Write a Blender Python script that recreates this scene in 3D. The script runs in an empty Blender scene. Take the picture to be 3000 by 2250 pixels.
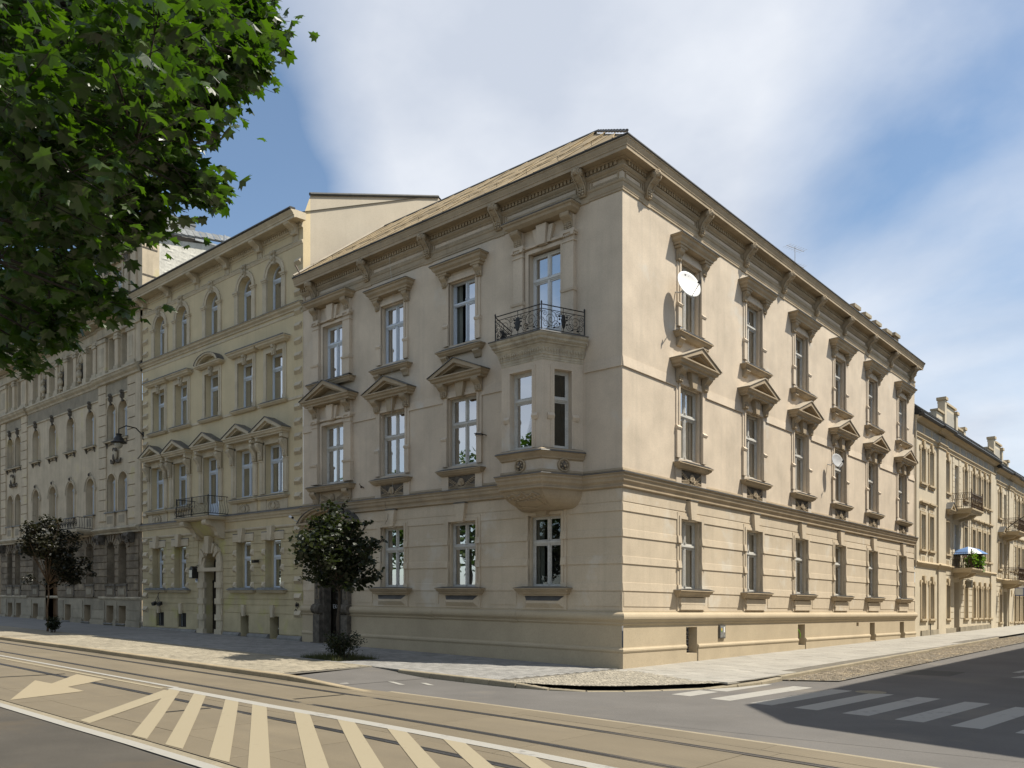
import bpy, bmesh, random
from math import *
from mathutils import Vector, Matrix, noise as mnoise
S = bpy.context.scene
COL = S.collection
rnd = random.Random(7)

# ------------------------------------------------------------------ camera
CAM = Vector((13.008, -19.354, 1.85))
HEAD = atan2(2150, 2431.5)
cd = bpy.data.cameras.new('camera'); cam = bpy.data.objects.new('camera', cd); COL.objects.link(cam)
cam.location = CAM; cam.rotation_euler = (pi/2, 0, HEAD)
cd.sensor_width = 36; cd.lens = 2431.5/3000*36; cd.shift_y = 640/3000
cd.clip_start = .1; cd.clip_end = 3000
S.camera = cam

# ------------------------------------------------------------------ sun, sky
SUN = Vector((1, .68, 1.97)).normalized()
sd = bpy.data.lights.new('sun', 'SUN'); so = bpy.data.objects.new('sun', sd); COL.objects.link(so)
sd.energy = 4.0; sd.angle = radians(.53); sd.color = (1, .94, .83)
so.rotation_euler = SUN.to_track_quat('Z', 'Y').to_euler(); so.location = SUN*60
S.view_settings.view_transform = 'Standard'; S.view_settings.look = 'None'
S.view_settings.exposure = .85; S.view_settings.gamma = 1; S.view_settings.use_curve_mapping = False

def nd(nt, typ, **kw):
    n = nt.nodes.new(typ)
    for k, v in kw.items():
        if k.startswith('i_'):
            s = n.inputs[int(k[2:]) if k[2:].isdigit() else k[2:].replace('_', ' ')]
            if isinstance(v, bpy.types.NodeSocket): nt.links.new(v, s)
            else: s.default_value = v
        else: setattr(n, k, v)
    return n
def mth(nt, op, a, b=None, c=None, clamp=False):
    n = nt.nodes.new('ShaderNodeMath'); n.operation = op; n.use_clamp = clamp
    for i, v in enumerate((a, b, c)):
        if v is None: continue
        if isinstance(v, bpy.types.NodeSocket): nt.links.new(v, n.inputs[i])
        else: n.inputs[i].default_value = v
    return n.outputs[0]
def mixc(nt, fac, a, b, blend='MIX'):
    n = nt.nodes.new('ShaderNodeMix'); n.data_type = 'RGBA'; n.blend_type = blend
    for s, v in ((n.inputs[0], fac), (n.inputs[6], a), (n.inputs[7], b)):
        if isinstance(v, bpy.types.NodeSocket): nt.links.new(v, s)
        else: s.default_value = v if not isinstance(v, tuple) or len(v) == 4 else v+(1,)
    return n.outputs[2]
def ramp(nt, fac, stops):
    n = nt.nodes.new('ShaderNodeValToRGB'); nt.links.new(fac, n.inputs[0])
    e = n.color_ramp.elements
    while len(e) < len(stops): e.new(.5)
    for q, (p, c) in zip(e, stops):
        q.position = p; q.color = (c, c, c, 1) if not isinstance(c, tuple) else c+(1,)
    return n.outputs[0]

def pixdir(px, py):      # direction seen at a point of the 3000-wide view, used only to say where the cloud banks lie
    f = Vector((-sin(HEAD), cos(HEAD), 0)); r = Vector((cos(HEAD), sin(HEAD), 0))
    return (f + r*((px-1500)/2431.5) + Vector((0, 0, 1))*((1765-py)/2431.5)).normalized()

W = bpy.data.worlds.new('World'); S.world = W; W.use_nodes = True
nt = W.node_tree; nt.nodes.clear()
sky = nd(nt, 'ShaderNodeTexSky'); sky.sky_type = 'NISHITA'; sky.sun_disc = False
sky.sun_elevation = asin(SUN.z); sky.sun_rotation = atan2(SUN.x, SUN.y)
sky.altitude = 200; sky.air_density = 1.0; sky.dust_density = 0.6; sky.ozone_density = 1.5
tc = nd(nt, 'ShaderNodeTexCoord'); D = tc.outputs['Generated']
sep = nd(nt, 'ShaderNodeSeparateXYZ', i_0=D)
zz = mth(nt, 'ADD', mth(nt, 'MAXIMUM', sep.outputs[2], 0.0), .22)
flat = nd(nt, 'ShaderNodeCombineXYZ', i_0=mth(nt, 'DIVIDE', sep.outputs[0], zz), i_1=mth(nt, 'DIVIDE', sep.outputs[1], zz), i_2=3.1)
n1 = nd(nt, 'ShaderNodeTexNoise', i_Vector=flat.outputs[0], i_Scale=1.15, i_Detail=10.0, i_Roughness=.52, i_Distortion=.35)
n2 = nd(nt, 'ShaderNodeTexNoise', i_Vector=flat.outputs[0], i_Scale=.42, i_Detail=4.0, i_Roughness=.5)
acc = mth(nt, 'ADD', mth(nt, 'MULTIPLY', n1.outputs[0], 1.25), mth(nt, 'MULTIPLY', n2.outputs[0], .55))
for px, py, k, a in ((1350, 230, 40, .30), (1300, 520, 60, .25), (2560, 950, 30, .38), (2100, 420, 60, .24), (1000, 380, 90, .10), (2000, 60, 70, .12),
                     (640, 420, 70, -.46), (820, 620, 120, -.22), (2650, 250, 70, -.34), (2550, 640, 160, -.28), (2250, 560, 300, -.16), (700, 60, 90, .06)):
    v = pixdir(px, py)
    dt = nd(nt, 'ShaderNodeVectorMath', operation='DOT_PRODUCT', i_0=D, i_1=v)
    g = mth(nt, 'EXPONENT', mth(nt, 'MULTIPLY', mth(nt, 'SUBTRACT', dt.outputs['Value'], 1.0), float(k)))
    acc = mth(nt, 'MULTIPLY_ADD', g, float(a), acc)
cl = ramp(nt, mth(nt, 'MULTIPLY', acc, .7), ((.50, .05), (.64, .50), (.84, .92)))
n3 = nd(nt, 'ShaderNodeTexNoise', i_Vector=flat.outputs[0], i_Scale=2.2, i_Detail=7.0, i_Roughness=.55)
ccol = mixc(nt, ramp(nt, n3.outputs[0], ((.32, 0.0), (.68, 1.0))), (4.3, 4.65, 5.3), (6.1, 6.3, 6.65))
skyc = mixc(nt, 1.0, sky.outputs[0], (.92, .99, .98), 'MULTIPLY')
bg = nd(nt, 'ShaderNodeBackground', i_Color=mixc(nt, cl, skyc, ccol), i_Strength=.085)
wo = nd(nt, 'ShaderNodeOutputWorld', i_Surface=bg.outputs[0])

# ------------------------------------------------------------------ materials
def new_mat(name):
    m = bpy.data.materials.new(name); m.use_nodes = True
    nt = m.node_tree; b = nt.nodes['Principled BSDF']
    return m, nt, b
def surf(name, col, rough=.85, var=.12, scale=.8, fine=.08, fscale=25, streak=0.0, streakcol=None, patch=None, bump=.0, bscale=80, metal=0.0, spec=.3, island=0.0):
    """a weathered painted / mineral surface: broad blotches, fine grain, run-down streaks, patches of another colour"""
    m, nt, b = new_mat(name)
    P = nd(nt, 'ShaderNodeNewGeometry').outputs['Position']
    a = nd(nt, 'ShaderNodeTexNoise', i_Vector=P, i_Scale=scale, i_Detail=7.0, i_Roughness=.6)
    f = nd(nt, 'ShaderNodeTexNoise', i_Vector=P, i_Scale=fscale, i_Detail=5.0, i_Roughness=.65)
    c = mixc(nt, ramp(nt, a.outputs[0], ((.3, 0.0), (.7, 1.0))), tuple(x*(1-var) for x in col), tuple(min(x*(1+var*.8), .9) for x in col))
    c = mixc(nt, ramp(nt, f.outputs[0], ((.3, 1-fine*1.6), (.7, 1+fine))), (0, 0, 0), c) if fine else c
    if patch:
        pc, lo, sc = patch
        p = nd(nt, 'ShaderNodeTexNoise', i_Vector=P, i_Scale=sc, i_Detail=8.0, i_Roughness=.62)
        c = mixc(nt, ramp(nt, p.outputs[0], ((lo, 0.0), (lo+.10, 1.0))), c, pc)
    if streak:
        mp = nd(nt, 'ShaderNodeMapping', i_Vector=P, i_Scale=(4.5, 4.5, .22))
        s = nd(nt, 'ShaderNodeTexNoise', i_Vector=mp.outputs[0], i_Scale=1.0, i_Detail=6.0, i_Roughness=.6)
        c = mixc(nt, mth(nt, 'MULTIPLY', ramp(nt, s.outputs[0], ((.5, 0.0), (.75, 1.0))), streak), c, streakcol or tuple(x*.55 for x in col))
    if island:
        r = nd(nt, 'ShaderNodeNewGeometry').outputs['Random Per Island']
        o = nd(nt, 'ShaderNodeObjectInfo').outputs['Random']
        q = mth(nt, 'FRACT', mth(nt, 'ADD', r, o))
        c = mixc(nt, 1.0, c, ramp(nt, q, ((0.0, 1-island), (1.0, 1+island*.6))), 'MULTIPLY')
    nt.links.new(c, b.inputs['Base Color'])
    b.inputs['Roughness'].default_value = rough; b.inputs['Metallic'].default_value = metal
    b.inputs['Specular IOR Level'].default_value = spec
    if bump:
        h = nd(nt, 'ShaderNodeTexNoise', i_Vector=P, i_Scale=bscale, i_Detail=4.0)
        h2 = mth(nt, 'ADD', mth(nt, 'MULTIPLY', h.outputs[0], .3), a.outputs[0])
        bp = nd(nt, 'ShaderNodeBump', i_Strength=bump, i_Distance=.02, i_Height=h2)
        nt.links.new(bp.outputs[0], b.inputs['Normal'])
    return m
M = {}
M['plaster'] = surf('cream_plaster', (.55, .46, .35), var=.16, streak=.22, streakcol=(.30, .27, .22), patch=((.53, .49, .42), .60, .5), bump=.06)
M['plaster_low'] = surf('tan_plaster', (.51, .425, .31), var=.12, streak=.25, streakcol=(.31, .26, .19), patch=((.53, .475, .385), .56, .7), bump=.06)
M['trim'] = surf('moulding_plaster', (.365, .29, .195), var=.18, scale=1.4, streak=.25, bump=.06)
M['trim_old'] = surf('peeling_moulding', (.44, .385, .29), var=.25, scale=2, streak=.55, streakcol=(.17, .13, .09), patch=((.27, .21, .14), .60, 2.2), bump=.15)
M['base'] = surf('tan_painted_plinth', (.42, .345, .235), var=.09, patch=((.385, .315, .215), .62, 1.2), bump=.05)
M['yellow'] = surf('pale_yellow_plaster', (.55, .455, .285), var=.10, streak=.25, streakcol=(.33, .30, .2), bump=.05)
M['yellow_low'] = surf('yellow_plaster_patched', (.45, .38, .235), var=.20, scale=.9, streak=.3, patch=((.42, .38, .17), .55, .8), bump=.06)
M['ytrim'] = surf('pale_moulding', (.50, .43, .31), var=.15, scale=1.6, streak=.3, bump=.05)
M['grey'] = surf('weathered_plaster', (.50, .42, .30), var=.2, scale=.9, streak=.45, streakcol=(.23, .20, .15), patch=((.49, .42, .25), .58, .9), bump=.08)
M['gtrim'] = surf('weathered_moulding', (.44, .38, .275), var=.25, scale=1.5, streak=.55, streakcol=(.18, .155, .12), bump=.08)
M['soot'] = surf('sooty_stone', (.20, .16, .11), var=.45, scale=1.5, streak=.5, streakcol=(.07, .06, .045), patch=((.27, .22, .15), .56, 1.3), bump=.12, island=.28)
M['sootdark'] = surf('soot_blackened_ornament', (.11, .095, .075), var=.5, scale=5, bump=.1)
M['graybase'] = surf('grey_stone_plinth', (.30, .26, .19), var=.25, scale=1.3, streak=.3, bump=.1, island=.15)
M['kplast'] = surf('side_street_cream_plaster', (.53, .46, .34), var=.10, streak=.2, bump=.05)  # own cream colour of the side-street houses
M['ktrim'] = surf('side_street_moulding', (.46, .37, .24), var=.12, bump=.05)
M['kgrey'] = surf('grey_infill', (.38, .35, .29), var=.1)
M['stone'] = surf('bluish_plinth_stone', (.20, .195, .18), var=.25, scale=3, bump=.1)
M['brickwhite'] = surf('whitewashed_brick', (.56, .54, .47), var=.14, scale=2.2, fine=.16, fscale=9, streak=.3, streakcol=(.35, .33, .28), bump=.2, bscale=12)
M['firewall'] = surf('rendered_firewall', (.42, .37, .29), var=.07, streak=.12, bump=.05)
M['roof'] = surf('tan_roof_sheet', (.29, .22, .125), var=.25, scale=1.2, streak=.2, patch=((.24, .19, .12), .60, 2.0), bump=.1, island=.18)
M['dark_roof'] = surf('dark_roofing', (.055, .055, .05), var=.3, scale=3, rough=.7)
M['slate'] = surf('grey_slate', (.16, .17, .17), var=.35, scale=5, rough=.6, island=.3)
M['tin'] = surf('weathered_tin', (.12, .115, .105), var=.3, scale=3, rough=.5, metal=.3)
M['tin_light'] = surf('painted_tin', (.40, .345, .265), var=.15, scale=2, rough=.55)
M['gutter'] = surf('dark_gutter', (.05, .048, .042), var=.3, scale=3, rough=.5)
M['greybox'] = surf('grey_sheet_cladding', (.19, .195, .19), var=.06, rough=.5)
M['white'] = surf('white_window_paint', (.62, .62, .60), var=.08, scale=3, fine=.1, fscale=40, rough=.45)
M['oldwhite'] = surf('flaking_window_paint', (.54, .525, .48), var=.14, scale=4, fine=.14, fscale=30, patch=((.34, .32, .28), .66, 9), rough=.55)
M['bluewhite'] = surf('bluish_window_frame', (.55, .60, .66), var=.06, scale=3, rough=.4)
M['iron'] = surf('black_iron', (.016, .015, .013), var=.3, scale=6, rough=.5, spec=.4)
M['rustiron'] = surf('brown_iron', (.06, .035, .02), var=.3, scale=6, rough=.6)
M['darkwood'] = surf('dark_door_wood', (.016, .012, .008), var=.4, scale=5, rough=.45)
M['brownwood'] = surf('brown_door_wood', (.12, .066, .028), var=.25, scale=4, rough=.5)
M['bluewood'] = surf('bluegrey_door', (.055, .07, .075), var=.2, scale=4, rough=.5)
M['void'] = surf('painted_room_dark', (.022, .021, .019), var=.3, scale=2, fine=0)  # near-black colour stands in for the darkness behind windows and gratings
M['asphalt'] = surf('asphalt', (.128, .119, .108), var=.16, scale=.45, fine=.22, fscale=85, patch=((.145, .13, .11), .56, .3), bump=.25, bscale=160, rough=.9)
M['asphalt_near'] = surf('brownish_asphalt', (.078, .069, .056), var=.22, scale=.6, fine=.3, fscale=110, patch=((.086, .070, .05), .52, .35), bump=.3, bscale=160, rough=.9)
M['patchasph'] = surf('fresh_asphalt_patch', (.075, .07, .06), var=.2, scale=1.5, fine=.2, fscale=110)
M['paver'] = surf('grey_paving_block', (.255, .245, .225), var=.16, scale=1.1, fine=.14, fscale=30, bump=.15, island=.20)
M['sett'] = surf('pale_stone_sett', (.33, .295, .23), var=.18, scale=2, fine=.2, fscale=30, bump=.2, island=.28)
M['slab'] = surf('grey_paving_slab', (.315, .295, .255), var=.15, scale=.8, fine=.12, fscale=28, patch=((.26, .25, .22), .60, .9), bump=.1, island=.06)
M['joint'] = surf('sandy_joint', (.14, .125, .10), var=.25, scale=4, fine=.2)
M['cobble'] = surf('worn_cobble', (.225, .185, .13), var=.35, scale=1.6, fine=.25, fscale=14, patch=((.30, .24, .155), .55, 1.2), bump=.3, island=.3)
M['parkblock'] = surf('yellowish_block_paving', (.295, .258, .19), var=.15, scale=1, fine=.15, fscale=30, island=.18)
M['kerb'] = surf('concrete_kerb', (.27, .23, .16), var=.15, scale=2, fine=.15, bump=.1, island=.1)
M['kerbwarm'] = surf('sandy_kerb', (.31, .25, .16), var=.15, scale=2, fine=.15, bump=.1, island=.1)
M['rail'] = surf('tram_rail_steel', (.20, .20, .21), var=.2, scale=6, rough=.32, metal=.85)
M['groove'] = surf('rail_groove', (.02, .018, .015), var=.3, scale=5)
M['galv'] = surf('galvanised_steel', (.45, .46, .47), var=.15, scale=8, rough=.4, metal=.5)
M['bark'] = surf('dark_bark', (.05, .04, .03), var=.35, scale=8, bump=.4, bscale=40)
M['bark_light'] = surf('young_bark', (.13, .085, .05), var=.3, scale=10, bump=.3)
M['soil'] = surf('tree_pit_soil', (.055, .045, .03), var=.4, scale=4, fine=.3)
M['camera_white'] = surf('pale_plastic', (.6, .6, .6), var=.04, fine=0, rough=.35)
M['blue'] = surf('blue_enamel', (.03, .09, .28), var=.05, fine=0, rough=.4)
M['signwhite'] = surf('white_enamel', (.7, .72, .72), var=.04, fine=0, rough=.35)
M['yellowsticker'] = surf('yellow_sticker', (.6, .42, .03), var=.03, fine=0)
M['greensticker'] = surf('green_sticker', (.14, .3, .02), var=.03, fine=0)
M['greydoor'] = surf('grey_box_door', (.20, .195, .18), var=.25, scale=9, fine=.2)
M['parasol'] = surf('blue_parasol_cloth', (.11, .20, .38), var=.12, scale=3, rough=.8)
M['dishwhite'] = surf('rusting_dish_enamel', (.66, .65, .62), var=.05, scale=3, fine=0, patch=((.28, .13, .05), .70, 5.5), rough=.4)
M['dishgrey'] = surf('grey_dish', (.42, .42, .41), var=.1, scale=6, rough=.4)
M['lampglass'] = surf('clouded_lamp_glass', (.35, .33, .27), var=.1, rough=.15, spec=.6)
M['curtain'] = surf('pale_net_curtain', (.36, .35, .30), var=.15, scale=2)
M['curtaindark'] = surf('grey_green_curtain', (.14, .15, .13), var=.2, scale=2)
M['graffiti'] = surf('black_spray_paint', (.02, .02, .025), var=.1, fine=0)
M['graffitiwhite'] = surf('white_chalk', (.45, .45, .45), var=.1, fine=0)
M['flowers'] = surf('pink_petals', (.5, .16, .12), var=.3, scale=9)

def paint_mat(name, col, lo, worn):
    m, nt, b = new_mat(name)
    P = nd(nt, 'ShaderNodeNewGeometry').outputs['Position']
    n = nd(nt, 'ShaderNodeTexNoise', i_Vector=P, i_Scale=7.0, i_Detail=9.0, i_Roughness=.72)
    n2 = nd(nt, 'ShaderNodeTexNoise', i_Vector=P, i_Scale=1.1, i_Detail=3.0)
    k = mth(nt, 'ADD', n.outputs[0], mth(nt, 'MULTIPLY', n2.outputs[0], .45))
    c = mixc(nt, ramp(nt, k, ((lo, 0.0), (lo+.16, 1.0))), col, worn)
    nt.links.new(c, b.inputs['Base Color']); b.inputs['Roughness'].default_value = .75
    return m
M['paint'] = paint_mat('worn_white_road_paint', (.30, .285, .25), .80, (.17, .16, .145))
M['trackpaint'] = paint_mat('worn_cream_track_paint', (.275, .232, .152), .84, (.20, .165, .108))
M['arrowpaint'] = paint_mat('cream_arrow_paint', (.285, .235, .15), .95, (.22, .18, .115))

def concrete_track():
    m, nt, b = new_mat('ribbed_track_concrete')
    P = nd(nt, 'ShaderNodeNewGeometry').outputs['Position']
    a = nd(nt, 'ShaderNodeTexNoise', i_Vector=P, i_Scale=.7, i_Detail=8.0, i_Roughness=.6)
    f = nd(nt, 'ShaderNodeTexNoise', i_Vector=P, i_Scale=60.0, i_Detail=3.0)
    mp = nd(nt, 'ShaderNodeMapping', i_Vector=P, i_Scale=(.35, 2.6, 1))
    s = nd(nt, 'ShaderNodeTexNoise', i_Vector=mp.outputs[0], i_Scale=1.0, i_Detail=6.0)
    c = mixc(nt, ramp(nt, a.outputs[0], ((.3, 0.0), (.7, 1.0))), (.148, .119, .075), (.18, .146, .094))
    c = mixc(nt, ramp(nt, s.outputs[0], ((.42, 0.0), (.72, .6))), c, (.135, .11, .073))
    c = mixc(nt, ramp(nt, f.outputs[0], ((.3, .86), (.7, 1.0))), (0, 0, 0), c)
    o = nd(nt, 'ShaderNodeObjectInfo').outputs['Random']
    c = mixc(nt, 1.0, c, ramp(nt, o, ((0.0, .95), (1.0, 1.04))), 'MULTIPLY')
    nt.links.new(c, b.inputs['Base Color']); b.inputs['Roughness'].default_value = .8
    w = nd(nt, 'ShaderNodeTexWave', i_Vector=P, i_Scale=5.2); w.bands_direction = 'X'
    bp = nd(nt, 'ShaderNodeBump', i_Strength=.22, i_Distance=.01, i_Height=w.outputs['Fac'])
    nt.links.new(bp.outputs[0], b.inputs['Normal'])
    return m
M['track'] = concrete_track()

def glass_mat(name, refl, tint):
    m, nt, b = new_mat(name); nt.nodes.remove(b)
    out = nt.nodes['Material Output']
    P = nd(nt, 'ShaderNodeNewGeometry').outputs['Position']
    wav = nd(nt, 'ShaderNodeTexNoise', i_Vector=P, i_Scale=1.3, i_Detail=1.0)
    bp = nd(nt, 'ShaderNodeBump', i_Strength=.06, i_Distance=.05, i_Height=wav.outputs[0])
    g = nd(nt, 'ShaderNodeBsdfGlossy', i_Color=(1, 1, 1, 1), i_Roughness=.012, i_Normal=bp.outputs[0])
    t = nd(nt, 'ShaderNodeBsdfTransparent', i_Color=tint+(1,))
    fr = nd(nt, 'ShaderNodeFresnel', i_IOR=1.5)
    fac = mth(nt, 'MULTIPLY_ADD', fr.outputs[0], .55, refl, clamp=True)
    mx = nd(nt, 'ShaderNodeMixShader', i_0=fac, i_1=t.outputs[0], i_2=g.outputs[0])
    nt.links.new(mx.outputs[0], out.inputs[0])
    return m
M['glass'] = glass_mat('window_glass', .0, (.72, .74, .72))
M['glass_sky'] = glass_mat('new_window_glass', .05, (.5, .53, .55))

def leaf_mat(name, c1, c2, trans, spec=.4):
    m, nt, b = new_mat(name); nt.nodes.remove(b); out = nt.nodes['Material Output']
    g = nd(nt, 'ShaderNodeNewGeometry'); o = nd(nt, 'ShaderNodeObjectInfo')
    q = mth(nt, 'FRACT', mth(nt, 'ADD', g.outputs['Random Per Island'], o.outputs['Random']))
    c = mixc(nt, q, c1, c2)
    d = nd(nt, 'ShaderNodeBsdfDiffuse', i_Color=c)
    t = nd(nt, 'ShaderNodeBsdfTranslucent', i_Color=mixc(nt, 1.0, c, (1.7, 2.0, .55), 'MULTIPLY'))
    gl = nd(nt, 'ShaderNodeBsdfGlossy', i_Color=(1, 1, 1, 1), i_Roughness=.38)
    a = nd(nt, 'ShaderNodeMixShader', i_0=trans, i_1=d.outputs[0], i_2=t.outputs[0])
    f = nd(nt, 'ShaderNodeMixShader', i_0=spec*.18, i_1=a.outputs[0], i_2=gl.outputs[0])
    nt.links.new(f.outputs[0], out.inputs[0])
    return m
M['leaf'] = leaf_mat('maple_leaf_green', (.020, .044, .004), (.042, .078, .007), .48, .3)
M['leaf_shadetone'] = leaf_mat('shade_darkened_maple_leaf', (.018, .024, .012), (.032, .038, .020), .25, .15)  # colour darkened to carry the shade the young trees stand in
M['leafpurple_shadetone'] = leaf_mat('shade_darkened_purplish_leaf', (.016, .017, .010), (.028, .026, .016), .2, .15)  # purple-green, likewise darkened for the shade of the house fronts
M['grassy'] = leaf_mat('dry_grass_blade', (.05, .06, .025), (.09, .085, .04), .3, .1)
M['balcleaf'] = leaf_mat('bright_balcony_leaf', (.07, .13, .02), (.12, .2, .03), .4, .2)

# ------------------------------------------------------------------ terrain and plan shear (ground and building courses tilted to match the view's slanting horizon)
SL, SR, SH = .010352, -.009243, .0098
def zs(x, y): return -SL*x + SR*y
def gL(u): return 0 if u <= 0 else (.0092*u if u < 16 else .1472+.0075*(u-16))
def gR(v): return 0 if v <= 0 else (.0113*v if v < 30 else .339+.0125*(v-30))
def T(x, y): return zs(x, y) + gL(-x) + gR(y)

# ------------------------------------------------------------------ mesh builder
class MB:
    def __init__(s, mat=None): s.v = []; s.f = []; s.mi = []; s.mats = []; s.cur = mat; s.sm = False
    def _m(s, mat):
        mat = mat or s.cur
        if mat not in s.mats: s.mats.append(mat)
        return s.mats.index(mat)
    def add(s, vs, fs, mat=None):
        o = len(s.v); s.v.extend(vs); k = s._m(mat)
        for f in fs: s.f.append(tuple(i+o for i in f)); s.mi.append(k)
    def quad(s, a, b, c, d, mat=None): s.add([a, b, c, d], [(0, 1, 2, 3)], mat)
    def box(s, x0, x1, y0, y1, z0, z1, mat=None):
        s.add([(x0, y0, z0), (x1, y0, z0), (x1, y1, z0), (x0, y1, z0), (x0, y0, z1), (x1, y0, z1), (x1, y1, z1), (x0, y1, z1)],
              [(0, 3, 2, 1), (4, 5, 6, 7), (0, 1, 5, 4), (1, 2, 6, 5), (2, 3, 7, 6), (3, 0, 4, 7)], mat)
    def frus(s, x0, x1, z0, z1, y0, y1, ins, mat=None):      # raised boss with sloping sides: base in the plane y0, top inset at y1
        s.add([(x0, y0, z0), (x1, y0, z0), (x1, y0, z1), (x0, y0, z1), (x0+ins, y1, z0+ins), (x1-ins, y1, z0+ins), (x1-ins, y1, z1-ins), (x0+ins, y1, z1-ins)],
              [(4, 5, 6, 7), (0, 1, 5, 4), (1, 2, 6, 5), (2, 3, 7, 6), (3, 0, 4, 7)], mat)
    def prism(s, poly, d0, d1, mat=None):                    # (u,z) outline pushed out from d0 to d1
        n = len(poly)
        s.add([(u, d0, z) for u, z in poly]+[(u, d1, z) for u, z in poly],
              [tuple(range(n-1, -1, -1)), tuple(range(n, 2*n))]+[(i, (i+1) % n, n+(i+1) % n, n+i) for i in range(n)], mat)
    def prismu(s, poly, u0, u1, mat=None):                   # (d,z) outline run along u
        n = len(poly)
        s.add([(u0, d, z) for d, z in poly]+[(u1, d, z) for d, z in poly],
              [tuple(range(n-1, -1, -1)), tuple(range(n, 2*n))]+[(i, (i+1) % n, n+(i+1) % n, n+i) for i in range(n)], mat)
    def tube(s, pts, r, n=5, mat=None, r1=None, cap=True):
        pts = [Vector(p) for p in pts]; rings = []; o = len(s.v); k = len(pts); vs = []
        up = Vector((0, 0, 1))
        for i, p in enumerate(pts):
            t = (pts[min(i+1, k-1)]-pts[max(i-1, 0)])
            if t.length < 1e-9: t = Vector((0, 0, 1))
            t.normalize()
            a = t.cross(up) if abs(t.z) < .95 else t.cross(Vector((1, 0, 0)))
            a.normalize(); b = t.cross(a)
            rr = r if r1 is None else r+(r1-r)*i/max(k-1, 1)
            for j in range(n):
                w = 2*pi*j/n; vs.append(tuple(p+a*cos(w)*rr+b*sin(w)*rr))
        fs = [(i*n+j, i*n+(j+1) % n, (i+1)*n+(j+1) % n, (i+1)*n+j) for i in range(k-1) for j in range(n)]
        if cap: fs += [tuple(range(n-1, -1, -1)), tuple((k-1)*n+j for j in range(n))]
        s.add(vs, fs, mat)
    def lathe(s, prof, c=(0, 0, 0), n=12, mat=None, axis='z'):   # (r, h) profile turned about an axis through c
        vs = []; fs = []; k = len(prof)
        for r, h in prof:
            for j in range(n):
                w = 2*pi*j/n; x, y = r*cos(w), r*sin(w)
                p = (x, y, h) if axis == 'z' else ((x, h, y) if axis == 'y' else (h, x, y))
                vs.append((c[0]+p[0], c[1]+p[1], c[2]+p[2]))
        for i in range(k-1):
            for j in range(n): fs.append((i*n+j, i*n+(j+1) % n, (i+1)*n+(j+1) % n, (i+1)*n+j))
        fs += [tuple(range(n-1, -1, -1)), tuple((k-1)*n+j for j in range(n))]
        s.add(vs, fs, mat)
    def ball(s, c, rx, ry, rz, mat=None, n=8, k=5):
        vs = [(c[0], c[1], c[2]-rz)]; fs = []
        for i in range(1, k):
            a = -pi/2+pi*i/k
            for j in range(n): vs.append((c[0]+rx*cos(a)*cos(2*pi*j/n), c[1]+ry*cos(a)*sin(2*pi*j/n), c[2]+rz*sin(a)))
        vs.append((c[0], c[1], c[2]+rz)); L = len(vs)-1
        for j in range(n):
            fs.append((0, 1+(j+1) % n, 1+j)); fs.append((L, L-n+j, L-n+(j+1) % n))
            for i in range(k-2): fs.append((1+i*n+j, 1+i*n+(j+1) % n, 1+(i+1)*n+(j+1) % n, 1+(i+1)*n+j))
        s.add(vs, fs, mat)
    def mesh(s, name, shear=SH, smooth=False):
        me = bpy.data.meshes.new(name)
        vs = [(x, y, z+shear*x) for x, y, z in s.v] if shear else s.v
        me.from_pydata(vs, [], s.f)
        for m in s.mats: me.materials.append(M[m])
        me.polygons.foreach_set('material_index', s.mi)
        if smooth or s.sm: me.polygons.foreach_set('use_smooth', [True]*len(s.f))
        me.update(); return me

WL = {}     # object -> (world location, rotation about z)
def put(name, me, parent=None, loc=(0, 0, 0), rz=0.0, **props):
    """link an object; loc and rz are given in the world, stored relative to its parent"""
    o = bpy.data.objects.new(name, me); COL.objects.link(o)
    loc = Vector(loc); WL[o] = (loc, rz)
    if parent is not None:
        o.parent = parent; pl, pr = WL[parent]
        o.location = Matrix.Rotation(-pr, 3, 'Z') @ (loc-pl); o.rotation_euler = (0, 0, rz-pr)
    else: o.location = loc; o.rotation_euler = (0, 0, rz)
    for k, v in props.items(): o[k] = v
    return o
def thing(name, label, cat, loc, rz=0.0, me=None, **k): return put(name, me, None, loc, rz, label=label, category=cat, **k)

class Fac:      # a street front: u runs to the left along the wall, d out of it, z up
    def __init__(s, ox, oy, rz): s.ox, s.oy, s.rz = ox, oy, rz
    def pt(s, u, d, z):
        x = s.ox+u*cos(s.rz)-d*sin(s.rz); y = s.oy+u*sin(s.rz)+d*cos(s.rz)
        return Vector((x, y, z+SH*u+zs(s.ox, s.oy)))
    def put(s, name, mb, parent, u=0, d=0, z=0, **k):
        me = mb.mesh(name) if isinstance(mb, MB) else mb
        return put(name, me, parent, s.pt(u, d, z), s.rz, **k)
FL = Fac(0, 0, pi)          # the tram street front
FR = Fac(0, 0, -pi/2)       # the side street front (u = minus the distance up the street)

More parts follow.
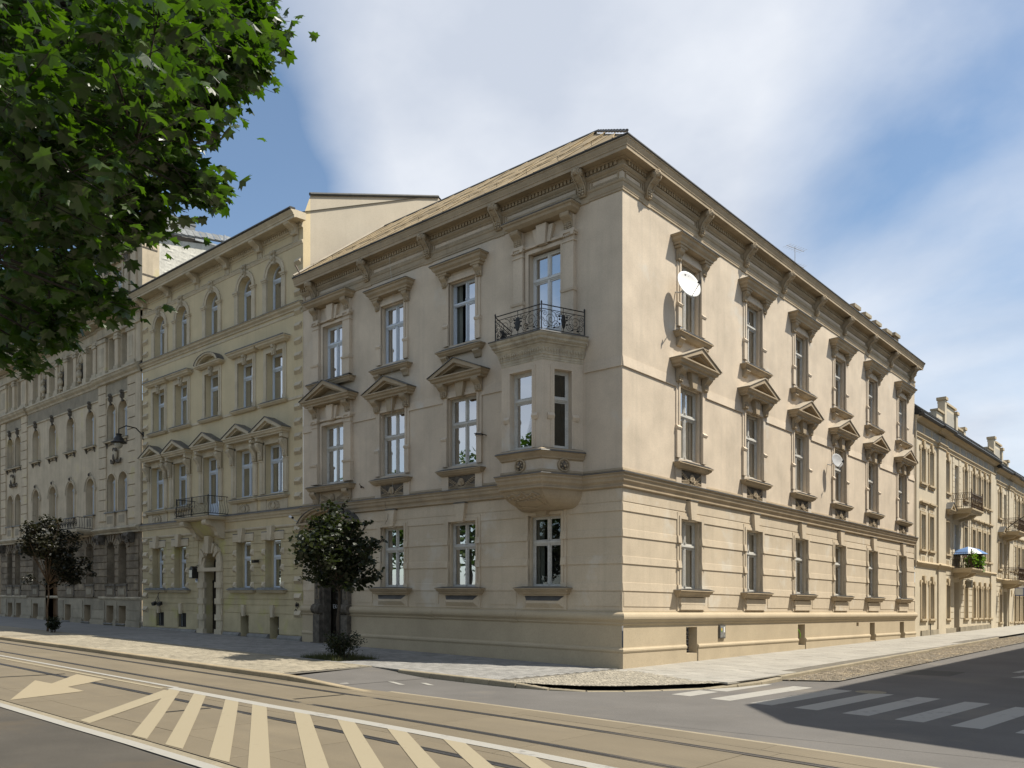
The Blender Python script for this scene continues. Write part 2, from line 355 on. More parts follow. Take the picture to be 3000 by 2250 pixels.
def sweep(mb, prof, path, mat=None, caps=True, shear=zs, close=False):
    """run a (d,z) profile along a plan path, outward on the right of travel"""
    P = [Vector(p) for p in path]; n = len(P); k = len(prof); vs = []
    for i in range(n):
        a = (P[i]-P[i-1]).normalized() if (i > 0 or close) else None
        b = (P[(i+1) % n]-P[i]).normalized() if (i < n-1 or close) else None
        na = Vector((a.y, -a.x)) if a else None; nb = Vector((b.y, -b.x)) if b else None
        if na is None: m = nb
        elif nb is None: m = na
        else: m = (na+nb)/max(1+na.dot(nb), .2)
        for d, z in prof:
            q = P[i]+m*d; vs.append((q.x, q.y, z+(shear(q.x, q.y) if shear else 0)))
    fs = [(i*k+j, i*k+j+1, ((i+1) % n)*k+j+1, ((i+1) % n)*k+j) for i in range(n if close else n-1) for j in range(k-1)]
    if caps and not close: fs += [tuple(range(k)), tuple((n-1)*k+j for j in range(k-1, -1, -1))]
    mb.add(vs, fs, mat)
def moulded(mb, u0, u1, D, prof, mat=None, topmat=None):
    """a shelf on the wall (three exposed sides) with a moulded edge; prof from the top down, offsets from the body D deep"""
    sweep(mb, prof, [(u1, 0), (u1, D), (u0, D), (u0, 0)], mat, caps=False, shear=None)
    d0, z0 = prof[0]; d1, z1 = prof[-1]
    mb.quad((u0-d0, 0, z0), (u0-d0, D+d0, z0), (u1+d0, D+d0, z0), (u1+d0, 0, z0), topmat or mat)
    mb.quad((u0-d1, 0, z1), (u1+d1, 0, z1), (u1+d1, D+d1, z1), (u0-d1, D+d1, z1), mat)

def wall(mb, u0, u1, z0, z1, ops, d=0, depth=.3, mat=None, revmat=None):
    """a plane wall pierced by rectangular openings (ua,ub,za,zb), with reveals"""
    us = sorted({u0, u1, *[a for o in ops for a in o[:2] if u0 < a < u1]})
    zz = sorted({z0, z1, *[a for o in ops for a in o[2:4] if z0 < a < z1]})
    for i in range(len(us)-1):
        for j in range(len(zz)-1):
            a, b, c, e = us[i], us[i+1], zz[j], zz[j+1]; mu, mz = (a+b)/2, (c+e)/2
            if any(o[0] < mu < o[1] and o[2] < mz < o[3] for o in ops): continue
            mb.quad((a, d, c), (a, d, e), (b, d, e), (b, d, c), mat)
    for o in ops:
        a, b, c, e = o[:4]; dd = o[4] if len(o) > 4 else depth
        for q in (((a, d, c), (a, d-dd, c), (a, d-dd, e), (a, d, e)), ((b, d, c), (b, d, e), (b, d-dd, e), (b, d-dd, c)),
                  ((a, d, e), (a, d-dd, e), (b, d-dd, e), (b, d, e)), ((a, d, c), (b, d, c), (b, d-dd, c), (a, d-dd, c))):
            mb.quad(*q, revmat or mat)
def spans(u0, u1, z0, z1, ops):
    cut = sorted((o[0], o[1]) for o in ops if o[2] < z1-1e-4 and o[3] > z0+1e-4); r = []; a = u0
    for c, e in cut:
        if c > a: r.append((a, min(c, u1)))
        a = max(a, e)
    if a < u1: r.append((a, u1))
    return [(p, q) for p, q in r if q-p > .02]
def hband(mb, u0, u1, z0, z1, d0, d1, ops=(), mat=None, slope=.0):
    for a, b in spans(u0, u1, z0, z1, ops):
        mb.prismu([(d0, z0), (d1, z0), (d1, z1-slope), (d0, z1)], a, b, mat)
def archfill(mb, uc, r, zsp, d=0, depth=.3, n=12, mat=None, rise=None, revmat=None):
    """closes the corners above a round arch and gives it its soffit"""
    h = rise or r
    pts = [(uc+r*cos(pi*i/n), zsp+h*sin(pi*i/n)) for i in range(n+1)]
    for i in range(n):
        (a, b), (c, e) = pts[i], pts[i+1]
        mb.quad((a, d, b), (a, d, zsp+h), (c, d, zsp+h), (c, d, e), mat)
        mb.quad((a, d, b), (c, d, e), (c, d-depth, e), (a, d-depth, b), revmat or mat)
def archring(mb, uc, r0, r1, zsp, d0, d1, n=12, mat=None, a0=0, a1=pi):
    for i in range(n):
        p, q = a0+(a1-a0)*i/n, a0+(a1-a0)*(i+1)/n
        mb.prism([(uc+r0*cos(p), zsp+r0*sin(p)), (uc+r1*cos(p), zsp+r1*sin(p)), (uc+r1*cos(q), zsp+r1*sin(q)), (uc+r0*cos(q), zsp+r0*sin(q))], d0, d1, mat)

# ------------------------------------------------------------------ windows
def casement(w, h, tz, mat, D=.22, arch=False, top_split=True, low_split=True, open_leaf=False, fw=.06, single=False):
    """wooden frame with transom and mullions, and the list of its panes (u0,u1,z0,z1,arched)"""
    b = MB(mat); y0, y1 = -D-.07, -D; W2 = w/2; panes = []
    zsp = h-W2 if arch else h
    b.box(-W2, -W2+fw, y0, y1, 0, zsp); b.box(W2-fw, W2, y0, y1, 0, zsp); b.box(-W2+fw, W2-fw, y0, y1, 0, fw)
    if arch: archring(b, 0, W2-fw, W2, zsp, y0, y1, 12)
    else: b.box(-W2+fw, W2-fw, y0, y1, h-fw, h)
    if tz:
        b.box(-W2+fw, W2-fw, y0, y1+.015, tz-.05, tz+.05); b.box(-W2+fw, W2-fw, y1+.015, y1+.04, tz-.015, tz+.04)
    def sash(a, c, z0, z1, ar=False):
        t = .042; y = y1-.012; yb = y-.04
        if ar:
            b.box(a, c, yb, y, z0, z0+t); return panes.append((a, c, z0+t, zsp, True))
        b.box(a, a+t, yb, y, z0, z1); b.box(c-t, c, yb, y, z0, z1); b.box(a+t, c-t, yb, y, z0, z0+t); b.box(a+t, c-t, yb, y, z1-t, z1)
        panes.append((a+t, c-t, z0+t, z1-t, False))
    def row(z0, z1, split, ar=False):
        a, c = -W2+fw, W2-fw
        if split and not ar:
            b.box(-.03, .03, y0, y1+.012, z0, z1); b.lathe([(.035, 0), (.035, .06)], (0, y1+.012, z0+.02), 6)
            sash(a, -.03, z0, z1)
            if open_leaf:      # this leaf stands open into the room
                t = .042
                for q in ((0, t), (.5, .5+t)): b.box(c-.03, c, yb_open-q[1], yb_open-q[0], z0, z1)
            else: sash(.03, c, z0, z1)
        else: sash(a, c, z0, z1, ar)
    yb_open = y1-.05
    if single: row(fw, zsp if arch else h-fw, False, arch)
    elif tz:
        row(fw, tz-.05, low_split)
        row(tz+.05, h-fw, top_split, arch)
    else: row(fw, h-fw, low_split)
    return b, panes

def pane_mesh(p, D, W2, fw=.06, mat='glass', zsp=None):
    b = MB(mat); a, c, z0, z1, ar = p; y = -D-.035
    if ar:
        r = W2-fw; pts = [(a, z0)]+[(c, z0)]+[(r*cos(pi*i/12), z1+r*sin(pi*i/12)) for i in range(13)]
    else: pts = [(a, z0), (c, z0), (c, z1), (a, z1)]
    n = len(pts)
    b.add([(u, y, z) for u, z in pts], [tuple(range(n))])
    return b.mesh('pane')

def curtain_mesh(w, h, D, kind, arch=False, seed=0):
    """the dark room and the curtains just behind the panes"""
    r = random.Random(seed); b = MB('void'); y = -D-.55; W2 = w/2+.02
    b.quad((-W2, y, 0), (W2, y, 0), (W2, y, h), (-W2, y, h))
    for q in (((-W2, y, 0), (-W2, -D-.08, 0), (-W2, -D-.08, h), (-W2, y, h)), ((W2, y, 0), (W2, -D-.08, 0), (W2, -D-.08, h), (W2, y, h)), ((-W2, y, h), (W2, y, h), (W2, -D-.08, h), (-W2, -D-.08, h)), ((-W2, y, 0), (W2, y, 0), (W2, -D-.08, 0), (-W2, -D-.08, 0))): b.quad(*q)
    def cloth(a, c, z0, z1, mat):
        n = max(6, int((c-a)/.045)); vs = []; ph = r.random()*6
        for i in range(n+1):
            u = a+(c-a)*i/n; d = -D-.17+.028*sin(ph+i*1.9)+.012*sin(i*.7)
            vs += [(u, d, z0), (u, d*1.0, z1)]
        b.add(vs, [(2*i, 2*i+2, 2*i+3, 2*i+1) for i in range(n)], mat)
    if kind == 1: cloth(-W2, -W2*.45, 0, h, 'curtaindark'); cloth(W2*.5, W2, 0, h, 'curtaindark')
    if kind == 2: cloth(-W2, W2, 0, h, 'curtain')
    if kind == 3: cloth(-W2, W2, 0, h*.98, 'curtaindark')
    if kind == 4: cloth(-W2, W2, .0, h*.55, 'curtain')
    if kind == 5: b.box(-W2, W2, -D-.12, -D-.11, h*.52, h, 'curtain')
    return b.mesh('curtain')

class Kind:      # one kind of window: meshes made once, copied for every opening
    def __init__(s, name, frame, panes, extras, D, w, h, glass='glass', arch=False, curtains=(1, 2, 3)):
        s.name = name; s.D = D; s.frame = frame.mesh('window')
        s.pm = [pane_mesh(p, D, w/2, mat=glass) for p in panes]; s.gl = glass
        s.cur = {}; s.w, s.h, s.ar = w, h, arch
        s.ex = [(n, m.mesh(n) if isinstance(m, MB) else m, u, d, z) for n, m, u, d, z in extras]
    def place(s, fac, bld, u, z, cur, skip=(), label=None):
        o = fac.put(s.name, s.frame, bld, u, 0, z)
        if label: o['label'] = label
        for m in s.pm: fac.put('pane', m, o, u, 0, z)
        if cur not in s.cur: s.cur[cur] = curtain_mesh(s.w, s.h, s.D, cur, s.ar, cur*7+int(s.w*100))
        fac.put('curtain', s.cur[cur], o, u, 0, z)
        for n, m, du, d, dz in s.ex:
            if n not in skip: fac.put(n, m, o, u+du, d, z+dz)
        return o

def acanthus(b, u, d, z0, z1, w, mat, n=5, seed=1):
    """a bunch of raised leaf lobes climbing a console"""
    r = random.Random(seed)
    for i in range(n):
        t = i/max(n-1, 1); zc = z0+(z1-z0)*t
        for sg in (-1, 1):
            b.ball((u+sg*w*.28, d, zc+.01*r.random()), w*.24, .022, (z1-z0)/n*.62, mat, 6, 4)
    b.ball((u, d+.008, (z0+z1)/2), w*.1, .02, (z1-z0)*.5, mat, 6, 4)
def shell_relief(w, h, mat, back, seed=2, oval=False):
    """sunk panel filled with a shell between curling fronds"""
    b = MB(mat); r = random.Random(seed)
    b.box(-w/2, w/2, .0, .012, -h/2, h/2, back)
    if oval:
        b.ball((0, .04, 0), .085, .05, .125, mat, 10, 6); b.lathe([(.105, .03), (.125, .055), (.105, .07)], (0, 0, 0), 12, mat, 'y')
        for i in range(26):
            a = 2*pi*i/26; rr = .17+.06*r.random()
            b.ball((cos(a)*rr*1.5, .03, sin(a)*rr*.72), .055, .03, .03, mat, 6, 4)
            b.ball((cos(a)*rr*2.1*.95, .025, sin(a)*rr*.95), .04, .025, .03, mat, 5, 3)
    else:
        for i in range(11):
            a = pi*.08+pi*.84*i/10; L = h*.44
            b.tube([(0, .03, -h*.28), (cos(a)*L*.55, .06, -h*.28+sin(a)*L*.75), (cos(a)*L*.8, .035, -h*.28+sin(a)*L*1.25)], .02, 5, mat, .034)
        for sg in (-1, 1):
            for k in range(2):
                pts = []
                for t in range(7):
                    q = t/6; pts.append((sg*(w*.10+w*.36*q), .03, -h*.34+h*(.05+.62*k)*q-h*.12*q*q))
                b.tube(pts, .016, 4, mat, .008)
                for p in pts[1:]:
                    for s2 in (-1, 1):
                        b.ball((p[0]+sg*.012, .03, p[2]+s2*.042), .05, .022, .02, mat, 5, 3)
    return b
def ped_tri(w, z, h, D, mat, cover, side=0.0, dentil=False):
    """triangular pediment: moulded bed, two raking mouldings, sunk field, sheet-metal cover"""
    b = MB(mat); W2 = w/2
    moulded(b, -W2+.14, W2-.14, D-.14, [(.14, z+.10), (.14, z+.06), (.09, z+.03), (.07, z-.03), (.0, z-.07), (0, z-.12)], mat)
    t = .13
    for sg in (-1, 1):
        b.prism([(sg*W2, z+.10), (0, z+.10+h), (0, z+.10+h-t*1.15), (sg*(W2-t*2.2), z+.10)], 0, D, mat)
        b.prism([(sg*(W2-t*2.2), z+.10), (0, z+.10+h-t*1.15), (0, z+.10+h-t*1.75), (sg*(W2-t*3.3), z+.10)], 0, D-.10, mat)
        b.prism([(sg*(W2+.03), z+.10), (sg*(W2+.03), z+.118), (0, z+.128+h), (0, z+.102+h)], -.0, D+.035, cover)
    b.prism([(-W2+.3, z+.1), (W2-.3, z+.1), (0, z+.1+h-.2)], 0, .1, mat)
    return b
def scroll_console(w, z0, z1, D, mat, seed=3, face=True):
    """S-shaped console with scroll ends"""
    b = MB(mat); H = z1-z0
    P = [(0, z1), (D, z1), (D*1.02, z1-.10*H), (D*.96, z1-.24*H), (D*.78, z1-.34*H), (D*.52, z1-.46*H), (D*.34, z1-.62*H), (D*.30, z1-.78*H), (D*.34, z1-.90*H), (D*.26, z0), (0, z0)]
    b.prismu(P, -w/2, w/2)
    for sg in (-1, 1):
        b.lathe([(.13*H, 0), (.13*H, .012), (.06*H, .02)], (sg*w/2 if sg > 0 else -w/2-.0, D*.84, z1-.16*H), 10, mat, 'x')
        b.prismu([(d*.0+x, y) for x, y, d in [(D*.98, z1-.02, 0), (D*1.05, z1-.12*H, 0), (D*.84, z1-.33*H, 0), (D*.40, z1-.55*H, 0), (D*.37, z1-.85*H, 0), (D*.30, z1-.85*H, 0), (D*.30, z1-.6*H, 0), (D*.72, z1-.33*H, 0)]], sg*w/2-.02, sg*w/2+.012 if sg > 0 else sg*w/2+.02)
    if face: acanthus(b, 0, D*.42, z0+.06*H, z0+.5*H, w*.8, mat, 4, seed)
    return b

# ------------------------------------------------------------------ corner building
def corner_building():
    B = thing('corner_building', 'three-storey cream corner tenement with an oriel bay, wrought-iron balcony and tan sheet roof', 'building', (-6, 6, zs(-6, 6)))
    LC = [2.78, 6.28, 9.78]; RC = [3.77, 8.22, 12.36, 16.48, 20.63, 25.05]
    UE = 15.26; VE = 27.2
    gz, gh = 2.28, 2.17; f1z, f1h = 6.30, 2.28; f2z, f2h = 10.32, 2.10
    gw, w1, w2 = 1.28, 1.38, 1.25
    # openings of each front
    def ops(cs, skip1=(), skipG=()):
        r = []
        for i, c in enumerate(cs):
            if i not in skipG: r.append((c-gw/2, c+gw/2, gz, gz+gh, .30))
            if i not in skip1: r.append((c-w1/2, c+w1/2, f1z, f1z+f1h, .30))
            r.append((c-w2/2, c+w2/2, f2z, f2z+f2h, .30))
        return r
    oL = ops(LC+[13.28], (0,), (3,)); oL = [o for o in oL if not (abs((o[0]+o[1])/2-2.78) < .1 and o[2] > 10)]
    oL += [(2.78-w2/2, 2.78+w2/2, 9.5, f2z+f2h+.05, .3), (12.55, 13.85, .15, 3.75, .55)]
    oR = ops([-c for c in RC])
    BS = [(3.8, .30, 1.12), (12.36, .30, 1.12), (20.55, .30, 1.12), (24.97, .30, 1.12)]
    oR += [(-c-.34, -c+.34, .30, 1.12, .34) for c, a, b in BS]+[(-18.74, -18.46, .98, 1.14, .3)]
    for fac, u0, u1, oo, nm in ((FL, 0, UE, oL, 'L'), (FR, -VE, 0, oR, 'R')):
        b = MB('plaster')
        hi = [o for o in oo if o[2] > 5]; lo = [o for o in oo if o[2] < 5]
        wall(b, u0, u1, 5.05, 14.3, hi)
        wall(b, u0, u1, 1.62, 5.05, [o for o in lo if o[3] > 1.3], mat='plaster_low')
        wall(b, u0, u1, -.6, 1.62, [o for o in lo if o[2] < 1.3 or o[2] < .2], d=0.03, mat='base')
        fac.put('wall', b, B)
        # ground storey bands
        g = MB('plaster_low'); blk = [(o[0]-.17, o[1]+.17, o[2], o[3]) for o in lo if o[2] > 1.5]+[(12.1, 14.3, 0, 5)]*(nm == 'L')
        for z0, z1 in ((4.42, 4.66), (3.70, 3.92), (2.94, 3.16), (2.18, 2.42)):
            for a, c in spans(u0, u1, z0, z1, blk):
                a2 = a-(.036 if nm == 'R' and abs(a) > 99 else 0)
                g.prismu([(.0, z1), (.010, z1-.006), (.024, z0+.01), (.024, z0), (0, z0)], a2, c)
        for a, c in spans(u0+.02, u1-.02, 4.66, 5.04, blk): g.box(a, c, 0, .012, 4.69, 5.04)
        for a, c in spans(u0+.02, u1-.02, 1.7, 2.17, [(o[0]-.45, o[1]+.45, 1, 3) for o in lo if o[2] > 1.5]+[(12.1, 14.3, 0, 5)]*(nm == 'L')):
            if c-a > .5: g.box(a+.04, c-.04, 0, .014, 1.74, 2.14)
        o = fac.put('rusticated_band', g, B)
    # long mouldings that turn the corner
    LP = [(-UE, 0), (0, 0), (0, VE)]
    OR = [(-UE, 0), (-4.0, 0), (-3.45, -1.2), (-1.91, -1.2), (-1.36, 0), (0, 0), (0, VE)]
    def run(name, mat, prof, path=LP, sm=False):
        b = MB(mat); sweep(b, prof, path); me = b.mesh(name, 0, sm); return put(name, me, B, (0, 0, 0))
    run('string_course', 'trim', [(0, 5.62), (.035, 5.61), (.045, 5.55), (.03, 5.53), (.10, 5.50), (.20, 5.475), (.205, 5.445), (.17, 5.44), (.17, 5.37), (.135, 5.33), (.12, 5.25), (.07, 5.19), (.06, 5.13), (.085, 5.12), (.085, 5.085), (0, 5.05)], OR)
    ow = MB('tin'); sweep(ow, [(.05, 5.522), (.21, 5.492), (.216, 5.468), (.20, 5.466), (.05, 5.50)], OR); put('sheet_flashing', ow.mesh('sheet_flashing', 0), B, (0, 0, 0))
    torus = [(0, 1.62), (.03, 1.62), (.032, 1.575), (.07, 1.57)]+[(.07+.095*sin(pi*i/8), 1.44+.125*cos(pi*i/8)) for i in range(1, 8)]+[(.09, 1.30), (.075, 1.285), (.075, 1.25), (.05, 1.22), (.03, 1.20)]
    foot = [(.03, .585), (.05, .58), (.055, .565), (.085, .535), (.09, .49), (.075, .45), (.06, .44), (.06, -.6)]
    for nm, prof in (('roll_moulding', torus), ('base_moulding', foot)):
        b = MB('base')
        cuts = [(-12.35, 0), (0, 0)]
        if nm == 'roll_moulding':
            sweep(b, prof, [(-12.35, 0), (0, 0), (0, VE)]); sweep(b, prof, [(-UE, 0), (-14.45, 0)])
        else:
            sweep(b, prof, [(-12.35, 0), (0, 0), (0, 3.43)]); sweep(b, prof, [(-UE, 0), (-14.45, 0)])
            ends = [3.43]
            ys = [c for c, _, _ in BS]
            for i, c in enumerate(ys): sweep(b, prof, [(0, c+.37), (0, ys[i+1]-.37 if i < 3 else VE)])
        put(nm, b.mesh(nm, 0, False), B, (0, 0, 0))
    b = MB('base')
    for u in (4.0, 7.75):       # two clasps over the roll
        b.prismu([(d+.012, z) for d, z in torus[3:]]+[(0, 1.15), (0, 1.6)], u-.17, u+.17)
    FL.put('moulding_clasp', b, B)
    # storey band between first and second floor, broken by the surrounds
    for fac, u0, u1, cs in ((FL, 0, UE, LC[1:]+[13.28]), (FR, -VE, 0, [-c for c in RC])):
        b = MB('plaster'); cut = [(c-.9, c+.9, 8, 9) for c in cs]+([(1.3, 4.2, 8, 9)] if fac is FL else [])
        for a, c in spans(u0, u1, 8.45, 8.74, cut): b.prismu([(0, 8.74), (.012, 8.74), (.04, 8.465), (.04, 8.45), (0, 8.45)], a, c)
        fac.put('storey_band', b, B)
    # main cornice
    run('frieze_moulding', 'trim', [(0, 13.70), (.05, 13.68), (.065, 13.65), (.05, 13.60), (.03, 13.58), (.03, 13.50), (.04, 13.49), (.04, 13.42), (.028, 13.41), (.028, 13.35), (0, 13.335)])
    run('bed_moulding', 'trim', [(0, 14.24), (.16, 14.24), (.16, 14.19), (.135, 14.18), (.135, 14.17), (.065, 14.17), (.065, 14.05), (.10, 14.04), (.11, 13.99), (.06, 13.94), (.04, 13.93), (.03, 13.90), (.0, 13.89)])
    run('cornice', 'trim', [(0, 14.51), (.51, 14.49), (.51, 14.46), (.485, 14.44), (.48, 14.41), (.455, 14.35), (.44, 14.32), (.44, 14.29), (.42, 14.275), (.42, 14.19), (.40, 14.19), (.40, 14.205), (0, 14.215)])
    run('gutter', 'gutter', [(.40, 14.55), (.53, 14.54), (.54, 14.50), (.51, 14.485), (.40, 14.50)])
    d = MB('trim')
    for fac, a, c in ((FL, .1, UE), (FR, -VE, -.1)):
        d = MB('trim'); n = int((c-a)/.135)
        for i in range(n):
            u = a+(c-a)*(i+.5)/n; d.box(u-.042, u+.042, .06, .128, 14.06, 14.168)
        fac.put('dentil_course', d, B, kind='stuff')
    # lion consoles
    L = MB('trim'); w = .30
    P = [(0, 0), (.43, 0), (.455, -.05), (.45, -.13), (.40, -.21), (.30, -.28), (.20, -.36), (.135, -.46), (.11, -.56), (.115, -.62), (.13, -.66), (.11, -.70), (0, -.70)]
    L.prismu(P, -w/2+.03, w/2-.03)
    for sg in (-1, 1):
        L.lathe([(.10, 0), (.10, .03), (.085, .035), (.05, .035), (.045, .05), (0.01, .05)], (sg*(w/2-.03) if sg > 0 else -w/2-.02, .34, -.115), 12, 'trim', 'x')
        L.prismu([(.44, -.10), (.455, -.15), (.33, -.275), (.215, -.37), (.15, -.5), (.14, -.66), (.10, -.66), (.11, -.48), (.18, -.34), (.3, -.24)], sg*(w/2-.03)-.02, sg*(w/2-.03)+.02)
    L.ball((0, .455, -.105), .085, .06, .095, n=10, k=6); L.ball((0, .505, -.13), .042, .035, .035); L.ball((0, .515, -.115), .018, .02, .03)
    for sg in (-1, 1): L.ball((sg*.035, .505, -.085), .016, .012, .012); L.ball((sg*.065, .46, -.03), .025, .02, .02)
    L.ball((0, .49, -.168), .03, .02, .016)
    for i in range(11):
        a = pi*(-.25)+pi*1.5*i/10; L.ball((.1*cos(a), .44, -.10+.105*sin(a)), .034, .035, .034, n=6, k=4)
    for i in range(4): L.ball((-.075+.05*i, .30, -.265), .024, .026, .024, n=6, k=4)
    for i in range(4): L.ball((-.06+.04*i, .255, -.315), .02, .024, .02, n=6, k=4)
    acanthus(L, 0, .15, -.64, -.40, .2, 'trim', 4, 5)
    lion = L.mesh('lion_console', SH, True)
    back = MB('trim'); back.box(-.2, .2, 0, .035, -.88, -.27)
    bm = back.mesh('console_backing')
    for fac, us in ((FL, [1.32, 4.6, 7.88, 11.15, 14.42]), (FR, [-1.2, -4.33, -7.47, -10.6, -13.75, -16.87, -19.98, -23.1, -26.3])):
        for u in us:
            o = fac.put('lion_console', lion, B, u, .0, 14.21)
            fac.put('console_backing', bm, o, u, 0, 14.21)
        # panels of the frieze between the consoles
        e = [0 if fac is FL else -VE]+us[::1 if fac is FL else -1]+[UE if fac is FL else 0]
        e = sorted(e)
        for a, c in zip(e[:-1], e[1:]):
            a2 = a+(.26 if a in us else .12); c2 = c-(.26 if c in us else .12)
            if c2-a2 < .4: continue
            b = MB('plaster'); b.box(a2+.05, c2-.05, 0, .008, 13.76, 13.855)
            for x0, x1, y0, y1 in ((a2, c2, 13.70, 13.735), (a2, c2, 13.872, 13.892), (a2, a2+.035, 13.735, 13.872), (c2-.035, c2, 13.735, 13.872)): b.box(x0, x1, 0, .03, y0, y1, 'trim')
            fac.put('frieze_panel', b, B)
    # ---- windows
    def surround(w, h, outer, ear, mat, d=.055, low=None):
        b = MB(mat); W2 = w/2
        for sg in (-1, 1):
            a, c = sorted((sg*W2, sg*(W2+.09))); b.box(a, c, -.02, d, 0, h+.09)
            a, c = sorted((sg*(W2+.09), sg*(W2+outer))); b.box(a, c, 0, d*.55, 0, h+outer)
            a, c = sorted((sg*(W2-.035), sg*W2)); b.box(a, c, -.12, -.05, .02, h)
            if low:
                a, c = sorted((sg*(W2-.012), sg*(W2+outer+.03))); b.prismu([(d+.035, low-.06), (d+.06, low), (d, low+.07), (0, low+.07), (0, low-.06)], a, c); b.box(a+.015, c-.015, -.02, d+.02, 0, low-.06)
        b.box(-W2, W2, -.02, d, h, h+.09); b.box(-W2-.09, W2+.09, 0, d*.55, h+.09, h+outer); b.box(-W2, W2, -.12, -.05, h-.035, h)
        return b
    # ground floor
    fr, pn = casement(gw, gh, 1.36, 'oldwhite', .2)
    s = surround(gw, gh, .19, 0, 'plaster_low')
    for z0, z1 in ((3.70, 3.92), (2.94, 3.16), (2.18, 2.42)):
        for sg in (-1, 1):
            a, c = sorted((sg*(gw/2-.005), sg*(gw/2+.20))); s.prismu([(-.15, z1-gz), (.06, z1-gz), (.085, z0-gz), (-.15, z0-gz)], a, c)
    key = MB('plaster_low'); key.prism([(-.15, 2.17), (.15, 2.17), (.24, 2.78), (-.24, 2.78)], 0, .14); key.prism([(-.13, 2.13), (.13, 2.13), (.15, 2.2), (-.15, 2.2)], -.1, .11); key.box(-.26, .26, 0, .16, 2.755, 2.785, 'tin')
    sill = MB('trim'); moulded(sill, -.92, .92, .15, [(.13, -.02), (.14, -.05), (.10, -.06), (.09, -.10), (.03, -.16), (.02, -.20), (0, -.22)])
    sill.prism([(-1.06, -.018), (-.66, .025), (.66, .025), (1.06, -.018)], -.16, .29, 'tin')
    pan = MB('plaster_low'); pan.box(-.84, .84, 0, .045, -.66, -.2); pan.frus(-.76, .76, -.62, -.26, .045, .15, .14)
    pan.add([(-.76, .048, -.26), (.76, .048, -.26), (.62, .155, -.40), (-.62, .155, -.40)], [(0, 1, 2, 3)], 'tin')
    panR = MB('plaster_low'); panR.box(-.84, .84, 0, .045, -.66, -.2); panR.box(-.76, .76, .045, .11, -.46, -.25); panR.prism([(-.76, -.62), (.76, -.62), (.70, -.46), (-.70, -.46)], .045, .105)
    kgL = Kind('window', fr, pn, [('surround', s, 0, 0, 0), ('keystone', key, 0, 0, 0), ('sill', sill, 0, 0, 0), ('apron_panel', pan, 0, 0, 0)], .2, gw, gh)
    for i, u in enumerate(LC): kgL.place(FL, B, u, gz, (1, 3, 1)[i])
    kgR = Kind('window', fr, pn, [('surround', s, 0, 0, 0), ('keystone', key, 0, 0, 0), ('sill', sill, 0, 0, 0), ('apron_panel', panR, 0, 0, 0)], .2, gw, gh)
    for i, v in enumerate(RC): kgR.place(FR, B, -v, gz, (2, 3, 2, 3, 1, 3)[i])
    # first floor
    fr, pn = casement(w1, f1h, 1.40, 'oldwhite', .2)
    s = surround(w1, f1h, .21, 0, 'plaster', low=.92)
    ped = ped_tri(2.46, 2.84, .50, .42, 'trim', 'tin')
    pedR = ped_tri(2.46, 2.84, .50, .42, 'trim', 'tin_light')
    con = scroll_console(.26, 2.30, 2.74, .26, 'trim')
    key = MB('trim'); key.prism([(-.13, 2.24), (.13, 2.24), (.21, 2.74), (-.21, 2.74)], 0, .17); key.prismu([(0, 2.2), (.08, 2.2), (.12, 2.3), (0, 2.3)], -.1, .1)
    sill = MB('trim'); moulded(sill, -.92, .92, .12, [(.13, -.16), (.14, -.19), (.10, -.20), (.08, -.25), (.02, -.30), (0, -.32)]); sill.prism([(-1.06, -.158), (-.7, -.12), (.7, -.12), (1.06, -.158)], -.16, .26, 'tin')
    ap = MB('plaster'); ap.box(-.93, -.62, 0, .05, -.80, -.30); ap.box(.62, .93, 0, .05, -.80, -.30); ap.box(-.62, .62, 0, .02, -.80, -.30)
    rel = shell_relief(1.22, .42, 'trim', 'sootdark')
    ex = [('surround', s, 0, 0, 0), ('keystone', key, 0, 0, 0), ('sill', sill, 0, 0, 0), ('apron_panel', ap, 0, 0, 0), ('shell_relief', rel, 0, .02, -.55), ('console', con, -.80, .03, 0), ('console', con, .80, .03, 0)]
    kf1 = Kind('window', fr, pn, ex+[('pediment', ped, 0, 0, 0)], .2, w1, f1h)
    kf1R = Kind('window', fr, pn, ex+[('pediment', pedR, 0, 0, 0)], .2, w1, f1h)
    kf1.place(FL, B, LC[1], f1z, 1); kf1.place(FL, B, LC[2], f1z, 1)
    for i, v in enumerate(RC): kf1R.place(FR, B, -v, f1z, (2, 3, 2, 3, 3, 2)[i])
    # second floor
    fr, pn = casement(w2, f2h, 1.38, 'bluewhite', .2)
    fro, pno = casement(w2, f2h, 1.38, 'oldwhite', .2)
    frx, pnx = casement(w2, f2h, 1.38, 'bluewhite', .2, open_leaf=True)
    s = surround(w2, f2h, .20, 0, 'plaster', low=.66)
    hood = MB('trim'); moulded(hood, -1.0, 1.0, .22, [(.18, 2.66), (.18, 2.62), (.13, 2.60), (.11, 2.52), (.04, 2.46), (.03, 2.40), (0, 2.40)], topmat='tin')
    for sg in (-1, 1): moulded(hood, sg*.76-.19, sg*.76+.19, .20, [(.02, 2.40), (.02, 2.34), (0, 2.32)])
    hood.prism([(-1.2, 2.655), (-1.15, 2.68), (1.15, 2.68), (1.2, 2.655)], 0, .42, 'tin')
    hc = scroll_console(.24, 1.98, 2.32, .17, 'trim', 9)
    sill = MB('trim'); moulded(sill, -.92, .92, .12, [(.13, -.20), (.14, -.23), (.10, -.24), (.08, -.29), (.02, -.34), (0, -.36)]); sill.prism([(-1.06, -.198), (-.64, -.16), (.64, -.16), (1.06, -.198)], -.16, .26, 'tin')
    for sg in (-1, 1): sill.prismu([(0, -.36), (.17, -.36), (.18, -.42), (.10, -.50), (.06, -.60), (0, -.62)], sg*.74-.14, sg*.74+.14)
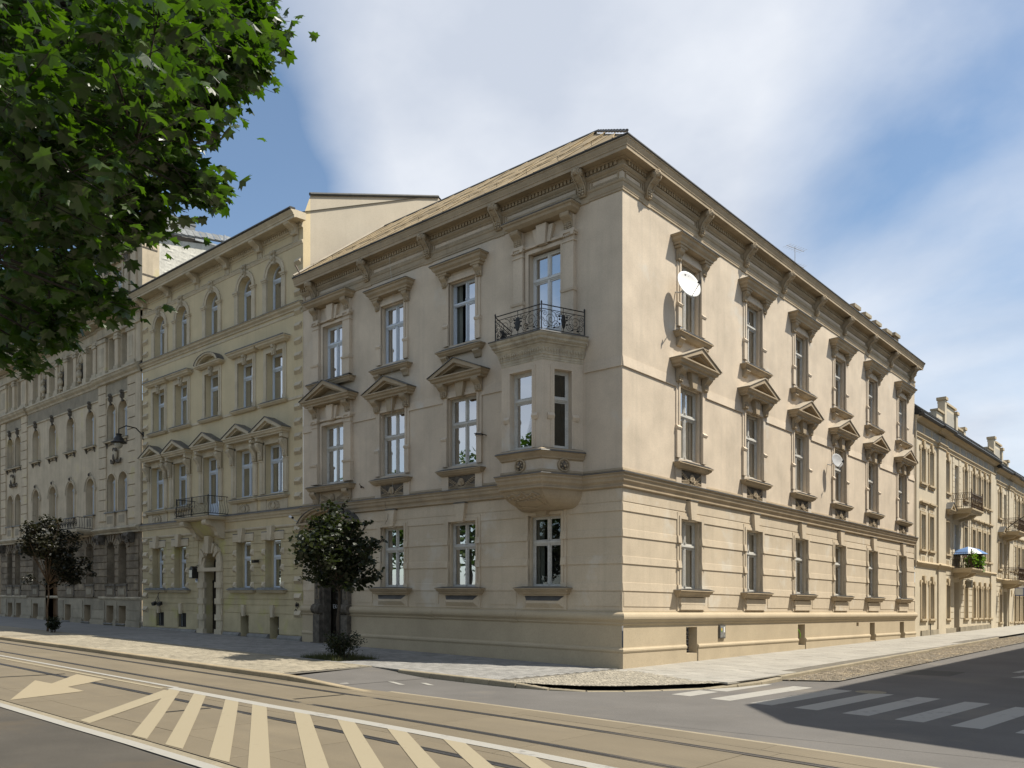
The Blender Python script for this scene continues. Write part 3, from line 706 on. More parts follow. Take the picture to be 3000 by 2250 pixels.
    ex = [('surround', s, 0, 0, 0), ('hood', hood, 0, 0, 0), ('sill', sill, 0, 0, 0), ('console', hc, -.78, .02, .0), ('console', hc, .78, .02, .0)]
    kf2 = Kind('window', fr, pn, ex, .2, w2, f2h, 'glass_sky'); kf2o = Kind('window', frx, pnx, ex, .2, w2, f2h, 'glass_sky'); kf2R = Kind('window', fro, pno, ex, .2, w2, f2h)
    kf2o.place(FL, B, LC[1], f2z, 1, label='window with one leaf standing open'); kf2.place(FL, B, LC[2], f2z, 2)
    for i, v in enumerate(RC): kf2R.place(FR, B, -v, f2z, (2, 1, 3, 1, 3, 1)[i])
    # the pilastered bay over the entrance (both floors) and the balcony door
    def pilaster_set(z0, hb, hsur, hoodz, w, mat, ped=None, base=True, dn=2.0):
        """pilasters with capitals beside an opening; z from the opening's foot"""
        b = MB(mat)
        for sg in (-1, 1):
            a, c = sorted((sg*(w/2+.13), sg*(w/2+.57))); m = (a+c)/2
            b.box(a+.03, c-.03, 0, .13, z0, hsur); b.box(a, c, 0, .17, z0, hb); b.prismu([(0, hb+.07), (.13, hb+.07), (.22, hb+.03), (.2, hb-.04), (0, hb-.04)], a-.02, c+.02)
            b.box(a, c, 0, .155, hsur-.34, hsur-.30)
            for z2, dd in ((hsur-.10, .02), (hsur-.05, .05), (hsur, .035)): b.box(a-dd, c+dd, 0, .15+dd, z2-.05, z2)
            for k in range(7): b.ball((a+.02+(c-a-.04)*k/6, .165, hsur-.17), .03, .03, .035, n=6, k=4)
            for s2 in (-1, 1): b.lathe([(.065, -.04), (.065, .04)], (m+s2*.19, .17, hsur-.13), 8, mat, 'y')
            b.box(a+.05, c-.05, 0, .12, hsur, hoodz)
        return b
    for z, h, kz, isped in ((f1z, f1h, 2.30, True), (f2z, f2h, 2.12, False)):
        wv = w1 if isped else w2
        s = MB('plaster'); W2 = wv/2
        for sg in (-1, 1):
            a, c = sorted((sg*W2, sg*(W2+.12))); s.box(a, c, -.02, .05, 0, h+.1)
        s.box(-W2, W2, -.02, .05, h, h+.1)
        pil = pilaster_set(0, .62 if not isped else .74, h+.28, h+.72, wv, 'plaster')
        pil.box(-W2-.6, W2+.6, 0, .09, h+.16, h+.24)
        kst = MB('plaster'); zb, zt = h+.12, h+.72
        kst.prism([(-.14, zb), (.14, zb), (.2, zt), (-.2, zt)], 0, .2)
        for sg in (-1, 1): kst.prism(sorted([(sg*.16, zb+.04), (sg*.26, zb+.04), (sg*.38, zt-.06), (sg*.22, zt-.06)]) and [(sg*.16, zb+.04), (sg*.27, zb+.04), (sg*.40, zt-.06), (sg*.22, zt-.06)], 0, .12)
        cons = scroll_console(.3, h+.30, h+.74, .30, 'trim', 4)
        if isped: hd = ped_tri(3.05, h+.86, .62, .5, 'trim', 'tin')
        else:
            hd = MB('trim'); zt2 = h+.96
            moulded(hd, -1.18, 1.18, .30, [(.18, zt2), (.18, zt2-.04), (.13, zt2-.07), (.11, zt2-.14), (.03, zt2-.2), (0, zt2-.22)]); hd.prism([(-1.38, zt2), (-1.33, zt2+.022), (1.33, zt2+.022), (1.38, zt2)], 0, .50, 'tin')
        fr, pn = casement(wv, h, 1.4, 'bluewhite' if not isped else 'oldwhite', .2)
        ex = [('surround', s, 0, 0, 0), ('pilaster', pil, 0, 0, 0), ('keystone', kst, 0, 0, 0), ('pediment' if isped else 'hood', hd, 0, 0, 0), ('console', cons, -(wv/2+.35), .03, 0), ('console', cons, wv/2+.35, .03, 0)]
        sl = MB('trim'); moulded(sl, -1.28, 1.28, .2, [(.11, -.12), (.12, -.15), (.08, -.16), (.06, -.22), (.01, -.28), (0, -.30)]); sl.prism([(-1.41, -.118), (-1.3, -.09), (1.3, -.09), (1.41, -.118)], -.16, .33, 'tin')
        if isped:
            rl = shell_relief(1.5, .42, 'trim', 'trim', 8)
            fc = scroll_console(.28, -.78, -.30, .26, 'trim', 6)
            k = Kind('window', fr, pn, ex+[('sill', sl, 0, 0, 0), ('shell_relief', rl, 0, .02, -.54), ('console', fc, -1.02, .02, 0), ('console', fc, 1.02, .02, 0)], .2, wv, h, 'glass')
            k.place(FL, B, 13.28, z, 1)
        else:
            k = Kind('window', fr, pn, ex+[('sill', sl, 0, 0, 0)], .2, wv, h, 'glass_sky'); k.place(FL, B, 13.28, z, 3)
            # balcony door: same head, taller leaves
            H2 = h+.82; fd, pd = casement(wv, H2, 2.12, 'white', .2)
            fd.box(-.56, .56, -.27, -.2, .06, .62, 'white'); fd.box(-.46, -.1, -.2, -.185, .14, .54, 'white'); fd.box(.1, .46, -.2, -.185, .14, .54, 'white')
            o = Kind('balcony_door', fd, pd, [], .2, wv, H2, 'glass_sky').place(FL, B, 2.78, z-.82, 5)
            for n, me, du, dd, dz in k.ex[:-1]: FL.put(n, me, o, 2.78+du, dd, z+dz)
            low = MB('plaster'); [low.box(sg*(wv/2+.35)-.22, sg*(wv/2+.35)+.22, 0, .16, -.82, 0) for sg in (-1, 1)]; FL.put('pilaster_base', low, o, 2.78, 0, z)
    # ---- entrance
    dr = MB('darkwood')
    dr.box(-.62, -.005, -.42, -.36, .02, 2.72); dr.box(.005, .62, -.42, -.36, .02, 2.72); dr.box(-.64, .64, -.44, -.33, 2.72, 2.84); dr.box(-.64, .64, -.44, -.36, 2.84, 3.6)
    for sg in (-1, 1):
        for z0, z1 in ((.18, 1.15), (1.3, 1.42), (1.52, 2.5)):
            dr.frus(sg*.32-.2, sg*.32+.2, z0, z1, -.36, -.33, .05)
            if z1-z0 > .5:
                for q in range(3): dr.frus(sg*.32-.13, sg*.32+.13, z0+.08+q*.27, z0+.30+q*.27, -.335, -.28, .10)
    D0 = FL.put('entrance_door', dr, B, 13.2, 0, .15)
    gf = MB('graffitiwhite')
    def stroke(pts, w=.012, y=-.318): gf.tube([(u, y, z) for u, z in pts], w, 4)
    X = .50; Z = 1.34
    for pts in ([(0, 0), (0, .14)], [(0, .14), (-.08, .14)], [(0, .07), (-.06, .07)], [(0, 0), (-.08, 0)], [(-.12, 0), (-.12, .14)], [(-.12, .06), (-.2, .14)], [(-.14, .07), (-.21, 0)], [(-.25, .05), (-.33, .05)], [(-.25, .10), (-.33, .10)], [(-.38, .1), (-.42, .14), (-.42, 0)]): stroke([(X+a, Z+z) for a, z in pts])
    FL.put('chalk_scribble', gf, D0, 13.2, 0, .15)
    hd = MB('iron'); hd.lathe([(.02, 0), (.03, .05)], (.06, -.36, 1.15), 8, axis='y'); FL.put('handle', hd, D0, 13.2, 0, .15)
    for sg, u in ((-1, 12.33), (1, 14.1)):
        p = MB('sootdark')
        p.box(-.2, .2, 0, .22, .1, 1.2); p.lathe([(.17, -.24), (.2, -.2), (.17, -.16), (.2, -.12), (.17, -.08), (.2, -.04), (.2, .04), (.17, .08), (.2, .12), (.17, .16), (.2, .2), (.17, .24)], (0, .14, 1.42), 12, 'sootdark', 'x')
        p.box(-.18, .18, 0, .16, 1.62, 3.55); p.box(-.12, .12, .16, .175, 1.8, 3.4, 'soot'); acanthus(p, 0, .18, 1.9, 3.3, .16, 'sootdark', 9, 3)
        p.box(-.26, .26, 0, .26, 3.55, 3.72); p.prismu([(0, 3.72), (.22, 3.72), (.32, 4.1), (.34, 4.35), (0, 4.35)], -.2, .2, 'trim'); p.box(-.3, .3, 0, .27, -.05, .12)
        FL.put('portal_pilaster', p, B, u, 0, .05)
    fr2 = MB('sootdark'); fr2.box(-.85, -.62, -.3, .05, .1, 3.6); fr2.box(.62, .85, -.3, .05, .1, 3.6); fr2.box(-.85, .85, -.3, .05, 3.6, 3.85); fr2.box(-.7, .7, -.55, .10, -.2, .16, 'graybase'); FL.put('door_frame', fr2, B, 13.2, 0, 0)
    can = MB('trim'); R0 = 1.35; zc = 4.42
    n = 12
    for i in range(n):
        p, q = pi*(.1+.8*i/n), pi*(.1+.8*(i+1)/n)
        for r0, r1, dd in ((R0-.1, R0, .62), (R0-.25, R0-.1, .5), (R0-.36, R0-.25, .3)):
            f = .62
            can.prism([(r0*1.22*cos(p), zc+r0*sin(p)*f), (r1*1.22*cos(p), zc+r1*sin(p)*f), (r1*1.22*cos(q), zc+r1*sin(q)*f), (r0*1.22*cos(q), zc+r0*sin(q)*f)], 0, dd)
        can.prism([(R0*1.22*cos(p), zc+R0*sin(p)*.62), ((R0+.025)*1.22*cos(p), zc+(R0+.025)*sin(p)*.62), ((R0+.025)*1.22*cos(q), zc+(R0+.025)*sin(q)*.62), (R0*1.22*cos(q), zc+R0*sin(q)*.62)], 0, .66, 'tin')
    moulded(can, -1.45, 1.45, .5, [(.14, zc+.28), (.14, zc+.2), (.06, zc+.14), (0, zc+.06)])
    FL.put('segmental_canopy', can, B, 13.2, 0, .08)
    # basement gratings
    gr = MB('void'); gr.quad((-.36, -.33, 0), (.36, -.33, 0), (.36, -.33, .84), (-.36, -.33, .84))
    for i in range(5): gr.tube([(-.3+.15*i, -.27, 0), (-.3+.15*i, -.27, .82)], .012, 4, 'rustiron')
    for i in range(7): gr.tube([(-.34, -.262, .06+.12*i), (.34, -.262, .06+.12*i)], .012, 4, 'galv')
    gm = gr.mesh('basement_grating')
    for c, a, _ in BS: FR.put('basement_grating', gm, B, -c, 0, .3)
    vb = MB('plaster_low'); vb.box(-.05, .05, .0, .06, 0, 0.001)
    return B, LC, RC

def oriel(B):
    OP = [(-4.0, 0), (-3.45, -1.2), (-1.91, -1.2), (-1.36, 0)]
    FF = Fac(-1.91, -1.2, pi); FS = Fac(-1.36, 0, atan2(-1.2, -.55)); FW = Fac(-3.45, -1.2, atan2(1.2, -.55))
    zo, zt = 6.24, 8.48
    b = MB('plaster'); O = put('oriel', b.mesh('x') if False else None, B, (-2.68, -.6, 5.6+zs(-2.68, -.6)))
    L1 = hypot(.55, 1.2)
    for fac, Lw, c, w in ((FF, 1.54, .78, .84), (FS, L1, .66, .56), (FW, L1, L1-.66, .56)):
        wb = MB('plaster'); wall(wb, 0, Lw, 5.55, 9.3, [(c-w/2, c+w/2, zo, zt, .25)])
        fac.put('oriel_wall', wb, O)
        s = MB('plaster')
        for sg in (-1, 1):
            a, e = sorted((c+sg*w/2, c+sg*(w/2+.07))); s.box(a, e, 0, .03, zo, zt+.07)
            a, e = sorted((c+sg*(w/2+.07), c+sg*(w/2+.12))); s.box(a, e, 0, .018, zo, zt+.12)
            a, e = sorted((c+sg*(w/2+.005), c+sg*(w/2+.22))); s.prismu([(0, 7.22), (.04, 7.22), (.075, 7.14), (.03, 7.04), (0, 7.04)], max(a, .0), min(e, Lw))
        s.box(c-w/2, c+w/2, 0, .03, zt, zt+.07); s.box(c-w/2-.07, c+w/2+.07, 0, .018, zt+.07, zt+.12)
        fac.put('surround', s, O)
        fr, pn = casement(w, zt-zo, 1.42, 'oldwhite', .18, top_split=False, low_split=False)
        Kind('window', fr, pn, [], .18, w, zt-zo, 'glass_sky' if fac is FS else 'glass', curtains=(0,)).place(fac, B, c, zo, 0)
    def run(nm, mat, prof, cover=None):
        q = MB(mat); sweep(q, prof, OP)
        put(nm, q.mesh(nm, 0), O, (0, 0, 0)); return q
    run('oriel_sill', 'trim', [(0, 6.235), (.10, 6.19), (.17, 6.13), (.175, 6.10), (.14, 6.09), (.13, 6.06), (.06, 5.98), (.05, 5.94), (.012, 5.92), (0, 5.90)])
    run('sheet_flashing', 'tin', [(.0, 6.238), (.18, 6.134), (.19, 6.11), (.178, 6.105), (0, 6.22)])
    run('oriel_entablature', 'trim_old', [(0, 9.44), (.33, 9.42), (.33, 9.36), (.30, 9.32), (.27, 9.30), (.26, 9.24), (.20, 9.20), (.19, 9.15), (.15, 9.14), (.15, 9.11), (.11, 9.05), (.065, 8.96), (.05, 8.90), (.055, 8.86), (.03, 8.85), (.025, 8.78), (.012, 8.77), (.012, 8.72), (0, 8.70)])
    t = MB('tin'); vs = []
    for dd, z in ((.35, 9.43), (.35, 9.40)):
        q = []; sweep_pts = [(-4.0, 0), (-3.45, -1.2), (-1.91, -1.2), (-1.36, 0)]
    sweep(t, [(.0, 9.455), (.35, 9.43), (.355, 9.405), (0, 9.42)], OP)
    t.add([(x, y, 9.456+zs(x, y)) for x, y in OP], [(0, 1, 2, 3)])
    put('balcony_floor', t.mesh('balcony_floor', 0), O, (0, 0, 0))
    lf = MB('trim_old')
    for a, c in zip(OP[:-1], OP[1:]):
        A, C = Vector(a), Vector(c); dr = (C-A); Ls = dr.length; dr.normalize(); nn = Vector((dr.y, -dr.x)); n = int(Ls/.085)
        for i in range(n+1):
            p = A+dr*(Ls*(i+.0)/n)
            q = p+nn*.085; lf.ball((q.x, q.y, 9.02+zs(q.x, q.y)), .03, .03, .085, None, 6, 4)
            q = p+nn*.06; lf.ball((q.x, q.y, 8.91+zs(q.x, q.y)), .02, .02, .025, None, 5, 3)
            if i % 1 == 0:
                q = p+nn*.235; lf.ball((q.x, q.y, 9.215+zs(q.x, q.y)), .022, .022, .025, None, 4, 3)
    put('leaf_frieze', lf.mesh('leaf_frieze', 0), O, (0, 0, 0), kind='stuff')
    # roundels with lion masks
    rd = MB('trim'); rd.lathe([(.20, 0), (.20, .05), (.185, .07), (.16, .07), (.145, .03), (.13, .02), (.001, .02)], (0, 0, 0), 20, 'trim', 'y')
    rd.ball((0, .05, 0), .085, .06, .095, 'sootdark', 10, 6); rd.ball((0, .11, -.03), .04, .03, .035, 'trim', 8, 4)
    for sg in (-1, 1): rd.ball((sg*.035, .10, .025), .018, .014, .014, 'trim', 6, 4); rd.ball((sg*.07, .06, .075), .025, .02, .02, 'trim', 6, 4)
    for i in range(12): a = 2*pi*i/12; rd.ball((.095*cos(a), .045, .1*sin(a)), .03, .03, .03, 'sootdark' if i % 2 else 'trim', 6, 4)
    rm = rd.mesh('lion_roundel')
    for fac, u in ((FF, .80), (FS, .64), (FW, .64)): fac.put('lion_roundel', rm, O, u, .0, 5.755)
    # swelling base under the bay, dying into the wall
    bs = MB('trim'); n = 8; ring = []
    end = [(-3.55, 0), (-3.2, -.02), (-2.16, -.02), (-1.81, 0)]
    def sm(k, t):
        a = Vector(OP[k]); e = Vector(end[k]); f = cos(t*pi/2)**.75 if t < 1 else 0
        p = e+(a-e)*(cos(t*pi/2)); return (p.x, p.y)
    seg = 14; pts = []
    for i in range(n+1):
        t = i/n; z = 5.12-.56*sin(t*pi/2) ; row = []
        P4 = [Vector(sm(k, t)) for k in range(4)]
        row = [P4[0]]
        for k in range(5): row.append(P4[0].lerp(P4[1], (k+1)/5))
        for k in range(6): row.append(P4[1].lerp(P4[2], (k+1)/6))
        for k in range(5): row.append(P4[2].lerp(P4[3], (k+1)/5))
        pts.append([(p.x, p.y, z+zs(p.x, p.y)) for p in row])
    k = len(pts[0])
    bs.add([p for r in pts for p in r], [(i*k+j, i*k+j+1, (i+1)*k+j+1, (i+1)*k+j) for i in range(n) for j in range(k-1)])
    put('oriel_base', bs.mesh('oriel_base', 0), O, (0, 0, 0))
    # carved cartouche on its belly
    ct = MB('trim')
    def on(u, t, lift=.012):       # a point on the front belly
        P1, P2 = Vector(sm(1, t)), Vector(sm(2, t)); p = P2.lerp(P1, u); z = 5.12-.56*sin(t*pi/2)
        return (p.x, p.y-lift, z-lift*.7+zs(p.x, p.y))
    for a in ([(.12, .25), (.25, .16), (.38, .26), (.5, .14), (.62, .26), (.75, .16), (.88, .25)], [(.2, .42), (.8, .42), (.86, .6), (.5, .72), (.14, .6), (.2, .42)]):
        ct.tube([on(u, t) for u, t in a], .022, 5)
    for i in range(9):
        uu = .12+.76*i/8
        for q in range(2):
            c0 = on(uu, .26+.1*q+.04*sin(i*2.1), .02); ct.ball(c0, .045, .03, .03, None, 6, 4)
    arcp = [on(.03, .06), on(.035, .3), on(.06, .55), on(.12, .75)]
    ct.tube(arcp, .018, 4); ct.tube([on(1-.03, .06), on(1-.035, .3), on(1-.06, .55), on(1-.12, .75)], .018, 4)
    put('cartouche', ct.mesh('cartouche', 0), O, (0, 0, 0))
    kb = MB('trim'); kb.prism([(-.19, 4.42), (.19, 4.42), (.26, 4.80), (-.26, 4.80)], 0, .2); kb.box(-.32, .32, 0, .26, 4.62, 4.7)
    FL.put('keystone_bracket', kb, O, 2.78, 0, 0)
    # railing
    RP = [(-4.08, -.04), (-3.56, -1.36), (-1.80, -1.36), (-1.28, -.04)]
    R = put('balcony_railing', None, B, (-2.68, -.7, 9.45+zs(-2.68, -.7)), 0, label='black wrought-iron railing with scrolls and two shields')
    fr = MB('iron'); z0 = 9.46
    def P3(p, z): return (p[0], p[1], z+zs(p[0], p[1]))
    for p in RP:
        fr.tube([P3(p, z0), P3(p, z0+.76)], .017, 6); fr.lathe([(.018, 0), (.026, .03), (.02, .06), (.004, .085)], P3(p, z0+.76), 8)
    for a, c in zip(RP[:-1], RP[1:]):
        for z, r in ((.74, .016), (.62, .011), (.07, .011)): fr.tube([P3(a, z0+z), P3(c, z0+z)], r, 5)
        m = ((a[0]+c[0])/2, (a[1]+c[1])/2); fr.tube([P3(m, z0), P3(m, z0+.74)], .010, 5)
    put('rail_frame', fr.mesh('rail_frame', 0), R, (0, 0, 0))
    def spiral(q, A, dr, u, z, r, turns, a0, hand=1):
        pts = []
        n = int(14*turns)
        for i in range(n+1):
            t = i/n; a = a0+hand*2*pi*turns*t; rr = r*(1-t*.88)
            x = u+rr*cos(a); pts.append((A[0]+dr.x*x, A[1]+dr.y*x, z0+z+rr*sin(a)+zs(A[0], A[1])))
        q.tube(pts, .0078, 4)
    for a, c in zip(RP[:-1], RP[1:]):
        A = a; dr = Vector((c[0]-a[0], c[1]-a[1])); Ls = dr.length; dr.normalize(); q = MB('iron')
        for sg in (-1, 1):
            m = Ls/2; h = Ls/2
            spiral(q, A, dr, m+sg*h*.56, .36, .235, 2.1, pi/2, sg); spiral(q, A, dr, m+sg*h*.80, .20, .12, 1.7, -pi/2, -sg)
            spiral(q, A, dr, m+sg*h*.32, .22, .13, 1.8, pi, sg); spiral(q, A, dr, m+sg*h*.28, .5, .09, 1.6, 0, -sg); spiral(q, A, dr, m+sg*h*.86, .5, .085, 1.6, pi, sg)
            spiral(q, A, dr, m+sg*h*.15, .52, .07, 1.5, pi/2, sg); spiral(q, A, dr, m+sg*h*.93, .34, .06, 1.4, 0, sg)
            for s2 in (.68, .42):
                x = m+sg*h*s2; q.ball((A[0]+dr.x*x, A[1]+dr.y*x, z0+.14+zs(*A)), .05, .03, .022, None, 6, 4)
        put('scrollwork', q.mesh('scrollwork', 0), R, (0, 0, 0))
        s = MB('iron'); m = Vector((A[0]+dr.x*Ls/2, A[1]+dr.y*Ls/2)); nn = Vector((dr.y, -dr.x))*.012
        for z, r in ((.36, .115), (.27, .095), (.20, .06), (.46, .09)): s.ball((m.x+nn.x, m.y+nn.y, z0+z+zs(*A)), max(.03, abs(dr.x)*r), max(.03, abs(dr.y)*r), r*.95, None, 10, 6)
        for sg in (-1, 1):
            for z in (.27, .40, .48): s.ball((m.x+dr.x*sg*.12, m.y+dr.y*sg*.12, z0+z+zs(*A)), .035, .03, .03, None, 6, 4)
        put('shield', s.mesh('shield', 0), R, (0, 0, 0))
    sc = MB('iron'); A = RP[0]
    for i, (z, r) in enumerate(((.12, .10), (.30, .075), (.45, .055))): spiral(sc, (A[0]-.0, A[1]), Vector((-1, 0)), .11-.02*i, z, r, 1.5, -pi/2+i, 1 if i % 2 else -1)
    put('scrollwork', sc.mesh('scrollwork', 0), R, (0, 0, 0))

def corner_roof(B):
    E0, Z0, Y1, Z1 = .48, 14.55, 3.15, 17.45
    def pt(x, t, up=0):      # on the tram-street slope
        y = -E0+(Y1+E0)*t; return (x, y, Z0+(Z1-Z0)*t+up+zs(x, y))
    u = MB('roof')
    u.quad(pt(-15.22, 0, -.03), pt(E0, 0, -.03), pt(-Y1, 1, -.03), pt(-14.0, 1, -.03))
    def pr(y, t, up=0):
        x = E0-(Y1+E0)*t; return (x, y, Z0+(Z1-Z0)*t+up+zs(x, y))
    u.quad(pr(-E0, 0, -.03), pr(27.2, 0, -.03), pr(27.2, 1, -.03), pr(Y1, 1, -.03))
    u.quad((-14, 3.15, Z1+zs(-14, 3)), (-3.15, 3.15, Z1+zs(-3, 3)), (-6.5, 8.5, 14+zs(-6, 8)), (-15.2, 8.5, 14+zs(-15, 8)))
    u.quad((-3.15, 3.15, Z1+zs(-3, 3)), (-3.15, 27.2, Z1+zs(-3, 27)), (-8, 27.2, 13+zs(-8, 27)), (-6.5, 8.5, 14+zs(-6, 8)))
    u.quad((-15.22, -.5, 14.6+zs(-15.2, 0)), (-14.0, 3.15, Z1+zs(-14, 3)), (-15.2, 8.5, 14+zs(-15, 8)), (-15.22, 8.5, 5))
    RF = put('roof', u.mesh('roof', 0), B, (-6, 6, 15), 0); 
    # re-seat: mesh coordinates are world coordinates
    RF.location = -WL[B][0]; WL[RF] = (Vector((0, 0, 0)), 0)
    r = random.Random(4)
    rows = [(0, .30), (.30, .62), (.62, .985)]
    for k, (t0, t1) in enumerate(rows):
        x = -15.1+.55*k*.6; 
        while x < E0:
            w = .86+.16*r.random(); 
            lim = lambda t: E0-(Y1+E0)*t-.05
            lo = lambda t: -15.15+1.15*t
            a0, a1 = max(x, lo(t0)), max(x, lo(t1)); c0, c1 = min(x+w-.015, lim(t0)), min(x+w-.015, lim(t1))
            x += w
            if c1-a1 < .08 or c0-a0 < .08: continue
            s = MB('roof'); up = .012+.012*r.random()+.006*k; e = .03
            q = [pt(a0, t0, up+.012), pt(c0, t0, up+.012), pt(c1, t1, up), pt(a1, t1, up)]
            s.quad(*q); s.quad(q[0], pt(a0, t0, -.02), pt(c0, t0, -.02), q[1]); s.quad(q[1], pt(c0, t0, -.02), pt(c1, t1, -.02), q[2])
            s.tube([tuple(Vector(q[1])+Vector((0, 0, .012))), tuple(Vector(q[2])+Vector((0, 0, .012)))], .016, 4)
            put('roof_sheet', s.mesh('roof_sheet', 0), RF, (0, 0, 0))
    rc = MB('tin')
    rc.tube([(-14.0, 3.15, Z1+.03+zs(-14, 3)), (-3.15, 3.15, Z1+.03+zs(-3, 3))], .05, 6); put('ridge_cap', rc.mesh('ridge_cap', 0), RF, (0, 0, 0))
    hp = MB('tin'); N = 11
    for i in range(N):
        t0, t1 = i/N, (i+1)/N; a = pt(E0-(Y1+E0)*t0, t0, .04+.03); c = pt(E0-(Y1+E0)*t1, t1, .04); hp.tube([a, c], .04, 6)
    put('hip_cap', hp.mesh('hip_cap', 0), RF, (0, 0, 0))
    lf = MB('tin_light'); lf.tube([pt(-15.2, 0, .05), pt(-14.05, 1, .05)], .06, 4); put('verge_flashing', lf.mesh('verge_flashing', 0), RF, (0, 0, 0))
    hk = MB('rustiron')
    for i in range(12):
        x = -14.4+1.22*i; t = .10
        hk.tube([pt(x, t, 0), pt(x, t, .16)], .008, 4)
    hk.tube([pt(-14.6, .10, .15), pt(-.6, .10, .15)], .006, 4)
    put('snow_guard', hk.mesh('snow_guard', 0), RF, (0, 0, 0))
    ch = MB('graybase'); ch.box(-.35, .35, -.22, .22, -1.2, .28, 'soot'); ch.box(-.43, .43, -.30, .30, .28, .44, 'graybase'); cm = ch.mesh('chimney')
    for v in (20.8, 22.3, 23.8, 25.4, 26.8): put('chimney', cm, RF, (-1.0, v, 15.62+.16*(v > 26)+zs(-1, v)), pi/2)
    pl = MB('rustiron'); pl.tube([(-14.82, -.42, 14.55+zs(-15, 0)), (-15.05, -.5, 14.98+zs(-15, 0))], .03, 5); put('flag_holder', pl.mesh('flag_holder', 0), B, (0, 0, 0))

def put_world(name, mb, parent, **k): return put(name, mb.mesh(name, 0), parent, (0, 0, 0), 0, **k)

def yellow_building():
    B = thing('yellow_building', 'four-storey pale yellow tenement with arched top windows, dark pediments and an iron balcony', 'building', (-22.3, 6, zs(-22.3, 6)))
    U0, U1 = 15.27, 29.42
    c3 = [17.31, 19.58, 22.4, 25.25, 27.5]; c2 = [17.28, 19.57, 22.42, 25.28, 27.6]; c1 = [17.32, 19.62, 22.49, 25.36, 27.7]; c0 = [17.42, 19.72, 25.42, 27.72]
    w3, w2, w1, w0 = 1.12, 1.24, 1.36, 1.16
    ops = [(c-w3/2, c+w3/2, 13.76, 15.27+w3/2, .32) for c in c3]+[(c-w2/2, c+w2/2, 10.12, 12.13, .3) for c in c2]
    ops += [(c-w1/2, c+w1/2, 6.24 if c != 22.49 else 5.5, 8.32, .3) for c in c1]
    lo = [(c-w0/2, c+w0/2, 2.25, 4.29, .36) for c in c0]+[(21.95, 23.05, .1, 3.92, .45)]
    bs = [(16.98, 17.66, .16, 1.1, .4), (19.3, 19.96, .16, 1.1, .4), (24.82, 25.68, .42, 1.1, .15), (27.08, 27.94, .42, 1.1, .15)]
    b = MB('yellow'); wall(b, U0, U1, 4.85, 17.1, ops); wall(b, U0, U1, -.5, 4.85, lo+bs, d=-.02, mat='yellow_low')
    for c in c3: archfill(b, c, w3/2, 15.27, 0, .32)
    archfill(b, 22.5, .55, 3.37, -.02, .45, mat='yellow_low')
    FL.put('wall', b, B)
    side = MB('firewall'); x = -U0-.005
    P = [(x, .35, 10), (x, .35, 18.12), (x, 7.4, 20.6), (x, 14, 18.2), (x, 14, 10)]; side.add([(a, y, z+zs(a, 0)) for a, y, z in P], [(0, 1, 2, 3, 4)])
    side.quad((x, 0, 10), (x, 0, 17.3), (x, .35, 18.27), (x, .35, 10), 'yellow'); put_world('side_wall', side, B)
    rf = MB('dark_roof')
    for a in (0,):
        z = lambda x, y, q: q+zs(x, y)
        rf.quad((-U0+.06, -.3, z(-U0, 0, 17.20)), (-U1, -.3, z(-U1, 0, 17.20)), (-U1, 7.4, z(-U1, 0, 20.72)), (-U0+.06, 7.4, z(-U0, 0, 20.70)))
        rf.quad((-U0, 7.4, z(-U0, 0, 20.7)), (-U1, 7.4, z(-U1, 0, 20.7)), (-U1, 14, z(-U1, 0, 18)), (-U0, 14, z(-U0, 0, 18)))
    rf.tube([(-U0+.03, .3, 18.3), (-U0+.03, 7.4, 20.79)], .07, 5)
    R = put_world('roof', rf, B)
    vp = MB('galv'); vp.tube([(-22.2, .5, 17.2), (-22.2, .5, 18.75)], .05, 8); put_world('vent_pipe', vp, B)
    sk = MB('tin'); sk.box(-24.6, -24.0, .8, 1.4, 17.4, 18.3); put_world('roof_hatch', sk, B)
    def run(nm, mat, prof, a=U0, c=U1):
        q = MB(mat); sweep(q, prof, [(-c, 0), (-a, 0)]); return put_world(nm, q, B)
    run('cornice', 'ytrim', [(0, 17.22), (.70, 17.18), (.70, 17.13), (.66, 17.09), (.60, 17.03), (.58, 16.98), (.55, 16.97), (.55, 16.88), (.50, 16.87), (.50, 16.90), (0, 16.94)], U0-.2)
    run('gutter', 'gutter', [(.5, 17.26), (.74, 17.24), (.77, 17.18), (.72, 17.15), (.5, 17.18)], U0-.2)
    run('frieze_moulding', 'ytrim', [(0, 16.24), (.05, 16.23), (.07, 16.19), (.04, 16.14), (.03, 16.10), (0, 16.08)])
    run('bed_moulding', 'ytrim', [(0, 16.95), (.12, 16.94), (.12, 16.90), (.06, 16.89), (.06, 16.78), (.08, 16.77), (.04, 16.72), (0, 16.71)])
    run('storey_cornice', 'ytrim', [(0, 13.79), (.20, 13.74), (.21, 13.70), (.17, 13.69), (.15, 13.62), (.06, 13.56), (.05, 13.50), (0, 13.49)])
    run('sheet_flashing', 'tin', [(0, 13.80), (.215, 13.745), (.22, 13.72), (.2, 13.735), (0, 13.785)])
    run('storey_band', 'ytrim', [(0, 13.42), (.03, 13.41), (.03, 13.33), (.0, 13.30)])
    run('sill_band', 'ytrim', [(0, 10.03), (.03, 10.02), (.035, 9.92), (0, 9.90)])
    run('string_course', 'ytrim', [(0, 5.56), (.10, 5.52), (.20, 5.46), (.205, 5.43), (.16, 5.42), (.13, 5.34), (.07, 5.28), (.05, 5.22), (0, 5.20)])
    run('string_moulding', 'ytrim', [(0, 4.88), (.035, 4.87), (.05, 4.83), (.03, 4.78), (0, 4.76)])
    run('sheet_flashing', 'tin', [(0, 5.57), (.21, 5.468), (.215, 5.44), (.19, 5.455), (0, 5.55)])
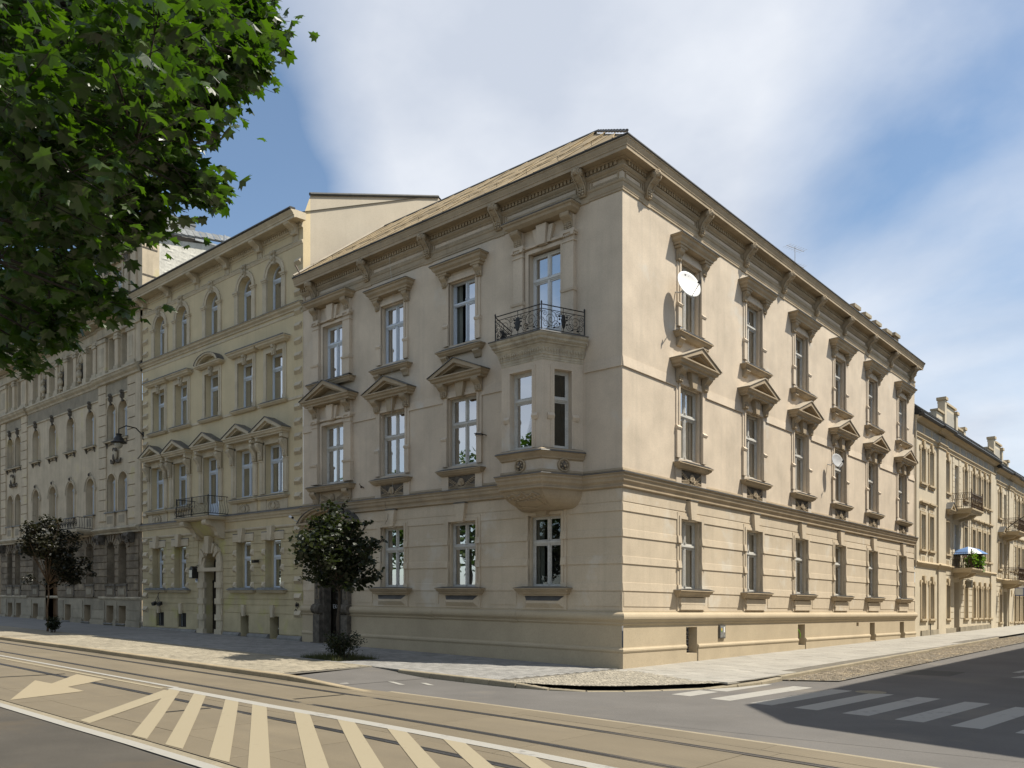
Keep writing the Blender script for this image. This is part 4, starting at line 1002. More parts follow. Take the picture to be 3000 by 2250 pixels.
    # ground-storey courses with joints between them
    g = MB('yellow_low'); zl = [.36, 1.21, 1.56, 1.81, 2.14, 2.48, 2.81, 3.16, 3.49, 3.83, 4.18, 4.51, 4.76]
    blk = lo+bs+[(21.45, 23.7, 0, 4.4)]
    for z0, z1 in zip(zl[:-1], zl[1:]): hband(g, U0+.02, U1-.02, z0+.012, z1-.012, -.02, .01, blk)
    FL.put('rusticated_course', g, B)
    st = MB('stone')
    for a, c in ((15.3, 16.95), (17.7, 19.28), (19.98, 21.3), (23.75, 25.2), (25.22, 27), (27.02, 29.4)):
        st.prismu([(-.05, .34), (.06, .34), (.14, .24), (.15, -.6), (-.05, -.6)], a, c)
    FL.put('plinth_stone', st, B)
    # corner blocks
    q1 = MB('ytrim'); q1.add([(-.25, 0, 0), (.25, 0, 0), (.25, 0, .3), (-.25, 0, .3), (-.25, .13, .12), (.12, .13, .12)], [(0, 4, 3), (4, 5, 2, 3), (5, 1, 2), (0, 1, 5, 4)]); qm = q1.mesh('quoin_block')
    for u in (U0+.34, U1-.36):
        for i in range(6): FL.put('quoin_block', qm, B, u, .012, 1.08+.685*i-.0)
        for i in range(13 if u < 20 else 12): FL.put('quoin_block', qm, B, u, 0, 5.85+.60*i+(.25 if i > 6 else 0))
        for i in range(3): FL.put('quoin_block', qm, B, u, 0, 14.05+.62*i)
    # cornice brackets, fluted strips, frieze panels
    bk = scroll_console(.34, -.42, 0, .5, 'ytrim', 5, False); fl = MB('ytrim'); fl.box(-.14, .14, 0, .04, -.78, -.34)
    for i in range(4): fl.box(-.11+.06*i, -.07+.06*i, .04, .055, -.74, -.36)
    fl.prismu([(0, -.78), (.05, -.78), (.09, -.83), (0, -.90)], -.16, .16); bk.cur = 'ytrim'
    bm, fm = bk.mesh('cornice_bracket'), fl.mesh('fluted_strip')
    bu = [15.72, 18.35, 21.02, 23.72, 26.42, 29.1]
    for u in bu:
        o = FL.put('cornice_bracket', bm, B, u, .02, 16.93); FL.put('fluted_strip', fm, o, u, 0, 17.04)
    for a, c in zip(bu[:-1], bu[1:]):
        p = MB('ytrim'); A, C = a+.24, c-.24
        for x0, x1, y0, y1 in ((A, C, 16.62, 16.65), (A, C, 16.30, 16.33), (A, A+.03, 16.33, 16.62), (C-.03, C, 16.33, 16.62)): p.box(x0, x1, 0, .022, y0, y1)
        for k in range(3): p.ball((A+(C-A)*(.1+.4*k), .05, 16.745), .04, .05, .03, None, 6, 4)
        FL.put('frieze_panel', p, B)
    d = MB('ytrim'); n = int((U1-U0)/.15)
    for i in range(n): u = U0+.1+.15*i; d.box(u-.045, u+.045, .05, .10, 16.79, 16.885)
    FL.put('dentil_course', d, B, kind='stuff')
    # top floor
    h3 = 1.51+w3/2
    fr, pn = casement(w3, h3, 1.46, 'bluewhite', .28, arch=True, top_split=False, low_split=False)
    s = MB('ytrim'); W = w3/2; zsp = 1.51
    for sg in (-1, 1):
        a, c = sorted((sg*W, sg*(W+.27))); s.box(a, c, -.02, .06, -.0, zsp-.2)
        for z, e in ((zsp-.2, .0), (zsp-.13, .03), (zsp-.06, .06)): s.box(a-e, c+e, -.03, .07+e, z, z+.07)
    archring(s, 0, W, W+.13, zsp, -.02, .045); archring(s, 0, W+.13, W+.22, zsp, -.0, .07)
    key = MB('gtrim'); key.prism([(-.10, zsp+W-.08), (.10, zsp+W-.08), (.15, zsp+W+.46), (-.15, zsp+W+.46)], 0, .13); key.ball((0, .15, zsp+W+.36), .12, .08, .09); key.ball((0, .15, zsp+W+.14), .09, .07, .12)
    for sg in (-1, 1): key.ball((sg*.13, .1, zsp+W+.40), .06, .06, .06, n=6, k=4); key.ball((sg*.1, .1, zsp+W+.2), .05, .05, .07, n=6, k=4)
    K3 = Kind('window', fr, pn, [('surround', s, 0, 0, 0), ('keystone', key, 0, 0, 0)], .28, w3, h3, 'glass_sky', True)
    for i, c in enumerate(c3): K3.place(FL, B, c, 13.76, (1, 3, 1, 1, 3)[i])
    # second floor
    fr, pn = casement(w2, 2.01, 1.38, 'bluewhite', .28, top_split=False, low_split=False); fr2, pn2 = casement(w2, 2.01, 1.38, 'bluewhite', .28)
    s = MB('ytrim'); W = w2/2
    for sg in (-1, 1):
        a, c = sorted((sg*W, sg*(W+.10))); s.box(a, c, -.02, .05, 0, 2.1); a, c = sorted((sg*(W+.10), sg*(W+.22))); s.box(a, c, 0, .03, 0, 2.2); a, c = sorted((sg*(W-.01), sg*(W+.24))); s.box(a, c, -.02, .065, -.1, .14)
    s.box(-W, W, -.02, .05, 2.01, 2.1); s.box(-W-.1, W+.1, 0, .03, 2.1, 2.2)
    for z, e in ((2.2, .03), (2.27, .06)): s.box(-W-.2, W+.2, 0, e, z, z+.06)
    hood = MB('ytrim'); moulded(hood, -.98, .98, .16, [(.17, 2.46), (.17, 2.42), (.12, 2.39), (.1, 2.33), (.02, 2.28), (0, 2.26)]); hood.prism([(-1.16, 2.458), (-1.1, 2.50), (1.1, 2.50), (1.16, 2.458)], 0, .35, 'tin')
    seg = MB('ytrim'); moulded(seg, -.98, .98, .16, [(.17, 2.40), (.17, 2.36), (.12, 2.33), (.1, 2.30), (.02, 2.27), (0, 2.26)])
    for r0, r1, dd, m in ((.92, 1.06, .34, None), (.80, .92, .26, None), (1.06, 1.09, .37, 'tin')):
        for i in range(12):
            p, q = pi*(.06+.88*i/12), pi*(.06+.88*(i+1)/12); f = .5
            seg.prism([(r0*cos(p), 2.33+r0*sin(p)*f), (r1*cos(p), 2.33+r1*sin(p)*f), (r1*cos(q), 2.33+r1*sin(q)*f), (r0*cos(q), 2.33+r0*sin(q)*f)], 0, dd, m)
    orn = MB('gtrim'); orn.prism([(-.1, 1.86), (.1, 1.86), (.16, 2.32), (-.16, 2.32)], 0, .12); orn.ball((0, .14, 2.22), .11, .07, .09); orn.ball((0, .13, 2.02), .07, .06, .13)
    sill = MB('ytrim'); moulded(sill, -.90, .90, .10, [(.10, -.10), (.10, -.14), (.07, -.16), (.03, -.2), (0, -.22)]); sill.prism([(-1.01, -.098), (-.7, -.06), (.7, -.06), (1.01, -.098)], -.2, .22, 'tin')
    ex = [('surround', s, 0, 0, 0), ('keystone', orn, 0, 0, 0), ('sill', sill, 0, 0, 0)]
    K2 = Kind('window', fr, pn, ex+[('hood', hood, 0, 0, 0)], .28, w2, 2.01, 'glass_sky', curtains=(1, 2, 3, 4, 5)); K2s = Kind('window', fr, pn, ex+[('segmental_pediment', seg, 0, 0, 0)], .28, w2, 2.01, 'glass_sky', curtains=(5,)); K2d = Kind('window', fr2, pn2, ex+[('hood', hood, 0, 0, 0)], .28, w2, 2.01, 'glass', curtains=(2,))
    for i, c in enumerate(c2): (K2, K2, K2s, K2d, K2d)[i].place(FL, B, c, 10.12, (4, 2, 5, 2, 2)[i])
    # first floor
    fr, pn = casement(w1, 2.08, 1.40, 'bluewhite', .26); frd, pnd = casement(w1, 2.82, 2.14, 'bluewhite', .26); frd.box(-.6, .6, -.34, -.27, .06, .7, 'bluewhite')
    s = MB('ytrim'); W = w1/2
    for sg in (-1, 1):
        a, c = sorted((sg*W, sg*(W+.1))); s.box(a, c, -.02, .05, 0, 2.18); a, c = sorted((sg*(W+.1), sg*(W+.36))); s.box(a, c, 0, .07, -.0, 1.42); s.box(a+.05, c-.05, .07, .085, .08, 1.34); s.box(a-.02, c+.02, 0, .1, 1.36, 1.42)
    s.box(-W-.1, W+.1, -.02, .05, 2.08, 2.18); s.box(-W-.36, W+.36, 0, .05, 2.18, 2.4)
    ped = ped_tri(2.40, 2.48, .52, .46, 'ytrim', 'tin')
    con = scroll_console(.22, 1.44, 2.14, .24, 'ytrim', 7); blk2 = MB('ytrim'); blk2.frus(-.14, .14, 2.16, 2.40, 0, .28, .06)
    sill = MB('ytrim'); moulded(sill, -1.0, 1.0, .10, [(.11, -.12), (.11, -.16), (.07, -.19), (.03, -.24), (0, -.25)]); sill.prism([(-1.12, -.118), (-.8, -.08), (.8, -.08), (1.12, -.118)], -.2, .225, 'tin')
    ap = MB('ytrim'); ap.box(-1.0, -.56, 0, .035, -.78, -.25); ap.box(.56, 1.0, 0, .035, -.78, -.25); rel = shell_relief(1.1, .42, 'gtrim', 'ytrim', 5, True)
    ex = [('surround', s, 0, 0, 0), ('pediment', ped, 0, 0, 0), ('console', con, -W-.23, .07, 0), ('console', con, W+.23, .07, 0), ('corbel_block', blk2, -W-.23, .03, 0), ('corbel_block', blk2, W+.23, .03, 0)]
    K1 = Kind('window', fr, pn, ex+[('sill', sill, 0, 0, 0), ('apron_panel', ap, 0, 0, 0), ('oval_relief', rel, 0, .01, -.53)], .26, w1, 2.08, 'glass')
    for i, c in enumerate(c1):
        if i != 2: K1.place(FL, B, c, 6.24, (1, 3, 0, 1, 2)[i])
    Kd = Kind('balcony_door', frd, pnd, [(n, m, u, d, z+.74) for n, m, u, d, z in K1.ex if n not in ('sill', 'apron_panel', 'oval_relief')], .26, w1, 2.82); Kd.place(FL, B, 22.49, 5.5, 1)
    # ground floor
    fr, pn = casement(w0*.72, 2.0, 1.32, 'bluewhite', .30, top_split=False, low_split=False)
    jm = MB('yellow_low'); jm.box(-w0/2, -w0*.36, -.36, -.28, 0, 2.04); jm.box(w0*.36, w0/2, -.36, -.28, 0, 2.04)
    s = MB('ytrim'); W = w0/2; jm.cur = 'yellow_low'
    s.box(-W-.26, W+.26, 0, .05, 2.04, 2.36); s.prism([(-.11, 2.0), (.11, 2.0), (.2, 2.6), (-.2, 2.6)], 0, .2); s.prismu([(0, 2.36), (.05, 2.36), (.03, 2.4), (0, 2.4)], -W-.26, W+.26, 'tin')
    wd = MB('ytrim')
    for sg in (-1, 1):
        for z in (.0, .72, 1.4):
            a, c = sorted((sg*W, sg*(W+.26))); wd.add([(a, 0, z), (c, 0, z), (c, 0, z+.28), (a, 0, z+.28), ((a+c)/2, .12, z+.1)], [(0, 1, 4), (1, 2, 4), (2, 3, 4), (3, 0, 4)])
    sill = MB('ytrim'); moulded(sill, -.92, .92, .10, [(.1, -.06), (.1, -.10), (.05, -.18), (0, -.2)]); sill.prism([(-1.08, -.075), (-.74, .03), (.74, .03), (1.08, -.075)], -.3, .26, 'slate')
    K0 = Kind('window', fr, pn, [('jamb', jm, 0, 0, 0), ('lintel', s, 0, 0, 0), ('rusticated_block', wd, 0, .01, 0), ('sill', sill, 0, 0, 0)], .30, w0*.72, 2.0, 'glass', curtains=(3,))
    for c in c0: K0.place(FL, B, c, 2.27, 3)
    bg = MB('void'); bg.quad((-.42, -.14, 0), (.42, -.14, 0), (.42, -.14, .68), (-.42, -.14, .68)); 
    for i in range(7): bg.tube([(-.36+.12*i, -.06, .02), (-.36+.12*i, -.06, .66)], .012, 4, 'iron')
    for z in (.04, .64): bg.tube([(-.42, -.06, z), (.42, -.06, z)], .014, 4, 'iron')
    bg.box(-.30, -.24, -.13, -.11, .02, .66, 'white'); bg.box(.2, .26, -.13, -.11, .02, .66, 'white'); bgm = bg.mesh('barred_basement_window')
    for c in (25.25, 27.51): FL.put('barred_basement_window', bgm, B, c, 0, .42)
    dk = MB('void'); dk.quad((-.34, -.38, 0), (.34, -.38, 0), (.34, -.38, .96), (-.34, -.38, .96)); dk.box(-.30, -.24, -.39, -.33, 0, .94, 'iron'); dk.box(-.02, .02, -.39, -.33, 0, .94, 'iron'); dk.box(.1, .3, -.37, -.36, .4, .46, 'oldwhite'); dm = dk.mesh('basement_window')
    for c in (17.32, 19.63): FL.put('basement_window', dm, B, c, 0, .15)
    for c in (17.4, 19.65, 25.3, 27.55):
        k = MB('ytrim'); k.prism([(-.08, 1.06), (.08, 1.06), (.13, 1.56), (-.13, 1.56)], 0, .11); FL.put('keystone', k, B, c)
    # portal and door
    p = MB('ytrim')
    for sg in (-1, 1):
        a, c = sorted((22.5+sg*.55, 22.5+sg*1.05)); p.box(a, c, -.05, .07, .1, 3.05); p.box(a+.12, c-.05, .07, .09, .5, 3.0)
        for z in (.95, 1.68, 2.42): p.box(a-.02 if sg < 0 else a-.03, c+.03 if sg < 0 else c+.02, -.05, .13, z-.12, z+.14)
        p.box(a-.05, c+.05, -.05, .14, .0, .42); p.box(a, c, -.05, .08, 3.22, 3.48)
    p.box(21.42, 23.58, -.12, .12, 3.05, 3.22); archring(p, 22.5, .55, .72, 3.37, -.05, .05); archring(p, 22.5, .72, 1.02, 3.37, -.0, .10)
    for a in (.22, .36, .64, .78):
        w = pi*a; p.prism([(22.5+r*cos(w+s2), 3.37+r*sin(w+s2)) for r, s2 in ((.56, -.09), (1.04, -.09), (1.04, .09), (.56, .09))], -.03, .15)
    p.prism([(22.38, 3.86), (22.62, 3.86), (22.72, 4.66), (22.28, 4.66)], 0, .24)
    FL.put('portal', p, B)
    d = MB('darkwood'); d.quad((-.56, -.44, 0), (.56, -.44, 0), (.56, -.44, 3.9), (-.56, -.44, 3.9)); d.box(-.55, .55, -.44, -.36, 2.36, 2.48); d.box(-.55, -.01, -.42, -.37, .04, 2.36); d.box(.01, .55, -.42, -.37, .04, 2.36)
    for sg in (-1, 1):
        for z0, z1 in ((.2, .85), (1.0, 1.3), (1.42, 2.2)): d.frus(sg*.28-.19, sg*.28+.19, z0, z1, -.37, -.33, .06)
    d.box(-.03, .03, -.42, -.36, 2.48, 3.8)
    o = FL.put('entrance_door', d, B, 22.5, 0, .18); h = MB('galv'); h.box(-.02, .02, -.36, -.31, .95, 1.25); FL.put('handle', h, o, 22.5, 0, .18)
    # balcony
    sl = MB('ytrim'); moulded(sl, 21.1, 23.8, .86, [(.16, 5.46), (.16, 5.41), (.12, 5.38), (.08, 5.33), (0, 5.31)]); sl.prism([(20.92, 5.462), (23.98, 5.462), (23.98, 5.485), (20.92, 5.485)], 0, 1.05, 'tin')
    O = FL.put('balcony', sl, B)
    br = MB('ytrim'); br.prismu([(0, 5.31), (.92, 5.31), (.95, 5.2), (.86, 5.08), (.7, 5.06), (.5, 4.98), (.36, 4.8), (.32, 4.64), (.16, 4.52), (0, 4.5)], -.17, .17); br.lathe([(.13, -.19), (.13, .19)], (0, .82, 5.19), 10, None, 'x')
    bm = br.mesh('balcony_bracket')
    for u in (21.45, 23.45): FL.put('balcony_bracket', bm, O, u)
    sf = MB('yellow_low'); sf.prismu([(0, 5.3), (.62, 5.3), (.5, 5.05), (.3, 4.8), (.1, 4.62), (0, 4.6)], 21.62, 23.28); FL.put('balcony_soffit', sf, O)
    rl = MB('iron'); z0 = 5.48
    cr = [(21.0, .02), (21.0, .96), (23.9, .96), (23.9, .02)]
    for z in (.86, .10): rl.tube([(u, d, z0+z) for u, d in cr], .017, 5)
    for u, d in cr[1:3]+[(22.45, .96)]: rl.tube([(u, d, z0), (u, d, z0+.9)], .02, 5)
    for a, c, n in ((cr[0], cr[1], 8), (cr[1], cr[2], 24), (cr[2], cr[3], 8)):
        for i in range(n):
            t = (i+.5)/n; u = a[0]+(c[0]-a[0])*t; d = a[1]+(c[1]-a[1])*t
            nx, ny = (0, 1) if a[1] == c[1] else ((1, 0) if a[0] > 22 else (-1, 0))
            rl.tube([(u+nx*e, d+ny*e, z0+z) for e, z in ((0, .86), (.0, .62), (.05, .46), (.12, .3), (.13, .2), (.08, .12), (0, .09))], .009, 4)
    FL.put('balcony_railing', rl, O)
    return B

def arch_kind(w, h, mat, D, ear=.12, orn=0, bars=True, frame='bluewhite', glass='glass', bracketsill=0):
    """narrow round-headed window of the weathered building"""
    fr, pn = casement(w*.74, h, h-w*.37-.02, frame, D, arch=True, top_split=False, low_split=False)
    W = w/2; zsp = h-W
    s = MB(mat)
    for sg in (-1, 1):
        a, c = sorted((sg*W, sg*(W+.07))); s.box(a, c, -.02, .05, 0, zsp); a, c = sorted((sg*w*.37, sg*W)); s.box(a, c, -D-.06, -D+.0, 0, zsp)
    archring(s, 0, W, W+.07, zsp, -.02, .05); archring(s, 0, w*.37, W, zsp+.0, -D-.06, -D, 10)
    tr = MB('bluewhite'); z = h-w*.37-.05
    for i in range(6):
        a, c = -w*.37+w*.74*i/6, -w*.37+w*.74*(i+1)/6; f = lambda u: z+.10*(1-(u/(w*.37))**2)
        tr.prism([(a, f(a)), (c, f(c)), (c, f(c)+.09), (a, f(a)+.09)], -D-.02, -D+.05)
    ex = [('surround', s, 0, 0, 0), ('transom', tr, 0, 0, 0)]
    if orn == 1:
        k = MB('sootdark'); k.prism([(-.07, zsp+W-.1), (.07, zsp+W-.1), (.11, zsp+W+.35), (-.11, zsp+W+.35)], 0, .10)
        k.ball((0, .12, zsp+W+.42), .14, .09, .10); k.ball((0, .13, zsp+W+.2), .10, .07, .14); k.ball((-.13, .08, zsp+W+.38), .06, .05, .05, n=6, k=4); k.ball((.13, .08, zsp+W+.38), .06, .05, .05, n=6, k=4)
        ex.append(('keystone', k, 0, 0, 0))
    if orn == 2:
        k = MB('gtrim'); archring(k, 0, W+.09, W+.17, zsp, 0, .08)
        k.prism([(-.35, zsp+W+.06), (.35, zsp+W+.06), (.16, zsp+W+.16), (0, zsp+W+.36), (-.16, zsp+W+.16)], 0, .09); k.ball((0, .1, zsp+W+.2), .10, .07, .10, 'sootdark')
        for sg in (-1, 1): k.box(sg*(W+.16)-.07, sg*(W+.16)+.07, 0, .08, zsp-.14, zsp+.02)
        ex.append(('hood', k, 0, 0, 0))
    if bracketsill:
        k = MB('gtrim'); k.box(-W-.18, W+.18, -.1, .17, -.1, -.02); k.box(-W-.21, W+.21, -.1, .2, -.02, .0, 'tin')
        for sg in (-1, 1): k.prismu([(0, -.1), (.12, -.1), (.08, -.22), (.02, -.36), (0, -.36)], sg*W-.05, sg*W+.05, 'sootdark')
        pts = [(u, .04, -.16-.10*abs(cos(pi*(u/W+1)/2*1.0))*1.0) for u in [-W+W*i/5 for i in range(11)]]
        k.tube(pts, .018, 4, 'sootdark'); k.ball((0, .05, -.2), .05, .04, .05, 'sootdark', 6, 4); ex.append(('sill', k, 0, 0, 0))
    return Kind('window', fr, pn, ex, D, w, h, glass, True, curtains=(1, 3))

def bust_mesh():
    b = MB('gtrim'); b.lathe([(.14, 0), (.15, .05), (.09, .09), (.08, .2), (.12, .25)], (0, 0, 0), 10)
    b.ball((0, .03, .42), .24, .15, .2, None, 10, 6); b.ball((0, .05, .55), .2, .13, .12, None, 8, 5); b.lathe([(.075, .55), (.065, .72)], (0, .04, 0), 8)
    b.ball((0, .06, .86), .115, .13, .155, None, 10, 7); b.ball((0, .18, .84), .022, .035, .04, None, 6, 4); b.ball((0, .03, .95), .14, .14, .10, None, 10, 5); b.ball((0, .0, .85), .14, .11, .14, None, 8, 5)
    for i in range(7): a = pi*i/6; b.ball((.13*cos(a), .08, .93+.06*sin(a)), .04, .05, .04, None, 6, 4)
    b.sm = True
    return b

def grey_building():
    B = thing('grey_building', 'weathered beige tenement with soot-dark ground floor, busts in niches and a tall gabled end', 'building', (-40, 6, zs(-40, 6)))
    U0, U1 = 29.46, 50.6
    wa = 1.12; pairs = [31.66, 33.1]; mid = [35.86, 38.65, 41.4, 44.15]; pe = [47.35, 48.8]; allc = pairs+mid+pe
    c3 = [31.45, 33.0, 35.7, 38.45, 41.2, 43.95, 47.1, 48.7]
    hi = [(c-wa/2, c+wa/2, z, z+h, .32) for c in allc for z, h in ((6.4, 2.1), (10.3, 2.02))]+[(c-.45, c+.45, 14.18, 15.9, .35) for c in c3]
    att = [(32.25-.5, 32.25+.5, 17.15, 19.45, .3)]+[(c-.42, c+.42, 17.3, 18.9, .2) for c in (35.6, 38.2, 39.6, 42.4, 44, 47, 48.6)]
    lo = [(c-.46, c+.46, 2.55, 4.8, .45) for c in allc if c not in (41.4,)]+[(40.6, 42.6, .1, 4.7, .5)]
    bs = [(c-.44, c+.44, .42, 1.36, .45) for c in (31.76, 33.3, 36.28, 39.1, 44.3, 47.3, 48.9)]
    b = MB('grey'); wall(b, U0, U1, 5.3, 16.9, hi); wall(b, U0, U1, 1.72, 5.3, lo, mat='soot'); wall(b, U0, U1, -.6, 1.72, bs+[(40.6, 42.6, .1, 4.7, .5)], d=.02, mat='graybase', revmat='trim')
    wall(b, U0, 34.62, 16.9, 20.6, att[:1], d=.0); wall(b, 34.62, U1, 16.9, 19.3, att[1:], d=-.05)
    for c in allc:
        for z in (6.4+2.1-wa/2, 10.3+2.02-wa/2): archfill(b, c, wa/2, z, 0, .32)
        if c != 41.4: archfill(b, c, .46, 4.34, 0, .45, mat='soot')
    FL.put('wall', b, B)
    # corner piers and rusticated strips
    q = MB('grey')
    for a, c in ((30.1, 31.02), (33.72, 34.68), (45.66, 46.66), (49.6, 50.55)):
        z = 5.95
        while z < 13.2: q.box(a, c, 0, .07, z+.02, z+.56); z += .585
    q.box(U0, 30.08, 0, .09, 5.3, 16.9)
    FL.put('quoin_block', q, B)
    s = MB('soot')
    blk = lo+[(c-.5, c+.5, 2.4, 5) for c in allc]; k = 0
    for i in range(8):
        z = 1.8+.385*i; o = [(c-.52, c+.52, 0, 2.5) for c in allc if c != 41.4]
        for a, c in spans(U0+.3, U1, z, z+.36, lo+o):
            if c-a > .25: s.box(a+.02, c-.02, 0, .055, z+.015, z+.34)
    FL.put('rusticated_course', s, B)
    v = MB('soot')
    for c in allc:
        if c == 41.4: continue
        for i in range(7):
            a = pi*(.10+.8*i/6); w = .085
            v.prism([(c+r*cos(a+t), 4.34+r*sin(a+t)) for r, t in ((.48, -w*1.5), (.92, -w), (.92, w), (.48, w*1.5))], 0, .07)
    FL.put('voussoir', v, B)
    ap = MB('sootdark')
    for c in allc:
        if c == 41.4: continue
        ap.box(c-.62, c+.62, 0, .14, 2.42, 2.52); ap.box(c-.5, c+.5, 0, .09, 1.8, 2.42, 'soot'); ap.box(c-.34, c+.34, .09, .11, 1.95, 2.28, 'graybase')
        for sg in (-1, 1): ap.prismu([(0, 2.42), (.12, 2.42), (.06, 2.2), (.1, 1.86), (0, 1.86)], c+sg*.56-.06, c+sg*.56+.06)
    FL.put('window_apron', ap, B)
    sc = MB('sootdark'); sc.prismu([(0, .3), (.34, .3), (.36, .12), (.2, 0), (0, -.25)], -.3, .3)
    for sg in (-1, 1): sc.lathe([(.16, -.03), (.16, .05), (.10, .06), (.08, .03), (.04, .06)], (sg*.3, .28, .08), 12, None, 'x'); sc.lathe([(.1, -.02), (.1, .04)], (sg*.3, .14, -.14), 10, None, 'x')
    acanthus(sc, 0, .3, -.2, .2, .4, 'sootdark', 4, 2); sm = sc.mesh('scroll_console')
    for u in (30.55, 34.2, 46.1, 50.1): FL.put('scroll_console', sm, B, u, .03, 4.9)
    def run(nm, mat, prof, a=U0, c=U1):
        g = MB(mat); P = [(-c, 0), (-45.66, 0), (-45.66, .1), (-34.7, .1), (-34.7, 0), (-a, 0)]
        P = [(-c, -.12), (-45.64, -.12), (-45.64, 0), (-34.7, 0), (-34.7, -.12), (-a, -.12)]
        sweep(g, [(min(d, 0)-.14, z) if i in (0, len(prof)-1) else (d, z) for i, (d, z) in enumerate(prof)], P); return put_world(nm, g, B)
    run('ground_cornice', 'gtrim', [(0, 5.62), (.22, 5.50), (.24, 5.42), (.20, 5.40), (.14, 5.34), (.05, 5.28), (.04, 5.2), (0, 5.18)])
    run('plinth_string', 'gtrim', [(-.1, 1.84), (-.04, 1.82), (-.02, 1.76), (-.06, 1.68), (-.1, 1.66)])
    run('storey_cornice', 'gtrim', [(0, 14.0), (.26, 13.84), (.28, 13.74), (.24, 13.72), (.2, 13.62), (.08, 13.52), (.05, 13.42), (.0, 13.38)])
    run('entablature', 'gtrim', [(-.02, 16.62), (.06, 16.60), (.06, 16.5), (.02, 16.46), (.0, 16.1), (.03, 16.08), (.06, 16.04), (.05, 15.98), (.0, 15.92)])
    run('cornice', 'gtrim', [(-.1, 17.0), (.62, 16.96), (.64, 16.84), (.56, 16.78), (.5, 16.76), (.5, 16.68), (.2, 16.64), (.1, 16.62)])
    run('gutter', 'tin', [(.5, 17.02), (.74, 17.0), (.78, 16.92), (.7, 16.88), (.5, 16.92)])
    eg = MB('gtrim')
    for i in range(int((U1-U0)/.19)): u = U0+.1+.19*i; eg.ball((u, .18 if (u < 34.7 or u > 45.66) else .08, 16.56), .065, .07, .075, None, 6, 4)
    FL.put('egg_moulding', eg, B, kind='stuff')
    # third floor: piers, niches, windows
    pl = MB('grey')
    for a, c in ((30.05, 30.95), (33.6, 34.7), (45.65, 46.55), (49.3, 50.5)):
        pl.box(a, c, 0, .12, 14.0, 15.75); pl.box(a+.22, c-.22, .12, .135, 14.4, 15.45, 'gtrim'); pl.box(a-.05, c+.05, 0, .18, 15.72, 15.92, 'gtrim'); pl.box(a-.05, c+.05, 0, .18, 13.9, 14.15, 'gtrim')
    for u in (32.22, 35.05, 36.35, 37.8, 39.1, 40.55, 41.85, 43.3, 44.6, 47.9):
        pl.box(u-.2, u+.2, 0, .14, 14.0, 15.75); pl.box(u-.26, u+.26, 0, .19, 15.62, 15.76, 'gtrim'); pl.box(u-.24, u+.24, 0, .18, 15.8, 15.92, 'gtrim'); pl.box(u-.26, u+.26, 0, .19, 13.9, 14.2, 'gtrim')
    FL.put('pilaster', pl, B)
    fr, pn = casement(.9, 1.72, 1.15, 'bluewhite', .3, top_split=False, low_split=False); K3 = Kind('window', fr, pn, [], .3, .9, 1.72, 'glass', curtains=(1, 3))
    for i, c in enumerate(c3): K3.place(FL, B, c, 14.18, 1+2*(i % 2))
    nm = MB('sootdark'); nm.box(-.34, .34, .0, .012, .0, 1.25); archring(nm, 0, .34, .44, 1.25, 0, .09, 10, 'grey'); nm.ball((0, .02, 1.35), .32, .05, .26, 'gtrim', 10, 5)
    for i in range(7): a = pi*(.1+.8*i/6); nm.tube([(0, .06, 1.12), (.28*cos(a), .07, 1.15+.36*sin(a))], .03, 4, 'gtrim')
    nm.box(-.44, -.34, 0, .07, -.1, 1.25, 'grey'); nm.box(.34, .44, 0, .07, -.1, 1.25, 'grey'); nm.prism([(-.07, 1.6), (.07, 1.6), (.1, 1.9), (-.1, 1.9)], 0, .12, 'gtrim'); nmm = nm.mesh('niche'); bm = bust_mesh().mesh('bust')
    for u in (37.08, 39.83, 42.58): o = FL.put('niche', nmm, B, u, .0, 14.1); FL.put('bust', bm, o, u, .12, 14.1)
    # arched windows
    K2 = arch_kind(wa, 2.02, 'grey', .28, orn=1, bracketsill=1); K1 = arch_kind(wa, 2.1, 'grey', .28, orn=2); K1p = arch_kind(wa, 2.1, 'grey', .28); K2p = arch_kind(wa, 2.02, 'grey', .28, orn=1, bracketsill=1)
    for i, c in enumerate(allc):
        K2.place(FL, B, c, 10.3, 1+2*(i % 2)); (K1 if c in mid else K1p).place(FL, B, c, 6.4, 3-2*(i % 2))
    lb = MB('gtrim'); lb.box(U0+.1, U1, 0, .06, 12.66, 12.74)
    for a, c in ((34.75, 45.6), (31.05, 33.7), (46.7, 49.55)): lb.box(a, c, 0, .025, 12.76, 13.4, 'graybase')
    FL.put('frieze_band', lb, B)
    ct = MB('sootdark')
    for sg in (-1, 1): ct.tube([(sg*.1, .1, -.2), (sg*.3, .12, -.32), (sg*.5, .1, -.30), (sg*.62, .08, -.12)], .09, 6, None, .05)
    ct.ball((0, .12, .1), .2, .12, .34, 'gtrim'); ct.ball((-.12, .14, .36), .10, .09, .12); ct.ball((.12, .14, .38), .10, .09, .12); ct.ball((0, .2, -.05), .10, .08, .2)
    ctm = ct.mesh('cartouche')
    for u in (32.4, 48.1): FL.put('cartouche', ctm, B, u, 0, 9.35)
    pa = MB('gtrim')
    for c in allc: pa.box(c-.5, c+.5, .0, .1, 5.6, 6.36, 'grey'); pa.box(c-.34, c+.34, .1, .11, 5.78, 6.2, 'graybase'); pa.box(c-.66, c+.66, 0, .16, 6.36, 6.42, 'tin')
    FL.put('apron_panel', pa, B)
    # ground floor windows
    fr, pn = casement(.72, 2.2, 1.7, 'bluewhite', .40, arch=True, top_split=False, low_split=False); K0 = Kind('window', fr, pn, [], .40, .92, 2.25, 'glass', True, curtains=(0, 3))
    for i, c in enumerate(allc):
        if c != 41.4: K0.place(FL, B, c+.0, 2.55, 3*(i % 2))
